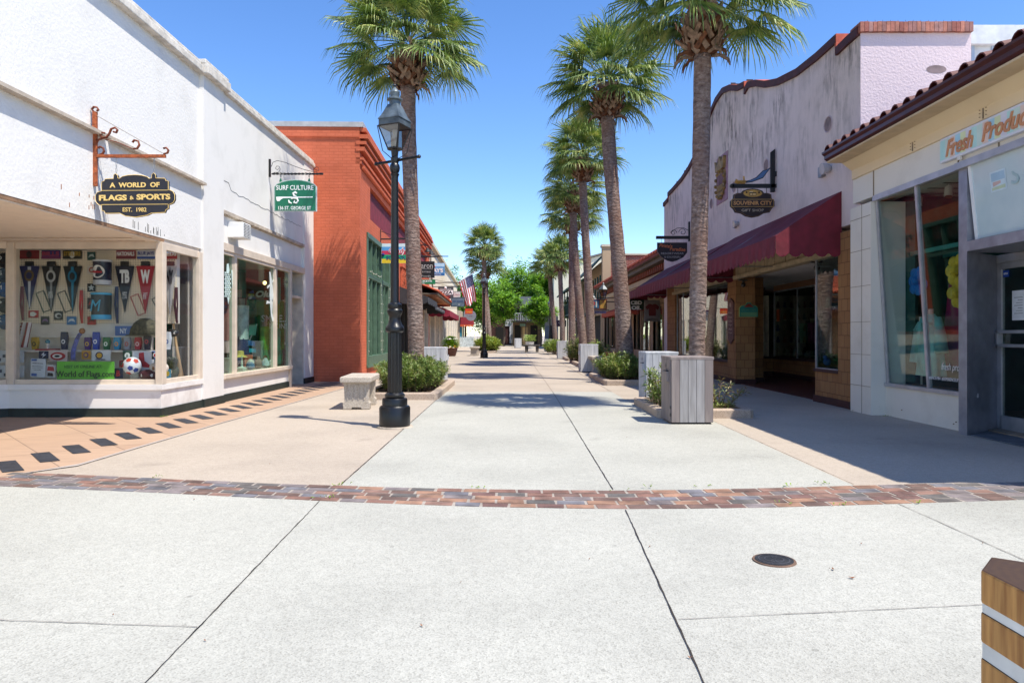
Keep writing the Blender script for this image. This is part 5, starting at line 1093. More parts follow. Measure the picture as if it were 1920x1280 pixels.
# slatted litter bins
SL=wood('grey_slat_paint','#85817f','#a19d9c',2.); SLR=wood('mauve_grey_frame','#786d6b','#92867f',2.)
SL2=wood('pale_slat_paint','#a9abb0','#c7c9cc',2.)
def bin_(label,loc,rz,sl,fr,w_=.56,d_=.6,h_=.9,slot='W',group='slatted grey litter bins'):
    t_=T('litter_bin',label,'litter bin',loc,rz=rz,group=group,local=True); n=5
    m=M(sl)
    for side in (-1,1):
        for k in range(n):
            a=-w_/2+w_*k/n; mm=fr if k in (0,n-1) and fr!=sl else sl; m.m(mm).box(a+.0025,a+w_/n-.0025,side*d_/2-.012,side*d_/2+.012,.02,h_-.04)
        for k in range(n): a=-d_/2+.02+(d_-.04)*k/n; m.m(fr).box(side*w_/2-.014,side*w_/2+.01,a+.002,a+(d_-.04)/n-.002,.02,h_-.04)
    m.build('slats',t_,bevel=.002)
    m=M(fr); m.box(-w_/2-.012,w_/2+.012,-d_/2-.014,d_/2+.014,h_-.04,h_); m.build('lid',t_,bevel=.006)
    m=M(DARK); m.box(-w_/2+.02,w_/2-.02,-d_/2+.02,d_/2-.02,0,h_-.05); m.build('liner',t_)
    m=M(fr); s_=-1; m.prism([(-d_/2+.06,h_-.34),(d_/2-.3,h_-.34),(d_/2-.3,h_-.2),(-d_/2+.06,h_-.2)],'x',-w_/2-.05,-w_/2-.012); m.m(C('#2a2725',.5)).box(-w_/2-.052,-w_/2-.02,-d_/2+.08,d_/2-.32,h_-.2,h_-.19); m.build('flap',t_,bevel=.004)
    m=M(C('#2a2725',.5)); m.prism([(-.06,h_-.13),(-.03,h_-.08),(0,h_-.13),(-.03,h_-.18)],'x',-w_/2-.0125,-w_/2-.015); m.box(-w_/2-.016,-w_/2-.008,-d_/2+.0,-d_/2+.03,.1,.14);m.box(-w_/2-.016,-w_/2-.008,-d_/2+.0,-d_/2+.03,.2,.24); m.build('hinge',t_)
    return t_
b1=bin_('grey and mauve slatted litter bin closest of all, standing in front of the right planter',(2.42,9.85,.008),R(0),SL,SLR)
b2=bin_('paler slatted litter bin just behind the nearest grey one',(2.62,12.75,.004),R(1),SL2,SL2)
dup(b2,(2.5,23.3,0),R(0),'pale slatted litter bin with a bench slab in front, third along the right side')
dup(b2,(2.6,36.4,0),R(0),'pale slatted litter bin fourth along the right side, between palms')
dup(b2,(2.65,52,0),R(0),'farthest slatted litter bin on the right, beyond the dark bench')
dup(b2,(-1.93,17.8,0),R(180),'slatted litter bin on the left behind the leafy planter')
dup(b2,(.55,66,0),R(10),'dark litter bin in the distance at the street end, left of the balcony house')
m=M(C('#a5442a',.8,.2,.2,20)); m.box(3.02,3.4,22.4,22.9,0,.62); m.box(3.0,3.42,22.38,22.92,.62,.66); m.build('terracotta_box',label='square terracotta box behind the second right-hand planter',cat='plant box')
# kerbed planters
def planter(label,x0,x1,y0,y1,h=.13,th=.14,c='#b3a08f'):
    t_=T('planter',label,'planter',((x0+x1)/2,(y0+y1)/2,0),group='low concrete kerb planters under the palms'); m=M(aggregate('kerb_'+label[:6],c,'#7d6d5f','#cbbbaa',70,.4))
    ch=.06
    def ring(o,ch): return [(x0+o+ch,y0+o),(x1-o-ch,y0+o),(x1-o,y0+o+ch),(x1-o,y1-o-ch),(x1-o-ch,y1-o),(x0+o+ch,y1-o),(x0+o,y1-o-ch),(x0+o,y0+o+ch)]
    a,b_=ring(0,ch),ring(th,.03); n=8; vs=[(x,y,0) for x,y in a]+[(x,y,h-.02) for x,y in a]+[(x+(.02 if x<(x0+x1)/2 else -.02),y+(.02 if y<(y0+y1)/2 else -.02),h) for x,y in a]+[(x,y,h) for x,y in b_]+[(x,y,.03) for x,y in b_]
    m.add(vs,[(k*n+i,k*n+(i+1)%n,(k+1)*n+(i+1)%n,(k+1)*n+i) for k in range(4) for i in range(n)]); m.build('kerb',t_,smooth=False)
    m=M(C('#5a4636',.95,.3,.8,30,name='planter_soil')); m.quad((x0+th-.01,y0+th-.01,h-.04),(x1-th+.01,y0+th-.01,h-.04),(x1-th+.01,y1-th+.01,h-.04),(x0+th-.01,y1-th+.01,h-.04))
    m.m(C('#a58a5c',.9,.3)); random.seed(int(x0*10+y0))
    for i in range(260):
        x=random.uniform(x0+th,x1-th); y=random.uniform(y0+th,y1-th); a_=random.uniform(0,6.28); l=random.uniform(.015,.045); z=h-.035+random.uniform(0,.03); m.quad((x,y,z),(x+l*math.cos(a_),y+l*math.sin(a_),z+.01),(x+l*math.cos(a_)+.006,y+l*math.sin(a_)+.006,z+.01),(x+.006,y+.006,z))
    m.build('soil',t_); return t_
planter('concrete kerb planter on the left holding the dense shrub and leaning palm',-2.85,-1.38,13.15,17.2)
planter('concrete kerb planter on the right behind the nearest litter bin, with a sparse shrub',2.1,3.5,10.25,12.3)
planter('concrete kerb planter on the right holding the second leaning palm',2.2,3.55,16.9,20.3)
planter('kerb planter on the right between the two middle litter bins',2.5,3.6,25.2,31.0)
planter('kerb planter on the right beyond the fourth litter bin',2.55,3.7,33.0,36.0)
planter('far right kerb planter under the two smallest palms',2.7,3.8,42.5,52.0)
planter('far left kerb planter with tall grass and the double palm',-2.6,-1.1,47.5,53.5)
# shrubs
LFO=leaf('oleander_leaf',['#44582c','#647c3c','#8a9c58','#b0a875'],5.,.45,.25)
LFY=leaf('yellow_green_leaf',['#48632c','#6d8a3a','#97aa54','#7d6a40'],7.,.5,.25)
TWG=C('#7a6550',.8,.2)
def shrub(name,label,cx,cy,rx,ry,h,nst,nl,ll=.09,mat=None,seed=1,base=.1,spread=.35,group='shrubs in the planters',droop=.2):
    random.seed(seed); t_=T(name,label,'shrub',(cx,cy,base),group=group); st_=M(TWG); lf=M(mat or LFO)
    for i in range(nst):
        a=random.uniform(0,6.28); r=math.sqrt(random.random()); x=cx+rx*.85*r*math.cos(a); y=cy+ry*.85*r*math.sin(a); hh=h*random.uniform(.6,1.)*(1-.35*r*r)
        dx,dy=spread*math.cos(a)*r*random.uniform(.4,1.),spread*math.sin(a)*r*random.uniform(.4,1.)
        p0=Vector((x,y,base)); p1=p0+Vector((dx*.4,dy*.4,hh*.55)); p2=p0+Vector((dx,dy,hh)); st_.tube([p0,p1,p2],[.009,.006,.003],4)
        for j in range(nl):
            t_l=random.uniform(.15,1.) ; q=p0.lerp(p1,t_l*2) if t_l<.5 else p1.lerp(p2,t_l*2-1)
            az=random.uniform(0,6.28); el=random.uniform(-.2,1.15); l=ll*random.uniform(.6,1.25); w_=l*.13
            d=Vector((math.cos(az)*math.cos(el),math.sin(az)*math.cos(el),math.sin(el))); s_=d.cross(Vector((0,0,1))).normalized()*w_
            q=q+d*.012; mid=q+d*l*.5+Vector((0,0,-droop*l*.1)); tip=q+d*l+Vector((0,0,-droop*l))
            lf.add([q,mid+s_,tip,mid-s_],[(0,1,2,3)])
    st_.build('stems',t_); lf.build('foliage',t_); return t_
shrub('shrub','dense oleander-like green shrub filling the left planter behind the lamp',-2.1,14.95,.64,1.75,.72,380,60,.1,seed=2,spread=.3)
shrub('shrub','thin shrub between the two nearest litter bins',2.33,11.1,.14,.6,.72,24,50,.1,seed=3,spread=.15)
shrub('shrub','sparse twiggy shrub with reddish leaves in the right planter, beside the nearest bin',3.1,10.8,.26,.24,.56,16,44,.09,seed=9,spread=.4,mat=leaf('mixed_leaf',['#3f5630','#75884a','#8c6a4e','#a4b070'],9.,.5,.25))
shrub('shrub','low green ground shrub at the front of the right planter',2.95,10.6,.38,.12,.12,40,12,.06,seed=10,spread=.1,mat=LFY)
shrub('shrub','bushy green shrub in the second right-hand planter around the leaning palm',2.75,18.1,.55,1.1,.72,170,55,.11,seed=4,spread=.3)
shrub('shrub','green shrub to the right of the third litter bin',3.15,25.9,.35,.6,1.0,60,45,.12,seed=5,mat=LFY)
shrub('shrub','slender green shrub between the third and fourth litter bins',2.72,30.2,.3,.6,1.15,60,45,.13,seed=6)
shrub('shrub','round green shrub beyond the fourth litter bin on the right',2.65,44.5,.6,1.5,.95,80,50,.18,seed=7,mat=LFY)
shrub('grass_clump','tall feathery grass clump at the foot of the far double palm',-1.75,49.8,.75,1.6,1.1,160,34,.3,seed=8,mat=leaf('grassy',['#5f7a2c','#8aa040','#b0a860'],6.,.6,.3),spread=.25,group='grass clumps')
# flower pot
fp_=T('flower_pot','brown tapered pot of yellow and white flowers on the left pavement','flower pot',(-3.5,40.5,0)); m=M(C('#5f3a30',.7,.2)); m.lathe([(.26,0),(.3,.05),(.4,.42),(.43,.45),(.4,.46)],-3.5,40.5,20); m.build('pot',fp_,smooth='auto')
random.seed(4); m=M(leaf('pot_leaf',['#4f7a25','#86a83a'],8.)); 
for i in range(700):
    a=random.uniform(0,6.28); e=random.uniform(0,1.5); r=random.uniform(.2,.55); x,y,z=-3.5+r*math.cos(a)*math.cos(e),40.5+r*math.sin(a)*math.cos(e),.5+r*1.15*math.sin(e); l=.09; m.quad((x,y,z),(x+l*math.cos(a+1),y+l*math.sin(a+1),z+.03),(x+l*1.4*math.cos(a),y+l*1.4*math.sin(a),z+.05),(x+l*math.cos(a-1),y+l*math.sin(a-1),z+.03))
m.build('foliage',fp_)
m=M(C('#e0a32c',.7,.1))
for i in range(60):
    a=random.uniform(0,6.28); r=random.uniform(.3,.45); m.m(C('#e0a32c',.7,.1) if i<44 else C('#e6e4da',.7,.1)).ball((-3.5+r*math.cos(a),40.5+r*math.sin(a),.48+(random.uniform(0,.12) if i<44 else .5)),.045,6)
m.build('flowers',fp_)
# banded timber bollard
bo=T('bollard','brown timber bollard with white painted bands at the bottom right corner','bollard',(1.36,1.76,0)); 
TW=bpy.data.materials.new('bollard_timber'); t,p=nodes(TW); tc=N(t,'TexCoord'); mp=N(t,'Mapping'); mp.inputs['Scale'].default_value=(1,1,.06); mp.inputs['Location'].default_value=(-.06,.05,0); t.links.new(tc.outputs['Object'],mp.inputs['Vector'])
wv=N(t,'TexWave',wave_type='RINGS',rings_direction='Z',Scale=14.,Distortion=3.,Detail=4.); wv.inputs['Detail Scale'].default_value=1.5; t.links.new(mp.outputs[0],wv.inputs['Vector'])
n=N(t,'TexNoise',Scale=9.,Detail=8.); mp3=N(t,'Mapping'); mp3.inputs['Scale'].default_value=(6,6,.6); t.links.new(tc.outputs['Object'],mp3.inputs['Vector']); t.links.new(mp3.outputs[0],n.inputs['Vector'])
c_=mix(t,.55,ramp(t,wv.outputs['Fac'],[(.2,'#9c662c'),(.8,'#c98f4a')]),ramp(t,n.outputs['Fac'],[(.35,'#8a5826'),(.65,'#c79654')])); 
ge=N(t,'NewGeometry'); sz=N(t,'SeparateXYZ'); t.links.new(ge.outputs['Normal'],sz.inputs[0]); c_=mix(t,ramp(t,sz.outputs[2],[(.5,0.),(.9,.93)]),c_,'#2f221c'); t.links.new(c_,p.inputs['Base Color']); p.inputs['Roughness'].default_value=.6
oc=lambda o: [(1.2+o,1.58),(1.27,1.5+o),(1.45,1.5+o),(1.52-o,1.57),(1.52-o,1.75),(1.45,1.82-o),(1.3,1.93-o),(1.2+o,1.82)]
m=M(TW); bands=[(.492,.515),(.375,.415),(.25,.29)]; zt=.6; z=zt
segs=[]; top=zt
for a,b_ in bands: segs.append((b_,top)); top=a
segs.append((0,top))
for a,b_ in segs: m.prism(oc(0),'z',a,b_)
m.build('post',bo,bevel=.006)
m=M(C('#d9d8d4',.6,.1,.1,60,name='white_band_paint'))
for a,b_ in bands: m.prism(oc(.004),'z',a,b_)
m.build('band',bo)
# ================================================================ PALMS
BARK=bpy.data.materials.new('palm_bark'); t,p=nodes(BARK); tc=N(t,'TexCoord')
mp=N(t,'Mapping'); mp.inputs['Scale'].default_value=(1.6,1.6,3.2); t.links.new(tc.outputs['Object'],mp.inputs['Vector'])
n=N(t,'TexNoise',Scale=7.,Detail=10.,Roughness=.7); t.links.new(mp.outputs[0],n.inputs['Vector'])
wv=N(t,'TexWave',bands_direction='Z',Scale=3.4,Distortion=9.,Detail=6.); wv.inputs['Detail Scale'].default_value=2.5; t.links.new(tc.outputs['Object'],wv.inputs['Vector'])
c_=ramp(t,n.outputs['Fac'],[(.3,'#453b38'),(.45,'#7a6a63'),(.6,'#9c8b82'),(.72,'#c0b1a6')]); c_=mix(t,.25,c_,ramp(t,wv.outputs['Fac'],[(.2,.5),(.6,1.)]),'MULTIPLY')
n4=N(t,'TexNoise',Scale=.9,Detail=3.); t.links.new(tc.outputs['Object'],n4.inputs['Vector']); c_=mix(t,ramp(t,n4.outputs['Fac'],[(.4,0.),(.65,.45)]),c_,'#7a4f3c')
t.links.new(c_,p.inputs['Base Color']); p.inputs['Roughness'].default_value=.9; p.inputs['Specular IOR Level'].default_value=.15
ad=N(t,'Math',operation='MULTIPLY_ADD'); ad.inputs[1].default_value=.28; t.links.new(wv.outputs['Fac'],ad.inputs[0]); t.links.new(n.outputs['Fac'],ad.inputs[2])
b_=N(t,'Bump',Strength=.8,Distance=.03); t.links.new(ad.outputs[0],b_.inputs['Height']); t.links.new(b_.outputs[0],p.inputs['Normal'])
PALM=leaf('palm_frond',['#384d22','#5c7636','#8b9c52','#bcba74'],3.2,.5,.25)
BOOT=C('#8f7460',.85,.3,.4,30,name='palm_boot',ns=12); BOOTD=C('#6b4128',.9,.3,.4,30,name='palm_fibre',ns=12)
def crown_mesh(seed,nl,Rr=1.0,lod=1):
    random.seed(seed); m=M(PALM); ga=2.39996
    for i in range(nl):
        u=(i+.5)/nl; az=i*ga+random.uniform(-.2,.2); el=R(84-108*u**.9+random.uniform(-13,13)); pl=(.62+.36*random.random())*Rr
        d=Vector((math.cos(az)*math.cos(el),math.sin(az)*math.cos(el),math.sin(el))); P=[Vector((0,0,0))+d*.1]; v=d.copy()
        for k in range(4): P.append(P[-1]+v*pl/4); v=(v+Vector((0,0,-.09))).normalized()
        m.tube(P,[.016,.014,.012,.01,.008],3)
        hub=P[-1]; f=v; side=f.cross(Vector((0,0,1)));
        if side.length<.1: side=Vector((math.sin(az),-math.cos(az),0))
        side.normalize(); up=side.cross(f); tw=random.uniform(-.5,.5); side,up=side*math.cos(tw)+up*math.sin(tw),up*math.cos(tw)-side*math.sin(tw)
        ns=int(19*lod); spread=R(118); Lb=.88*Rr*random.uniform(.85,1.1)
        dead=(u>.9 and random.random()<.3)
        for k in range(-ns,ns+1):
            a=spread*k/ns; aa=abs(k/ns); L=Lb*(1-.38*aa**2)*random.uniform(.88,1.08)
            fold=.28+.3*aa
            d0=(f*math.cos(a)+side*math.sin(a)-up*0).normalized(); d0=(d0-up*fold*aa*.8+up*.12).normalized()
            w_=L*.4*spread/ns*.46
            g=Vector((0,0,-1)); nrm=d0.cross(side if abs(k)<ns*.6 else f).normalized(); wd=d0.cross(up).normalized()
            ph=random.uniform(-.12,.12)
            q0=hub; wd=(wd*math.cos(.5)+nrm*math.sin(.5)*(1 if k%2 else -1)).normalized(); q1=hub+d0*L*.36; d1=(d0+g*(.22+.15*aa)+wd*ph).normalized(); q2=q1+d1*L*.38; d2=(d1+g*random.uniform(.7,2.0)).normalized(); q3=q2+d2*L*.3
            m.add([q0+wd*.004,q0-wd*.004,q1+wd*w_,q1-wd*w_,q2+wd*w_*.6,q2-wd*w_*.6,q3],[(0,1,3,2),(2,3,5,4),(4,5,6)])
    return m
def boots_mesh(seed,r,h=.75,n=46):
    random.seed(seed); m=M(BOOTD); m.lathe([(r*.95,-.0),(r*1.15,.15),(r*1.7,h*.5),(r*1.5,h*.85),(r*.6,h+.15)],n=14)
    for i in range(n):
        t_=i/n; az=i*2.4+random.uniform(-.2,.2); z=.02+h*t_; rr=r*(1.05+.8*math.sin(PI*min(1,t_*1.0+.1)))
        for s_ in (-1,1):
            m.m(BOOT if random.random()<.75 else BOOTD)
            a0=az+s_*.28; L=random.uniform(.2,.34); tilt=s_*-.75
            e=Vector((math.cos(az),math.sin(az),0)); tt=Vector((-math.sin(az),math.cos(az),0))
            b0=e*rr+tt*s_*.09+Vector((0,0,z)); dd=(e*(.35+.9*(1-t_)*random.random()*.6)+tt*tilt*.9*random.uniform(.7,1.1)*1+Vector((0,0,.75))).normalized()
            w_=dd.cross(e).normalized()*.032; o_=e*.016
            p1=b0+dd*L; m.add([b0-w_*1.3-o_,b0+w_*1.3-o_,b0+w_*1.3+o_,b0-w_*1.3+o_,p1-w_-o_*.6,p1+w_-o_*.6,p1+w_+o_*.6,p1-w_+o_*.6],[(0,1,2,3),(4,7,6,5),(0,4,5,1),(1,5,6,2),(2,6,7,3),(3,7,4,0)])
    for i in range(7):   # loose drooping boots
        az=random.uniform(0,6.28); e=Vector((math.cos(az),math.sin(az),0)); b0=e*r*1.1+Vector((0,0,.05)); m.m(BOOTD if i%2 else BOOT); m.tube([b0,b0+e*.14+Vector((0,0,.02)),b0+e*.27+Vector((0,0,-.05)),b0+e*.3+Vector((0,0,-.14))],[.03,.035,.03,.012],5,.6)
    return m
CM=[]; 
for sd_,nl in ((11,66),(23,58),(37,62)): CM.append(crown_mesh(sd_,nl))
CF=crown_mesh(51,56,1.,.6)
crown_objs={}
def palm(label,base,top,r0,r1,ci,rz,scale_=1.,bulge=0.,hb=.7,extra=()):
    hb=.8
    bx_,by=base; t_=T('palm_tree',label,'palm tree',(bx_,by,.08),group='cabbage palms along the street',local=True)
    random.seed(ci*7+int(by)); n=44; P=[];rs=[]; H=top[2]-.08
    for i in range(n+1):
        s_=i/n; e=s_*s_*(3-2*s_)*.55+s_*.45; P.append(Vector(((top[0]-bx_)*e+bulge*math.sin(PI*s_),(top[1]-by)*e,H*s_)));
        r=r0+(r1-r0)*min(1,s_*1.6); r*=1+.22*max(0,1-s_*14); r*=1+random.uniform(-.025,.025); rs.append(r)
    m=M(BARK); m.tube(P,rs,18); m.build('trunk',t_,smooth=True)
    off=P[-1]
    key=('b',round(r1,2))
    if key not in crown_objs: bo=boots_mesh(5,r1,hb); crown_objs[key]=bo.build('boots',t_); o=crown_objs[key]
    else: o=crown_objs[key].copy(); COL.objects.link(o); o.parent=t_
    o.location=off-Vector((0,0,.05)); o.rotation_euler=(0,0,rz)
    if ci not in crown_objs: crown_objs[ci]=(CF if ci==3 else CM[ci]).build('crown',t_); o=crown_objs[ci]
    else: o=crown_objs[ci].copy(); COL.objects.link(o); o.parent=t_
    o.location=off+Vector((0,0,hb*1.2)); o.rotation_euler=(0,0,rz); o.scale=(scale_,)*3
    return t_
palm('tall palm on the left, behind the nearest lamp post, rising from the dense shrub',(-2.1,15.7),(-2.27,15.5,6.6),.18,.16,0,.3,1.06)
palm('nearest palm on the right, straight trunk rising behind the litter bins',(2.93,11.3),(3.0,11.2,5.6),.125,.135,1,1.2,1.0)
palm('second palm on the right, thick trunk leaning left from its shrub planter',(2.98,18.6),(2.5,18.6,6.9),.225,.18,2,2.1,1.08,.02)
palm('third palm on the right, rising just beyond the third litter bin',(2.98,26.6),(2.65,26.6,6.95),.17,.15,0,4.0,1.0,.02)
palm('fourth palm on the right, just left of and behind the third, slightly curved',(3.0,29.5),(2.55,29.5,6.3),.17,.15,1,3.0,.98,-.05)
palm('fifth palm on the right with a browner trunk, above the fourth litter bin',(2.95,35),(2.95,35,6.2),.18,.16,2,.9,1.05)
palm('sixth palm on the right with a small crown, far down the street',(3.3,46),(3.12,46,5.35),.17,.15,3,1.7,1.0)
palm('seventh and farthest palm on the right, low round crown over the far lamp',(3.15,51),(2.75,51,5.3),.17,.16,0,2.7,1.05)
palm('left trunk of the far double palm beyond the second lamp post',(-1.92,50),(-1.95,50,6.5),.17,.16,1,.4,1.05)
palm('right trunk of the far double palm with a slightly lower crown',(-1.55,50.3),(-1.9,51.3,5.3),.16,.15,3,2.2,1.0)
# ================================================================ BROADLEAF TREES
LT=leaf('spring_leaf',['#446a1c','#66922c','#8ab542','#aacb5a'],1.2,.5,.4); LT2=leaf('deep_leaf',['#27491a','#3f6a22','#6a9433'],1.2,.5,.3)
TB=C('#5d5148',.9,.25)
def tree(label,x,y,h,rx,rz_,z0,seed,mat,ncl=70,nlf=120,ls=.16,trunk=.14,name='leafy_tree'):
    random.seed(seed); t_=T(name,label,'tree',(x,y,0),group='leafy trees at the far end of the street'); tk=M(TB); m=M(mat); cz=z0+(h-z0)/2; hz=(h-z0)/2
    tk.tube([(x,y,0),(x+.1,y,z0*.6),(x,y,z0+hz*.5),(x-.1,y,z0+hz)],[trunk,trunk*.8,trunk*.6,trunk*.3],8)
    for c in range(ncl):
        while True:
            a=Vector((random.uniform(-1,1),random.uniform(-1,1),random.uniform(-1,1)))
            if .25<a.length<1: break
        a=a*(.75+.25*random.random()); c0=Vector((x+a.x*rx,y+a.y*rx,cz+a.z*hz)); rr=random.uniform(.35,.8)*rx/3.2
        tk.tube([(x,y,z0+hz*.3),tuple((Vector((x,y,z0+hz*.5))+c0)/2+Vector((0,0,-.2))),tuple(c0)],[trunk*.3,trunk*.18,.01],4)
        for l in range(nlf):
            dv=Vector((random.gauss(0,.5),random.gauss(0,.5),random.gauss(0,.38)))*rr*1.3; q=c0+dv; az=random.uniform(0,6.28); e=random.uniform(-.6,.8); s_=ls*random.uniform(.6,1.3)
            d=Vector((math.cos(az)*math.cos(e),math.sin(az)*math.cos(e),math.sin(e)))*s_; w_=Vector((-math.sin(az),math.cos(az),random.uniform(-.4,.4)))*s_*.42
            m.add([q,q+d*.5+w_,q+d,q+d*.5-w_],[(0,1,2,3)])
    tk.build('trunk',t_); m.build('crown',t_); return t_
tree('bright green tree on the left at the street end, behind the far lamp',-3.2,82,8.2,3.6,0,1.9,1,LT,80,150,.24)
tree('tall bright tree filling the gap above the balcony house',1.2,96,11.2,4.6,0,4.2,2,LT,110,150,.27)
tree('bright tree at the right of the street end, above the shaded shopfronts',4.3,84,9.2,3.0,0,2.6,3,LT,75,150,.24)
tree('low drooping green tree beside the balcony house',3.0,75,6.0,2.1,0,1.7,4,LT,60,140,.2)
tree('leafy tree whose branches hang in front of the balcony house',-.9,76,6.2,2.0,0,2.3,14,LT,60,140,.2)
tree('deep green tree behind the flag',-7.0,90,8.5,4.2,0,2.0,5,LT2,80,140,.26)
tree('pale bare-topped tree above the left shopfronts',-9.5,95,11.0,3.4,0,5.5,6,LT,40,80,.24)
tree('dark green tree beside the cream house on the right',6.0,66,5.2,1.2,0,2.0,7,LT2,30,120,.2)
tree('dense green trees closing the end of the street',0,125,9.0,9.0,0,1.0,8,LT2,120,150,.35)
# ================================================================ FAR BUILDINGS
CBD=T('shop_building','low shop building with red tiled eaves next to the lilac building on the right','building',(6,36,0))
TANW=stucco('tan_render','#b59e80',dirt='#8f7a60',bs=20,bstr=.1,dirtamt=.3)
m=M(TANW); m.wall('x',6.0,6.3,25.8,47,0,4.2,[(26.3,30.2,.5,2.5),(30.8,35,.5,2.5),(35.8,40,.3,2.5),(41,46,.4,2.5)]); m.box(6.3,12,46.7,47,0,4.2); m.build('wall',CBD)
m=M(C('#6b6152',.7,.1)); m.box(5.5,6.0,25.75,47.1,4.18,4.28); m.box(5.62,5.98,25.75,47.1,4.02,4.18); m.m(C('#8f4a2c',.8,.1))
for i in range(52): m.box(5.8,6.0,25.9+i*.4,26.1+i*.4,3.75,3.98)
m.m(C('#c4b28f',.7)).box(5.95,6.0,25.8,47,3.5,3.72)
m.build('fascia',CBD)
m=M(); tiled(m,C('#8a3a2b',.75,.2,.1,10),5.4,8.6,4.3,5.35,25.75,47.1,.32,.11); m.m(C('#8a3a2b',.75,.2,.1,10)).prism([(5.45,4.29),(8.6,5.32),(8.6,5.2),(5.45,4.2)],'y',25.76,47.05); m.build('roof_tiles',CBD)
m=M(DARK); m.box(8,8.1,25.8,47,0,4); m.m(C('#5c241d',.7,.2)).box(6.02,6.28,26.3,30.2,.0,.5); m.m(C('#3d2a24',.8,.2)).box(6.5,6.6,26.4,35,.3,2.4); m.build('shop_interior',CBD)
f=M(C('#a88a66',.7,.1))
for y in (26.2,28.2,30.2,30.7,33,35,35.7,38,40,41,43.5,46): f.box(5.98,6.1,y,y+.12,0,2.5)
f.box(6.12,6.2,26.2,46.1,2.4,2.5)
fo=f.build('storefront_frame',CBD); g=M(GLD); g.box(6.15,6.158,26.3,30.2,.5,2.5); g.build('pane',fo); g=M(GLD); g.box(6.15,6.158,30.8,46,.5,2.5); g.build('pane',fo)
a=T('awning','small maroon awning on the low shop beside the lilac building','awning',(6,28,2.6)); m=M(AW); awning('','',25.85,31.5,3.45,2.95,2.65,1.2,None,m,scal=.25,sgn=-1,x0=6.0); m.build('canopy_cloth',a); m=M(BLKM); m.tube([(6,25.9,2.75),(4.82,25.9,2.75)],.015,4); m.tube([(6,31.4,2.75),(4.82,31.4,2.75)],.015,4); m.build('awning_arm',a)
a=T('awning','small faded orange awning behind the second leaning palm','awning',(6,38,2.3)); m=M(C('#b04a2a',.8,.1)); awning('','',33.5,40,2.75,2.4,2.15,.95,None,m,scal=.3,sgn=-1,x0=6.0); m.build('canopy_cloth',a); m=M(BLKM); m.tube([(6,33.6,2.3),(5.08,33.6,2.3)],.015,4); m.build('awning_arm',a)
s=panel('dark green oil shop sign with pale lettering under the small maroon awning',30.8,5.0,5.72,2.25,2.72,C('#1c3a2a',.5)); m=M(WHT); m.text('CBD',(5.38,30.77,2.6),.5,.17,'S',bold=.06); m.text('OIL',(5.38,30.77,2.38),.42,.17,'S',bold=.06); m.m(C('#8a2f26',.6)).box(5.0,5.72,30.775,30.78,2.25,2.29); m.build('lettering',s)
m=M(C('#444',.5)); m.tube([(5.3,30.8,2.72),(5.3,30.8,2.9)],.012,4); m.tube([(5.45,30.8,2.25),(5.52,30.8,1.0)],.01,4); m.build('hanger',s)
s=panel('grey banner showing a dark red T-shirt beside the pale posts',28.9,5.38,6.02,1.75,2.62,C('#7d7670',.7)); m=M(C('#641c1c',.7)); m.prism([(5.56,1.98),(5.84,1.98),(5.84,2.28),(5.92,2.22),(5.98,2.34),(5.84,2.46),(5.76,2.46),(5.7,2.42),(5.64,2.46),(5.56,2.46),(5.42,2.34),(5.48,2.22),(5.56,2.28)],'y',28.87,28.88); m.m(C('#5e5852',.7)).prism([(5.42,1.78),(5.98,1.78),(5.9,1.86),(5.7,1.9),(5.5,1.86)],'y',28.87,28.88); m.build('shirt_picture',s)
s=panel('red framed picture sign with a blue and a yellow panel, under the right lantern',36,4.05,4.8,2.5,3.02,C('#6b1e1a',.5)); m=M(C('#2f6a8a',.5,.4)); m.box(4.09,4.4,35.97,35.98,2.55,2.97); m.m(C('#b0863a',.5,.2)).box(4.45,4.76,35.97,35.98,2.55,2.97); m.m(C('#a33a3a',.5)).box(4.12,4.2,35.96,35.97,2.7,2.9); m.box(4.58,4.64,35.96,35.97,2.85,2.92); m.m(C('#c9c0b0',.5)).box(4.24,4.3,35.96,35.97,2.6,2.9); m.build('picture',s); m=M(BLKM); m.tube([(4.0,36,3.08),(6.0,36,3.08)],.02,4); m.tube([(4.15,36,3.02),(4.15,36,3.08)],.01,4); m.tube([(4.7,36,3.02),(4.7,36,3.08)],.01,4); m.build('hanger',s)
s=panel('thin lilac strip sign hung beneath the red framed picture sign',36.1,4.08,4.78,2.3,2.42,C('#8d84a8',.5)); m=M(BLKM); m.text('GALLERY & GIFTS',(4.43,36.075,2.36),.6,.06,'S'); m.build('lettering',s)
BB=T('brick_building','two storey building with a red brick flank and a pale corner pilaster','building',(6.3,53,0))
m=M(bricks('red_brick','#9c4a3c','#7f3a30','#a08a7c',.24,.09,.014,.4)); m.box(6.6,13.5,47.6,48,0,6.55); m.build('flank_wall',BB)
m=M(TANW); m.box(6.05,6.6,47.5,48.1,0,7.1); m.wall('x',6.1,6.4,48.1,60,0,6.2,[(49,50.2,3.6,5.2),(52,53.2,3.6,5.2),(55,56.2,3.6,5.2),(49,59,.3,2.6)]); m.box(6.6,13,59.7,60,0,6.2); m.build('wall',BB)
m=M(C('#c9bfa9',.7)); m.box(5.98,6.7,47.42,48.2,7.1,7.25); m.box(6.6,13.5,47.5,48.1,6.55,6.66); m.build('coping',BB)
m=M(C('#1f3b33',.7,.1)); m.prism([(5.2,5.6),(6.1,6.6),(6.1,6.45),(5.25,5.5)],'y',48.3,60); m.box(5.6,6.1,52,60,2.7,2.9); m.build('canopy_roof',BB)
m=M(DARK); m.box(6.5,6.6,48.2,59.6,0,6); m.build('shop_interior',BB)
for y in (49,52,55):
    for q in (y-.35,y+1.2): m=M(C('#20483c',.6,.1)); m.box(6.02,6.1,q,q+.35,3.5,5.3); m.build('shutter',BB)
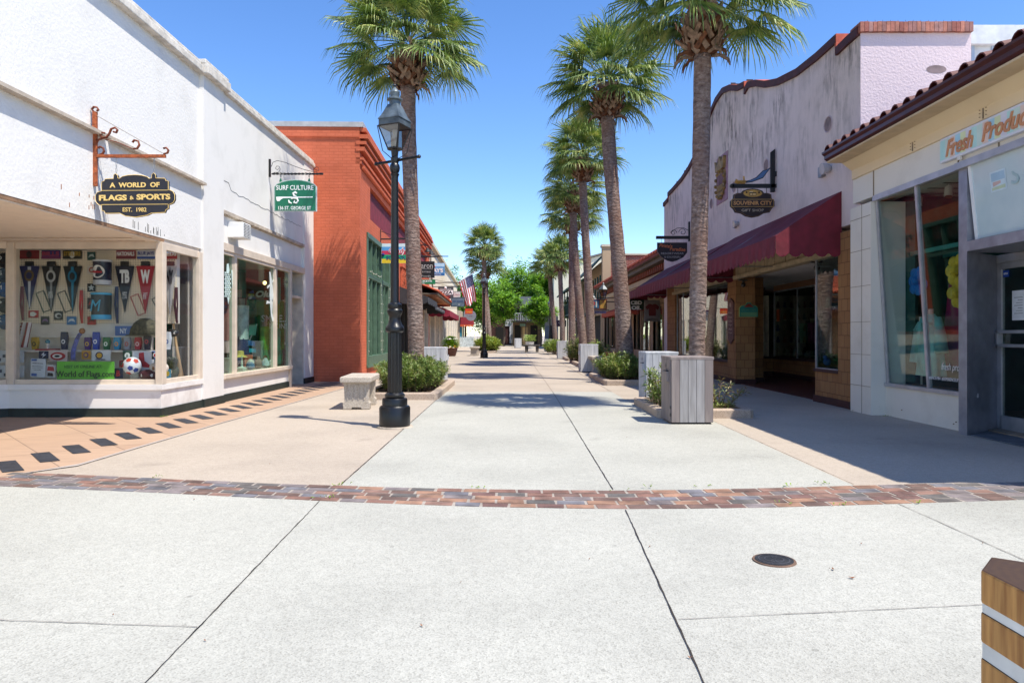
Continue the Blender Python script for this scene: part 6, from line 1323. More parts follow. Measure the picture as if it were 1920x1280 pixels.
GB=T('balcony_building','dark green balconied building half hidden by palm trunks on the right','building',(6,66,0))
m=M(C('#8d8a72',.8,.15)); m.wall('x',6.0,6.3,60.2,73,0,6.0,[(61,63,.2,2.5),(64,66,.2,2.5),(68,72,.2,2.5)]); m.box(6.3,12,60.2,60.5,0,6.0); m.build('wall',GB)
m=M(C('#1d4038',.6,.15)); m.box(4.9,6.0,60.2,73,2.9,3.05); 
for y in (60.3,63.5,66.7,69.9,72.8): m.box(4.9,5.0,y,y+.1,0,5.2)
for i in range(64): m.box(4.92,4.95,60.3+i*.2,60.34+i*.2,3.05,3.9)
m.box(4.9,4.98,60.2,73,3.9,3.96); m.prism([(4.6,5.0),(6.2,5.9),(6.2,6.1),(4.6,5.15)],'y',60.1,73.1); m.build('balcony',GB)
m=M(C('#2f5a4c',.7)); m.box(4.88,5.9,60.19,60.21,3.05,3.9); m.build('end_panel',GB)
s=panel('black oval shop sign with white numerals, between the palm trunks on the right',57,4.7,5.5,2.2,2.75,C('#b9b6b0',.5)); m=M(BLKM); m.box(4.74,5.46,56.97,56.98,2.25,2.7); m.m(WHT).text('2C',(5.1,56.96,2.5),.4,.28,'S',shear=.3); m.build('lettering',s)
s=panel('dark plum sign with pale mark on the far right shopfront',67,4.2,5.1,2.0,2.6,C('#3a1f3a',.5)); m=M(WHT); m.text('Gems',(4.65,66.97,2.35),.5,.18,'S'); m.build('lettering',s)
CH=T('cream_house','tall cream house with a shaded gable behind the last palms on the right','building',(5.4,80,0)); m=M(stucco('pale_cream_wall','#d8d2bd',bs=20)); m.prism([(4.6,0),(10,0),(10,10),(6.3,9.0),(4.6,8.3)],'y',78,92); m.build('wall',CH); m=M(DARK); m.box(4.5,4.6,80,82,3.2,5.2); m.box(4.5,4.6,85,87,3.2,5.2);m.box(4.55,4.6,79,90,.2,2.6); m.build('window',CH); m=M(C('#6f6a63',.7)); m.prism([(4.3,8.2),(6.3,9.05),(10.2,10.1),(10.2,10.3),(6.3,9.25),(4.3,8.4)],'y',77.8,92.2); m.build('roof',CH)
# house with balcony closing the street
HB=T('balcony_house','old two storey house with a white balcony, partly hidden in trees at the street end','house',(1.4,80,0))
m=M(C('#7d6a52',.8,.15)); m.box(.1,3.2,80.8,84,0,2.7); m.m(C('#8f8b7e',.8,.1)).box(.3,2.9,80.8,84,2.8,4.6); m.build('wall',HB)
m=M(C('#6f7276',.6,.1)); m.prism([(-.1,4.6),(3.3,4.6),(2.2,5.5),(.9,5.5)],'y',79.6,84.2); m.build('roof',HB)
m=M(C('#2a2725',.7)); m.box(-.1,3.2,79.5,80.8,2.65,2.82); 
for x in (-.05,1.5,3.1): m.box(x,x+.1,79.55,79.65,0,2.7)
m.build('porch',HB)
m=M(C('#c9ccd0',.6)); 
for i in range(17): m.box(-.05+i*.195,-.0+i*.195,79.52,79.57,2.82,3.6)
m.box(-.1,3.2,79.5,79.6,3.58,3.66)
for x in (-.05,1.5,3.1): m.box(x,x+.1,79.52,79.62,2.82,4.6)
m.build('balcony_railing',HB)
m=M(DARK); m.box(.4,.9,80.75,80.8,3.0,4.2); m.box(2.2,2.7,80.75,80.8,3.0,4.2); m.box(.3,1.0,80.75,80.8,0,2.3); m.box(2.1,2.9,80.75,80.8,0,2.3); m.m(C('#c4a878',.7)).box(1.2,1.75,80.75,80.8,0,2.1); m.m(C('#7fa08f',.7)).box(.9,1.5,80.7,80.74,2.2,2.5); m.build('door',HB)
# shaded shopfront row right of the house and low buildings left
RW=T('shop_row','shaded grey shopfronts under the trees, right of the balcony house','building',(4.2,74,0)); m=M(C('#8b8d92',.8,.15)); m.box(3.4,4.8,74,74.4,0,3.2); m.m(DARK).box(4.0,4.4,73.95,74,0,2.2); m.build('wall',RW); m=M(C('#5c6878',.7)); m.add([(3.7+.28*math.cos(k*PI/10),73.94,1.7+.5*math.sin(k*PI/10)) for k in range(11)]+[(3.42,73.94,0),(3.98,73.94,0)],[tuple(list(range(11))+[11,12])]); m.build('arched_door',RW)
LW=T('low_building','small low white and maroon building at the left of the street end','building',(-.6,88,0)); m=M(C('#4a2a28',.8,.2)); m.box(-2.6,.2,88,90,0,3.6); m.m(C('#c9cbd2',.7,.1)).box(-.9,.1,87.9,88,2.3,3.2); m.box(-.3,.1,87.85,87.95,.2,2.4); m.build('wall',LW); m=M(DARK); m.box(-2.0,-1.0,87.95,88,0,2.2); m.build('doorway',LW)
# left far end: teal-trimmed shop with red awning and low white fence
FL=T('shop_building','small teal trimmed shop with a red awning beyond the flag on the left','building',(-6,76,0)); m=M(C('#b9ad98',.8,.15)); m.box(-9,-5.5,75,82,0,3.8); m.m(C('#2f7a8c',.6)).box(-5.52,-5.3,75,75.2,0,3.0); m.m(C('#6b3a2a',.7)).box(-5.2,-5.0,78,78.2,0,2.6); m.build('wall',FL)
a=T('awning','distant red scalloped awning with orange trim beyond the round ice cream sign','awning',(-4.8,76,2.2)); m=M(C('#8c1f2c',.7,.1)); m.prism([(-5.4,3.1),(-4.3,3.1),(-4.1,2.3),(-5.45,2.3)],'y',74.8,75.0); m.prism([(-5.5,3.1),(-4.3,3.1),(-4.1,2.3),(-5.5,2.3)],'y',75.0,78); m.build('canopy_cloth',a); m=M(C('#c9562a',.7)); 
for i in range(9): m.prism([(-5.45+.15*i,2.3),(-5.3+.15*i,2.3),(-5.32+.15*i,2.08),(-5.43+.15*i,2.08)],'y',74.8,74.82)
m.build('valance',a)
m=M(C('#b8c4c8',.6,.2)); m.box(-5.3,-3.9,72.0,72.1,0,.95); 
for i in range(8): m.prism([(-5.25+.18*i,.95),(-5.12+.18*i,.95),(-5.185+.18*i,1.08)],'y',72,72.1)
m.build('low_fence',label='low pale fence in front of the far red awning',cat='fence')
m=M(C('#57504a',.8)); 
FE=T('street_end_planter','white tub of greenery beside the dark bench on the right','plant tub',(1.5,60,0)); m=M(C('#b9b9b9',.7,.1)); m.lathe([(.3,0),(.36,.6),(.38,.65)],1.5,60,14); m.build('pot',FE)
random.seed(8); m=M(LFY)
for i in range(260):
    a=random.uniform(0,6.28); r=random.uniform(0,.5); z=.65+random.uniform(0,.5); l=.16; x,y=1.5+r*math.cos(a),60+r*math.sin(a); m.quad((x,y,z),(x+l*.5,y+.03,z+l*.4),(x+l*math.cos(a),y,z+l*.7),(x-l*.2,y,z+l*.4))
m.build('foliage',FE)

# ================================================================ GOODS IN THE SPORTS SHOP WINDOW
def wv_(u,v,Y): p_=at(u/3.555,440+v/3.555,Y); return p_.x,p_.z
Yp=11.13
def plate(u0,u1,v0,v1,Y,parts,label,cat,name,group=None,tilt=0):
    """parts: (colour, polygon in 0..1 square) stacked on a thin card"""
    xa,zt_=wv_(u0,v0,Y); xb,zb_=wv_(u1,v1,Y); m=M(); y=Y
    cx,cz=(xa+xb)/2,(zt_+zb_)/2
    def P(px_,py_):
        x=xa+(xb-xa)*px_; z=zb_+(zt_-zb_)*py_
        if tilt: dx,dz=x-cx,z-cz; x,z=cx+dx*math.cos(tilt)-dz*math.sin(tilt),cz+dx*math.sin(tilt)+dz*math.cos(tilt)
        return (x,z)
    for k,pt_ in enumerate(parts):
        c,poly=pt_[0],pt_[1]
        m.m(C(c,.6,.06))
        if isinstance(poly,str):
            x,z=P(pt_[2],pt_[3]); m.text(poly,(x,y-.003,z),(xb-xa)*pt_[4],(zt_-zb_)*pt_[5],'S',bold=pt_[6] if len(pt_)>6 else .02,tilt=tilt+(pt_[7] if len(pt_)>7 else 0),d=.002); y-=.0
        else:
            m.prism([P(*q) for q in poly],'y',y-.004,y); y-=.005
    return m.build(name,label=label,cat=cat,group=group)
SQ=[(0,0),(1,0),(1,1),(0,1)]
def circ(cx,cy,rx,ry,n=18): return [(cx+rx*math.cos(2*PI*k/n),cy+ry*math.sin(2*PI*k/n)) for k in range(n)]
G1='team name plates on the pegboard'
def nplate(u0,u1,bg_,fg_,txt,label,band=None,emb=None):
    parts=[(bg_,SQ)]
    if band: parts.append((band,[(0,0),(1,0),(1,.28),(0,.28)]))
    if txt: parts.append((fg_,txt,.5,.6,.9,.5,.03))
    if emb: parts.append((emb,circ(.5,.5,.14,.4)))
    plate(u0,u1,104,162,Yp,parts,label,'plate','name_plate',G1)
nplate(130,262,'#7c1f22','#d8d8d8',None,'dark red team plate with a small emblem, leftmost of the top row',emb='#2a1012')
nplate(278,405,'#3a2f6e','#b03a52','BILLS','purple and red team plate, second of the top row','#7a2a5a'); nplate(420,545,'#2a2a1e','#b09030','STEELERS','black and gold team plate, third of the top row',emb='#c8c8c0')
nplate(775,905,'#8c2230','#e6e6e6','NATIONALS','red plate with white lettering reading nationals','#6a2a38'); nplate(915,1035,'#cfcfd6','#2a3a86','BLUE JAYS','white and blue plate with blue lettering','#2a4a92'); nplate(1088,1182,'#a02224','#e0d8d0','REDS','red plate seen through the side pane at the right end of the top row')
TRI=[(0,1),(1,1),(.5,0)]
G2='team pennants hanging on the pegboard'
def penn(u0,u1,vb,c,stripe,em,label,txt=None,tc_='#e6e6e6',word=None):
    parts=[(c,TRI)]
    if stripe: parts.append((stripe,[(.42,.98),(.58,.98),(.53,.06),(.47,.06)]))
    if em: parts.append((em,circ(.5,.78,.24,.13)))
    if em and not txt: parts.append((c,circ(.5,.78,.14,.08)))
    if txt: parts.append((tc_,txt,.5,.78,.5 if len(txt)<3 else .6,.28,.06))
    if word: parts.append((tc_,word,.5,.38,.34,.1 ,.0,-PI/2))
    o=plate(u0,u1,208,vb,Yp-.02,parts,label,'pennant','pennant',G2)
    xa,za=wv_((u0+u1)/2-28,178,Yp-.02); xb,zb=wv_((u0+u1)/2+28,208,Yp-.02); m=M(BLKM); m.box(xa,xb,Yp-.03,Yp-.02,zb,za); 
    tm=m.build('header_card'); tm.parent=o; tm.location=-Vector(o.location)+Vector(tm.location); 
penn(130,265,500,'#28295a','#c9c9d0','#6b5530','navy pennant with a gold and purple bird head, leftmost'); penn(278,407,520,'#1c1a1c','#8d8d8d','#b9b9b9','black pennant with a silver shield, second from the left',word='RAIDERS'); penn(422,548,525,'#1b1d1e','#1e7a9c','#146e90','black and teal pennant, third from the left')
penn(767,897,525,'#161c30',None,None,'navy pennant with white initials TB',txt='TB',word='RAYS'); penn(908,1032,530,'#a0182c',None,None,'bright red pennant with a white curly W',txt='W',word='Nats'); penn(1086,1180,545,'#b9b4b4','#8b8b92',None,'grey pinstriped pennant with black interlocked letters behind the corner post',txt='NY',tc_='#20222c')
G3='small team decals on the pegboard'
for u0,u1,v0,v1,c,e,l in ((190,257,505,553,'#b02a2e','#e0e0d8','red decal with a pale arrowhead'),(272,330,545,600,'#23242c','#7a5a8a','black decal with a purple mark'),(360,420,510,568,'#1e2024','#c9c9c9','black decal with a white horn shape'),(445,510,545,600,'#2a6ea6','#c9d4dc','bright blue decal with a silver cat'),(583,637,115,170,'#1f4a46','#b9c4c0','dark teal decal at the top of the middle column'),(583,637,210,260,'#d0c8c0','#a8553a','pale decal with a C shape, upper middle column'),(583,637,325,380,'#1e2228','#b9c0c4','black decal with a silver star'),(583,637,420,495,'#3a2024','#b03a34','dark decal with a red mark behind the lower drum'),(583,640,545,600,'#a82226','#3a1416','red decal at the foot of the middle column')):
    parts=[(c,SQ)]
    if 'star' in l: parts.append((e,[(.5+.42*math.cos(PI/2+k*PI/5)*(1 if k%2==0 else .42),.5+.42*math.sin(PI/2+k*PI/5)*(1 if k%2==0 else .42)) for k in range(10)]))
    elif 'C shape' in l: parts.append((e,'C',.5,.5,.6,.75,.04))
    elif 'arrow' in l: parts.append((e,[(.2,.25),(.55,.15),(.85,.5),(.55,.85),(.2,.75)]))
    elif 'horn' in l: parts+= [(e,circ(.5,.5,.36,.3)),(c,circ(.6,.46,.22,.18))]
    else: parts+= [(e,[(.12,.3),(.5,.5),(.9,.35),(.7,.75),(.35,.7)])]
    plate(u0,u1,v0,v1,Yp,parts,l,'decal','decal',G3)
def frame_(u,v,w_,h_,tilt,c,l):
    x,z=wv_(u,v,Yp-.03); k=Yp/F/3.555; m=M(C(c,.4,.1)); a,b_=w_*k/2,h_*k/2; e=.012
    m.X=Matrix.Translation((x,Yp-.03,z))@Matrix.Rotation(tilt,4,'Y')
    m.box(-a,-a+e,-.005,.005,-b_,b_);m.box(a-e,a,-.005,.005,-b_,b_);m.box(-a,a,-.006,.004,b_-e,b_);m.box(-a,a,-.006,.004,-b_,-b_+e); m.build('plate_frame',label=l,cat='frame',group='licence plate frames on the pegboard')
frame_(290,445,58,140,-.38,'#1f3a28','dark green empty frame tilted left beside the navy and black pennants'); frame_(433,445,58,140,-.38,'#1a2422','black empty frame tilted between the black pennants'); frame_(920,467,58,140,-.38,'#a83236','red and white empty frame tilted under the red pennant'); frame_(1060,470,50,120,-.5,'#2a3440','dark empty frame behind the corner post')
def lany(u,v0,v1,c,l,du=8):
    x0_,z0_=wv_(u,v0,Yp-.04); x1_,z1_=wv_(u+du,v1,Yp-.04); m=M(C(c,.7,.3)); m.tube([(x0_,Yp-.04,z0_),((x0_+x1_)/2-.02,Yp-.05,(z0_+z1_)/2),(x1_,Yp-.04,z1_)],.02,6,.3); m.tube([(x0_+.02,Yp-.04,z0_),((x0_+x1_)/2+.02,Yp-.05,(z0_+z1_)/2),(x1_,Yp-.04,z1_)],.012,6,.3); m.build('lanyard',label=l,cat='lanyard',group='lanyards hanging on the pegboard')
lany(145,345,570,'#7a2a38','maroon lanyard at the left end of the pegboard'); lany(540,370,590,'#c02a2a','bright red lanyard left of the drums'); lany(775,345,590,'#26305c','navy lanyard left of the TB pennant'); lany(1172,350,590,'#4a2030','dark maroon lanyard seen through the side pane')
def drum(u0,u1,v0,v1,body,rim,em,l,txt,tcol):
    Y=10.95; xa,zt_=wv_(u0,v0,Y); xb,zb_=wv_(u1,v1,Y); cx=(xa+xb)/2; r=(xb-xa)/2; t_=T('team_bin',l,'waste bin',(cx,Y,zb_),group='round team waste bins on the pegboard'); h=zt_-zb_
    m=M(C(body,.35,.05)); m.lathe([(r*.93,.0),(r*.98,h*.94)],cx,Y,24,zb_); m.build('body',t_,smooth='auto'); m=M(C(rim,.4,.05)); m.lathe([(r*.95,-.01),(r*.97,.06)],cx,Y,24,zb_); m.lathe([(r*1.0,h*.92),(r*1.02,h)],cx,Y,24,zb_); m.build('rim',t_,smooth='auto')
    m=M(C(em,.5,.05)); 
    if txt!='M': m.add([(cx+.7*r*math.cos(k*PI/12),Y-math.sqrt(max(0,(r*1.0)**2-(.7*r*math.cos(k*PI/12))**2))-.004,zb_+h*.5+.75*r*math.sin(k*PI/12)) for k in range(24)],[tuple(range(24))])
    m.m(C(tcol,.5,.05)); m.text(txt,(cx,Y-r-.008,zb_+h*.5),r*1.1,r*(1.2 if txt=='M' else .3),'S',shear=.2,bold=.0 if txt=='M' else .03); m.m(C('#c02a38',.5)).text(txt,(cx+.01,Y-r-.014,zb_+h*.5-.005),r*1.05,r*(.75 if txt=='M' else .28),'S',shear=.2,bold=.0) if txt!='M' else None
    m.build('emblem',t_)
drum(625,740,170,330,'#1c2138','#b9bcc4','#e0dcd8','navy round waste bin with a white disc, upper of the two','Yankees','#b02030'); drum(612,738,388,560,'#17181f','#2a9cc9','#17181f','black round waste bin with bright blue rims and a letter M','M','#3a9cc0')
# things on the upper shelf
G4='drink sleeves along the upper shelf'
for u,v,c,e,l,big in ((235,700,'#b8962a','#3a3020','yellow drink sleeve beside the small flag',0),(430,692,'#1c2c50','#d0d4dc','tall navy drink sleeve with a white bolt',1),(587,705,'#4b2a74','#c9a83a','purple drink sleeve with a gold ring',0),(642,690,'#2a4aa8','#e0e0e0','royal blue tall drink sleeve',1),(712,708,'#1c6a42','#dfe6df','green drink sleeve with a white clover',0),(783,708,'#2286b0','#d89030','sky blue drink sleeve between the green and grey ones',0),(851,700,'#8f93a0','#b04030','slim grey drink sleeve with an orange mark',0),(922,708,'#a82034','#e0c0c0','red drink sleeve with a pale ring',0),(983,690,'#221f38','#a83040','tall navy drink sleeve with a red mark',1),(1117,690,'#d8dbe4','#2a4a9a','white drink sleeve with a blue C by the corner post',1)):
    Y=10.9; x,z=wv_(u,755,Y); h=.19 if not big else .27; w_=.1; m=M(C(c,.7,.1)); b0=.978
    m.prism([(x-w_*.35,b0),(x+w_*.35,b0),(x+w_*.55,b0+h*.6),(x+w_*.42,b0+h),(x-w_*.42,b0+h),(x-w_*.5,b0+h*.6)],'y',Y-.03,Y+.03); m.m(C(e,.6)); m.add([(x+.03*math.cos(k*PI/6),Y-.032,b0+h*.45+.035*math.sin(k*PI/6)) for k in range(12)],[tuple(range(12))]); m.m(C(c,.7,.1)); m.add([(x+.015*math.cos(k*PI/6),Y-.034,b0+h*.45+.018*math.sin(k*PI/6)) for k in range(12)],[tuple(range(12))])
    m.build('drink_sleeve',label=l,cat='drink sleeve',group=G4,bevel=.006)
# small flag draped, bobblehead, cap, ball etc
Y=10.75; m=M(); xa,zt_=wv_(98,585,Y); xb,zb_=wv_(212,750,Y)
for k in range(9):
    a=xa+(xb-xa)*(.35+.65*k/9); b_=a+(xb-xa)*.65/9; m.m(C('#7a1a24' if k%2==0 else '#c9c4c4',.8,.1)).quad((a,Y+.03*math.sin(k*1.7),zt_-.0),(b_,Y+.03*math.sin(k*1.7+1.7),zt_),(b_-.04,Y-.05+.04*math.sin(k*1.7+1.7),zb_),(a-.06,Y-.05+.04*math.sin(k*1.7),zb_))
m.m(C('#1c2440',.8,.1)).quad((xa,Y-.01,zt_),(xa+(xb-xa)*.35,Y-.02,zt_),(xa+(xb-xa)*.38,Y-.05,zt_-.28),(xa,Y-.04,zb_)); m.m(WHT)
for i in range(4):
    for j in range(5): x=xa+.03+.03*i; z=zt_-.04-.05*j; m.box(x,x+.01,Y-.05,Y-.045,z,z+.01)
m.build('small_flag',label='small folded American flag lying on the left end of the shelves',cat='flag')
x,z=wv_(318,745,10.85); t_=T('bobble_figure','small bobble head figure on a red base on the shelf','figurine',(x,10.85,.978)); m=M(C('#a01c28',.5)); m.box(x-.16,x+.16,10.8,10.9,.967,.99); m.build('base',t_); m=M(C('#c9c4c0',.6)); m.lathe([(.015,0),(.03,.05),(.02,.09)],x,10.85,8,.99); m.m(C('#2a7a90',.6)).ball((x,10.85,1.1),.035,8); m.build('body',t_)
x,z=wv_(958,668,10.9); t_=T('cap','camouflage cap on the upper shelf behind the red pennant','cap',(x,10.9,1.19)); m=M(C('#4a4434',.8,.5,ns=25)); m.ball((x,10.95,1.19),.24,16,sz=1.15,sx=1.0,sy=.6); m.v=[(a,b_,max(c_,1.186)) for a,b_,c_ in m.v]; m.build('crown',t_,smooth=True); m=M(C('#3a3428',.8,.3)); m.lathe([(.25,0),(.24,.02)],x,10.86,20,1.186,sq=.55); m.build('brim',t_)
x,z=wv_(828,650,10.98); m=M(C('#2a5a9c',.5,.1)); m.box(x-.13,x+.13,10.96,10.99,1.19,1.34); m.m(WHT).text('NY',(x,10.958,1.265),.1,.08,'S'); m.build('mug_box',label='blue boxed mug on the upper shelf left of the camouflage cap',cat='box')
xs=[wv_(u,v,10.72) for u,v in ((548,650),(530,665),(512,700),(498,740),(488,780),(486,835))]; m=M(C('#5a62a8',.7,.4,ns=20)); m.tube([(a,10.72,b_) for a,b_ in xs],[.02,.03,.034,.034,.036,.036],6,.4); m.m(C('#8a5a34',.6)).ball((xs[0][0],10.72,xs[0][1]+.02),.045,8); m.build('lanyard',label='long blue patterned strap hanging over the front of the shelves',cat='strap')
G5='cards and signs below the shelves'
def card(u0,u1,v0,v1,c,parts,l,Y=10.75,tilt=0): plate(u0,u1,v0,v1,Y,[(c,SQ)]+parts,l,'card','team_card',G5,tilt)
card(260,325,775,825,'#1c2440',[('#c9ccd4',[(.55,.9),(.25,.45),(.48,.45),(.35,.1),(.78,.58),(.52,.58)])],'dark navy card with a white lightning bolt')
card(325,450,768,842,'#c4b4b0',[('#9c1c24',circ(.5,.45,.4,.36)),('#d8d0cc',circ(.48,.45,.26,.2)),('#16161a',circ(.48,.45,.14,.1))],'white card with a red and black swirl')
card(545,605,772,830,'#b8862a',[('#4a2a6a',circ(.5,.5,.28,.32)),('#c89a3a',circ(.5,.5,.15,.18))],'gold card with a purple ring')
card(612,738,768,840,'#d4d2d2',[('#16244a',circ(.4,.5,.2,.34)),('#d4a02c',circ(.42,.5,.14,.24)),('#16244a','PACERS',.5,.12,.5,.14)],'white card with a blue and gold ball emblem')
card(820,880,772,835,'#20483a',[('#dfe2dc',circ(.5,.5,.3,.3)),('#20483a','A',.5,.5,.22,.34)],'dark green card with a white disc and letter A')
card(885,1028,780,930,'#c9cbd2',[('#a81c2c',[(.3,.95),(.52,.98),(.56,.6),(.8,.42),(.78,.3),(.5,.32),(.28,.5)]),('#1c2a4a','BOSTON',.5,.12,.8,.14)],'white card with a red sock emblem behind the corner post')
card(1012,1062,775,830,'#2a5aa8',[('#e0e0e0',circ(.5,.5,.32,.32)),('#b02c38',circ(.5,.5,.2,.2))],'blue card with a white and red disc beside the post')
card(795,850,835,882,'#7a1c24',[('#1c4a38',circ(.5,.5,.3,.3))],'dark red card with a green disc'); card(760,820,890,955,'#1c2440',[('#a83038','B',.5,.5,.4,.6)],'navy card with a red letter B'); 
card(205,305,826,948,'#c4c8cf',[('#3a5a9a',[(.05,.86),(.4,.88),(.4,.97),(.05,.97)]),('#3a5a9a',[(.1,.05),(.45,.05),(.45,.2),(.1,.2)]),('#3a3a40','WORLD OF FLAGS',.5,.75,.7,.05),('#777','discount items here',.5,.6,.7,.05),('#777','while they last',.5,.5,.7,.05),('#777','ask inside',.5,.4,.5,.05)],'typed white notice standing on the window floor',10.6,-.05)
card(310,370,868,950,'#c9c9cc',[('#a82c34',[(.1,.55),(.9,.5),(.8,.85),(.2,.9)]),('#1c1c22',[(.15,.1),(.8,.1),(.7,.35),(.2,.4)])],'white sheet with red and black motifs left of the green banner',10.62)
for k,(u0,u1,v0,v1) in enumerate(((0,160,770,850),(0,162,870,950))): card(u0-60 if k else u0-20,u1,v0,v1,'#c9ced4',[('#3c4a5c',[(.05+.18*i,.1+.3*(i%2)),(.16+.18*i,.1+.3*(i%2)),(.16+.18*i,.35+.3*(i%2)),(.05+.18*i,.35+.3*(i%2))]) for i in range(5)],('upper' if not k else 'lower')+' pale sheet printed with small helmets at the left end',10.66)
card(1095,1140,895,955,'#2a8ab0',[('#c9a83a',circ(.5,.5,.3,.3))],'bright blue card behind the side pane, beside the glove',10.9)
# banner on the glass
xa,za=wv_(370,845,10.44); xb,zb=wv_(752,968,10.44); s=T('window_banner','lime green banner with dark lettering standing inside the sports shop window','banner',((xa+xb)/2,10.5,zb))
m=M(C('#5fae2e',.6,.12,ns=4)); m.box(xa,xb,10.47,10.485,zb,za); m.build('sheet',s); m=M(C('#2a5a28',.6)); m.text('VISIT US ONLINE AT:',((xa+xb)/2-.03,10.468,za-.075),.56,.045,'S',shear=.25,bold=.01); m.m(C('#22301e',.6)).text('World of Flags.com',((xa+xb)/2,10.468,(za+zb)/2-.06),.86,.115,'S',bold=.012); m.build('lettering',s)
# football, soccer ball, glove, bat
def colball(u,v,Y,r,name,label,cat,base,spots,spotc,sx=1.,sz=1.):
    x,z=wv_(u,v,Y); t_=T(name,label,cat,(x,Y,z-r*sz)); m=M(C(base,.4,.04)); m.ball((x,Y,z),r,24,sx=sx,sz=sz); m.build('skin',t_,smooth=True); m=M()
    for i,(a,b_) in enumerate(spots):
        m.m(C(spotc[i%len(spotc)],.4,.04)); d=Vector((math.sin(a)*math.cos(b_),-math.cos(a)*math.cos(b_),math.sin(b_))); e1=d.cross(Vector((0,0,1))).normalized(); e2=d.cross(e1); c0=Vector((x,Y,z))+Vector((d.x*sx,d.y,d.z*sz))*(r*.985)
        m.add([tuple(c0+(e1*math.cos(k*2*PI/5)+e2*math.sin(k*2*PI/5))*r*.32+d*r*.0) for k in range(5)]+[tuple(c0+d*r*.03)],[(k,(k+1)%5,5) for k in range(5)])
    m.build('patch',t_); return t_
colball(880,872,10.6,.13,'soccer_ball','white soccer ball with red and blue patches on a clear stand','ball','#dfe2e6',[(0,.75),(-.75,.1),(.3,-.25),(1.0,.6),(-.2,-1.0),(.95,-.5)],['#c8432c','#c8432c','#2c4a9c'])
x,z=wv_(905,925,10.6); m=M(glass('clear_plastic','#e6eaea',.5,.08)); m.box(x-.06,x+.06,10.55,10.65,.5,.64); m.build('ball_stand',label='clear plastic stand under the soccer ball',cat='stand')
colball(993,935,10.6,.085,'football','dark red and white football lying by the corner post','ball','#4a1c22',[(-.6,0),(.6,0)],['#d0ccc8'],sx=1.7)
colball(1060,888,10.65,.1,'football','white and tan football behind the corner post','ball','#c9c0b4',[(.5,0),(-.3,0)],['#8a6038'],sx=1.4)
colball(1150,655,10.98,.06,'football','small black football at the right end of the upper shelf','ball','#1e1c1e',[(-.6,0),(.6,0)],['#b9b4b0'],sx=1.6)
x,z=-5.42,0; t_=T('baseball_glove','dark green and tan baseball glove holding a ball, beside the bat','glove',(x,11.3,.5)); m=M(C('#3d4434',.7,.3)); m.ball((x,11.33,.62),.12,14,sz=1.05,sy=.5)
for k in range(5): a=-.75+.37*k; m.tube([(x+.07*math.sin(a),11.31,.66),(x+.14*math.sin(a),11.28,.78+.03*math.cos(a)),(x+.15*math.sin(a),11.23,.84)],[.035,.03,.022],8)
m.build('leather',t_,smooth=True); m=M(C('#b9a88a',.6)); m.ball((x,11.23,.62),.045,12); m.build('ball',t_,smooth=True)
p0=(-5.42,1.4); p1=(-5.33,.52); m=M(wood('ash_bat','#b99468','#d6b489',3.)); m.tube([(p0[0],11.38,p0[1]),(p0[0]+(p1[0]-p0[0])*.04,11.38,p0[1]-.04),(p0[0]+(p1[0]-p0[0])*.4,11.4,p0[1]*.6+.52*.4),(p1[0],11.45,.52)],[.03,.014,.02,.042],12); m.build('baseball_bat',smooth=True,label='pale wooden baseball bat leaning in the side of the window',cat='bat')
# caps hung at the left end
for k,(v,c) in enumerate(((170,'#1c1e28'),(270,'#23262e'),(365,'#24508c'),(470,'#1c1d24'),(580,'#2a5a86'))):
    for j,u in enumerate((18,-75)):
        x,z=wv_(u,v,10.95); cc=c if j==0 else ['#5a2026','#1f3a5a','#3a3a3e','#6a2028','#1f4a3a'][k]
        t_=T('cap',['black','charcoal','royal blue','jet black','mid blue'][k]+' cap in the '+('hanging column left of the window post, '+['first','second','third','fourth','fifth'][k]+' from the top' if j==0 else 'outer hanging column at the photo edge, '+['first','second','third','fourth','fifth'][k]+' from the top'),'cap',(x,10.95,z),group='caps hanging left of the post')
        m=M(C(cc,.8,.1)); m.ball((x,11.0,z),.11,14,sz=1.1); m.build('crown',t_,smooth=True); m=M(C(cc,.8,.1)); m.lathe([(.11,0),(.105,.012)],x,10.86,16,z-.06,sq=.9); m.build('brim',t_); m=M(WHT); m.text(['D','G','M','P','K'][k],(x,10.885,z+.03),.06,.06,'S'); m.build('emblem',t_)
        t_['label']=(['black','charcoal','royal blue','jet black','mid blue'][k] if j==0 else ['maroon','navy','grey','crimson','bottle green'][k])+' cap in the '+('column nearer the window post, ' if j==0 else 'column at the left photo edge, ')+['top','second','middle','fourth','bottom'][k]+' one'

# ================================================================ GOODS IN THE SURF SHOP WINDOW
def sv(px,py,X): Y=X*F/(px-960); return Y,EYE-(py-HOR)*Y/F
# decals on the glass
def glassdecal(label,polys,col,name='glass_decal',X=-5.155):
    m=M(C(col,.5,.05))
    for P in polys:
        q=[sv(a,b_,X) for a,b_ in P]; m.prism(q,'x',X,X+.004)
    return m.build(name,label=label,cat='decal',group='white animal decals on the surf shop glass')
Z4=lambda L:[(370+a/4.2667,460+b_/4.2667) for a,b_ in L]
glassdecal('white gecko shaped decal climbing the large surf shop pane',[Z4([(575,210),(585,215),(592,260),(602,330),(608,400),(602,470),(598,540),(612,600),(600,610),(588,560),(582,480),(578,400),(580,330),(578,260)]),Z4([(580,310),(560,325),(558,345),(566,340),(582,325)]),Z4([(600,300),(620,270),(612,235),(606,240),(608,270),(594,292)]),Z4([(580,450),(556,440),(552,470),(562,465),(582,465)]),Z4([(600,450),(622,430),(620,410),(612,420),(596,440)])],'#cfd6d4')
tp=[]
for j in range(11):
    for i in range(4):
        a=218+i*13+(j%2)*5; b_=230+j*17; w_=9 if abs(j-5)<5 else 6
        if a+w_<268: tp.append(Z4([(a,b_),(a+w_,b_-2),(a+w_,b_+12),(a,b_+13)]))
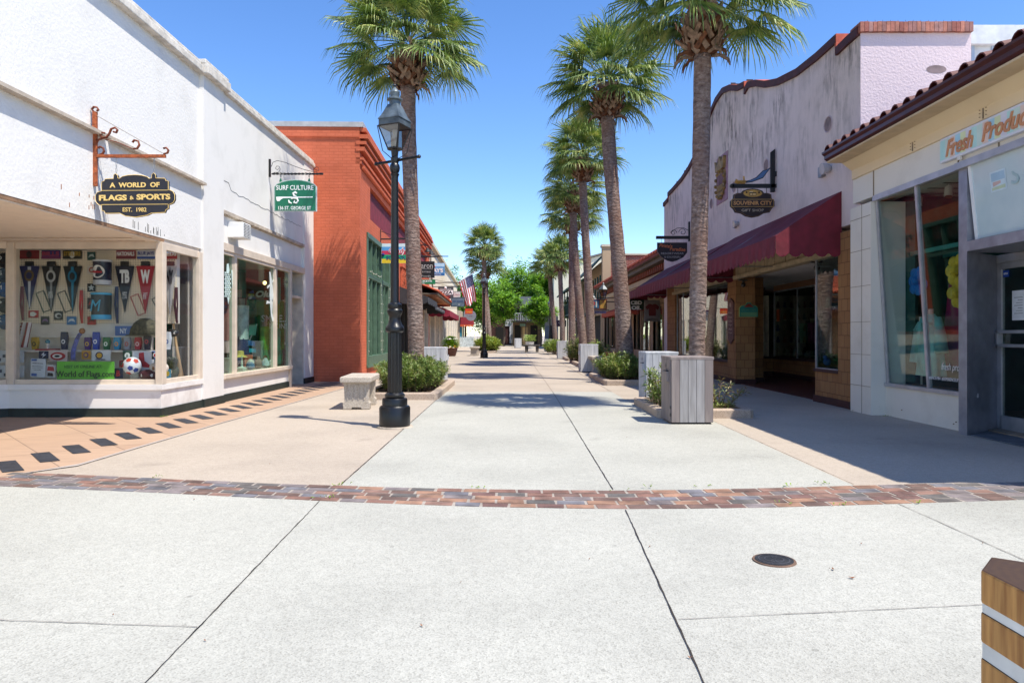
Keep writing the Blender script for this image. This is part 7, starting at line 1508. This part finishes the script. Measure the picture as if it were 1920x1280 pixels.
tp+= [Z4([(236,150),(248,145),(256,200),(250,225),(232,225)]),Z4([(272,200),(292,190),(290,300),(284,400),(276,300)]),Z4([(238,415),(256,415),(248,470)]),Z4([(216,210),(230,215),(220,230)])]
glassdecal('white sea turtle patterned decal on the left surf shop pane',tp,'#c9e0dc')
sp_=[]
for k in range(14):
    a=k*2*PI/14; cx_,cy_=712,292; sp_.append(Z4([(cx_+12*math.cos(a-.12),cy_+16*math.sin(a-.12)),(cx_+26*math.cos(a),cy_+50*math.sin(a)),(cx_+12*math.cos(a+.12),cy_+16*math.sin(a+.12))]))
glassdecal('pale spiky sun decal on the narrow right surf shop pane',sp_,'#c8cf9c')
# goods
def sbox(name,label,cat,px0,px1,py0,py1,X,col,th=.03,group='goods in the surf shop window'):
    y0,z1=sv(px0,py0,X); y1,_=sv(px1,py0,X); _,z0=sv(px1,py1,X); m=M(C(col,.7,.15)); m.box(X-th,X,min(y0,y1),max(y0,y1),z0,z1); return m.build(name,label=label,cat=cat,group=group,bevel=.005),(y0+y1)/2,(z0+z1)/2
def ew(px,py,Y=16.3): p_=at(px,py,Y); return p_.x,p_.z
x0,z1=ew(482,565); x1,z0=ew(533,655); m=M(C('#2f8a44',.7,.25)); m.box(x0,x1,16.28,16.3,z0,z1); b_o=m.build('backdrop_banner',label='green smile slogan backdrop at the end of the surf shop window',cat='banner')
m=M(C('#e6ece6',.6)); c=ew(513,597,16.27); m.text('SMILE..',(c[0],16.275,c[1]),.56,.16,'S',bold=.02); c=ew(513,611,16.27); m.text('AS IT ON!',(c[0],16.275,c[1]),.58,.13,'S',bold=.02); c=ew(492,630,16.27); m.text('TT',(c[0],16.275,c[1]),.12,.09,'S'); o=m.build('lettering'); o.parent=b_o; o.location=Vector(o.location)-Vector(b_o.location)
x0,z1=ew(462,500); x1,z0=ew(533,562); m=M(C('#22322f',.7,.25)); m.box(x0,x1,16.3,16.32,z0,z1); b2_=m.build('dark_panel',label='dark board above the green slogan backdrop in the surf shop',cat='board')
c=ew(494,551,16.25); m=M(C('#dfe3e2',.6)); m.text('Olu',(c[0],16.26,c[1]),.36,.15,'S',shear=.25,bold=.05); m.m(C('#3a7ac0',.5)).prism([(c[0]-.34,c[1]+.03),(c[0]-.24,c[1]+.09),(c[0]-.22,c[1]+.02)],'y',16.255,16.265); m.m(C('#a8b83a',.5)).prism([(c[0]-.36,c[1]-.06),(c[0]-.22,c[1]-.06),(c[0]-.22,c[1]),(c[0]-.34,c[1]+.01)],'y',16.255,16.265); m.build('brand_sign',label='grey slanted lettering with a blue and yellow patch inside the surf shop',cat='sign')
garment('hanging_dress',-5.5,13.75,.98,1.95,.22,.34,'#b9686a','rose red dress at the left edge of the surf shop window',False)
m=M(C('#e0aab0',.8,.1)); drape(m,-5.5,13.75,.86,1.1,.36,.38); m.build('skirt_trim',smooth=True,label='pale pink lower flounce of beachwear under the rose dress',cat='clothing')
doll(-5.8,15.25,.6,1.45,'#dfe2e6','display torso in a white printed shirt in the surf shop window','#2a3a6a','surf shop display torsos'); doll(-6.15,15.95,.5,1.8,'#6a2a30','display torso in a dark red top behind the white shirt','#2a2024','surf shop display torsos')
doll(-5.55,15.95,.5,1.05,'#5cae3c','display torso in a leaf green top behind the gecko decal','#2a8a5a','surf shop display torsos')
tb_=T('beach_chair','folded turquoise striped beach chair in the surf shop window','chair',(-5.72,15.5,.52)); m=M(C('#8fdcc0',.7,.1)); m.prism([(-5.95,1.2),(-5.6,1.2),(-5.57,1.42),(-5.9,1.42)],'y',15.5,15.53); m.build('backrest',tb_); m=M(C('#1c7ac4',.7,.1)); m.prism([(-6.0,1.02),(-5.6,.96),(-5.6,1.06),(-6.0,1.12)],'y',15.46,15.5); m.m(C('#16c0d8',.7)).prism([(-5.9,.84),(-5.58,.82),(-5.58,.9),(-5.9,.92)],'y',15.44,15.5); m.build('seat',tb_); m=M(C('#dfe3e6',.3,metal=.5)); m.tube([(-6.0,15.52,.52),(-5.58,15.56,1.44)],.012,5); m.tube([(-5.58,15.5,.52),(-5.98,15.56,1.3)],.012,5); m.build('frame',tb_)
x0,z1=ew(520,505,16.1); x1,z0=(-5.24,0); m=M(C('#169c84',.6,.15)); m.box(x0,x1,16.08,16.1,.55,1.3); m.box(x0,x1,16.08,16.1,1.95,2.5); m.box(x0+.02,x0+.05,16.08,16.1,1.3,1.95); m.build('beach_towel',label='bright turquoise towel hanging in the narrow right pane',cat='towel'); m=M(C('#8a9a3c',.7,.3)); m.box(x0+.04,x1,16.0,16.02,1.35,1.9); m.build('printed_shirt',label='olive yellow shirt hanging before the turquoise towel',cat='shirt')
random.seed(31)
def small(name,label,cat,y,x,prof,col,n=12):
    m=M(C(col,.6,.2)); m.lathe(prof,x,y,n,.5); m.build(name,smooth='auto',label=label,cat=cat,group='small items on the surf shop window floor')
small('bucket','white bucket at the left of the surf shop window floor','bucket',13.45,-5.35,[(.1,0),(.13,.26),(.14,.27)],'#e4e6dc'); small('vase','brown tall vase under the rose dress','vase',13.9,-5.62,[(.05,0),(.1,.15),(.05,.3),(.06,.36)],'#6a4a36')
small('straw_hat','round yellow straw hat on the surf shop window floor','hat',14.25,-5.45,[(.15,.26),(.08,.3),(.07,.38),(.03,.39)],'#dfbe68'); small('lunch_box','orange-red box beside the straw hat','box',14.75,-5.5,[(.12,0),(.12,.28),(.11,.29)],'#c0603a',4)
small('sailing_boat_toy','white and green toy boat in front of the straw hat','toy',13.95,-5.3,[(.08,0),(.11,.06),(.02,.08),(.008,.3)],'#dfe3d8',6)
for i,(c,l) in enumerate((('#5a7a9c','blue'),('#d9d4c4','cream'),('#8a6a54','brown'),('#5c6f82','slate'),('#c9d2d4','silver'),('#9a8458','wicker'),('#e6e9e4','white'))):
    y=14.4+.22*i; small('trinket',l+' round trinket on the surf shop window floor','trinket',y,-5.3-.08*(i%2),[(.04,0),(.09,.05),(.08,.12),(.03,.16+.05*(i%3))],c)
m=M(C('#e8d890',.4)); m.ball((-5.6,16.1,2.38),.045,8); m.build('light_bulb',label='glowing warm bulb inside the surf shop',cat='lamp'); bm=bpy.data.materials.new('bulb_glow'); t,p=nodes(bm); p.inputs['Emission Color'].default_value=lin('#ffd890'); p.inputs['Emission Strength'].default_value=3; bpy.data.objects[-1] if 0 else None
for o in S.objects:
    if o.name=='light_bulb': o.data.materials[0]=bm
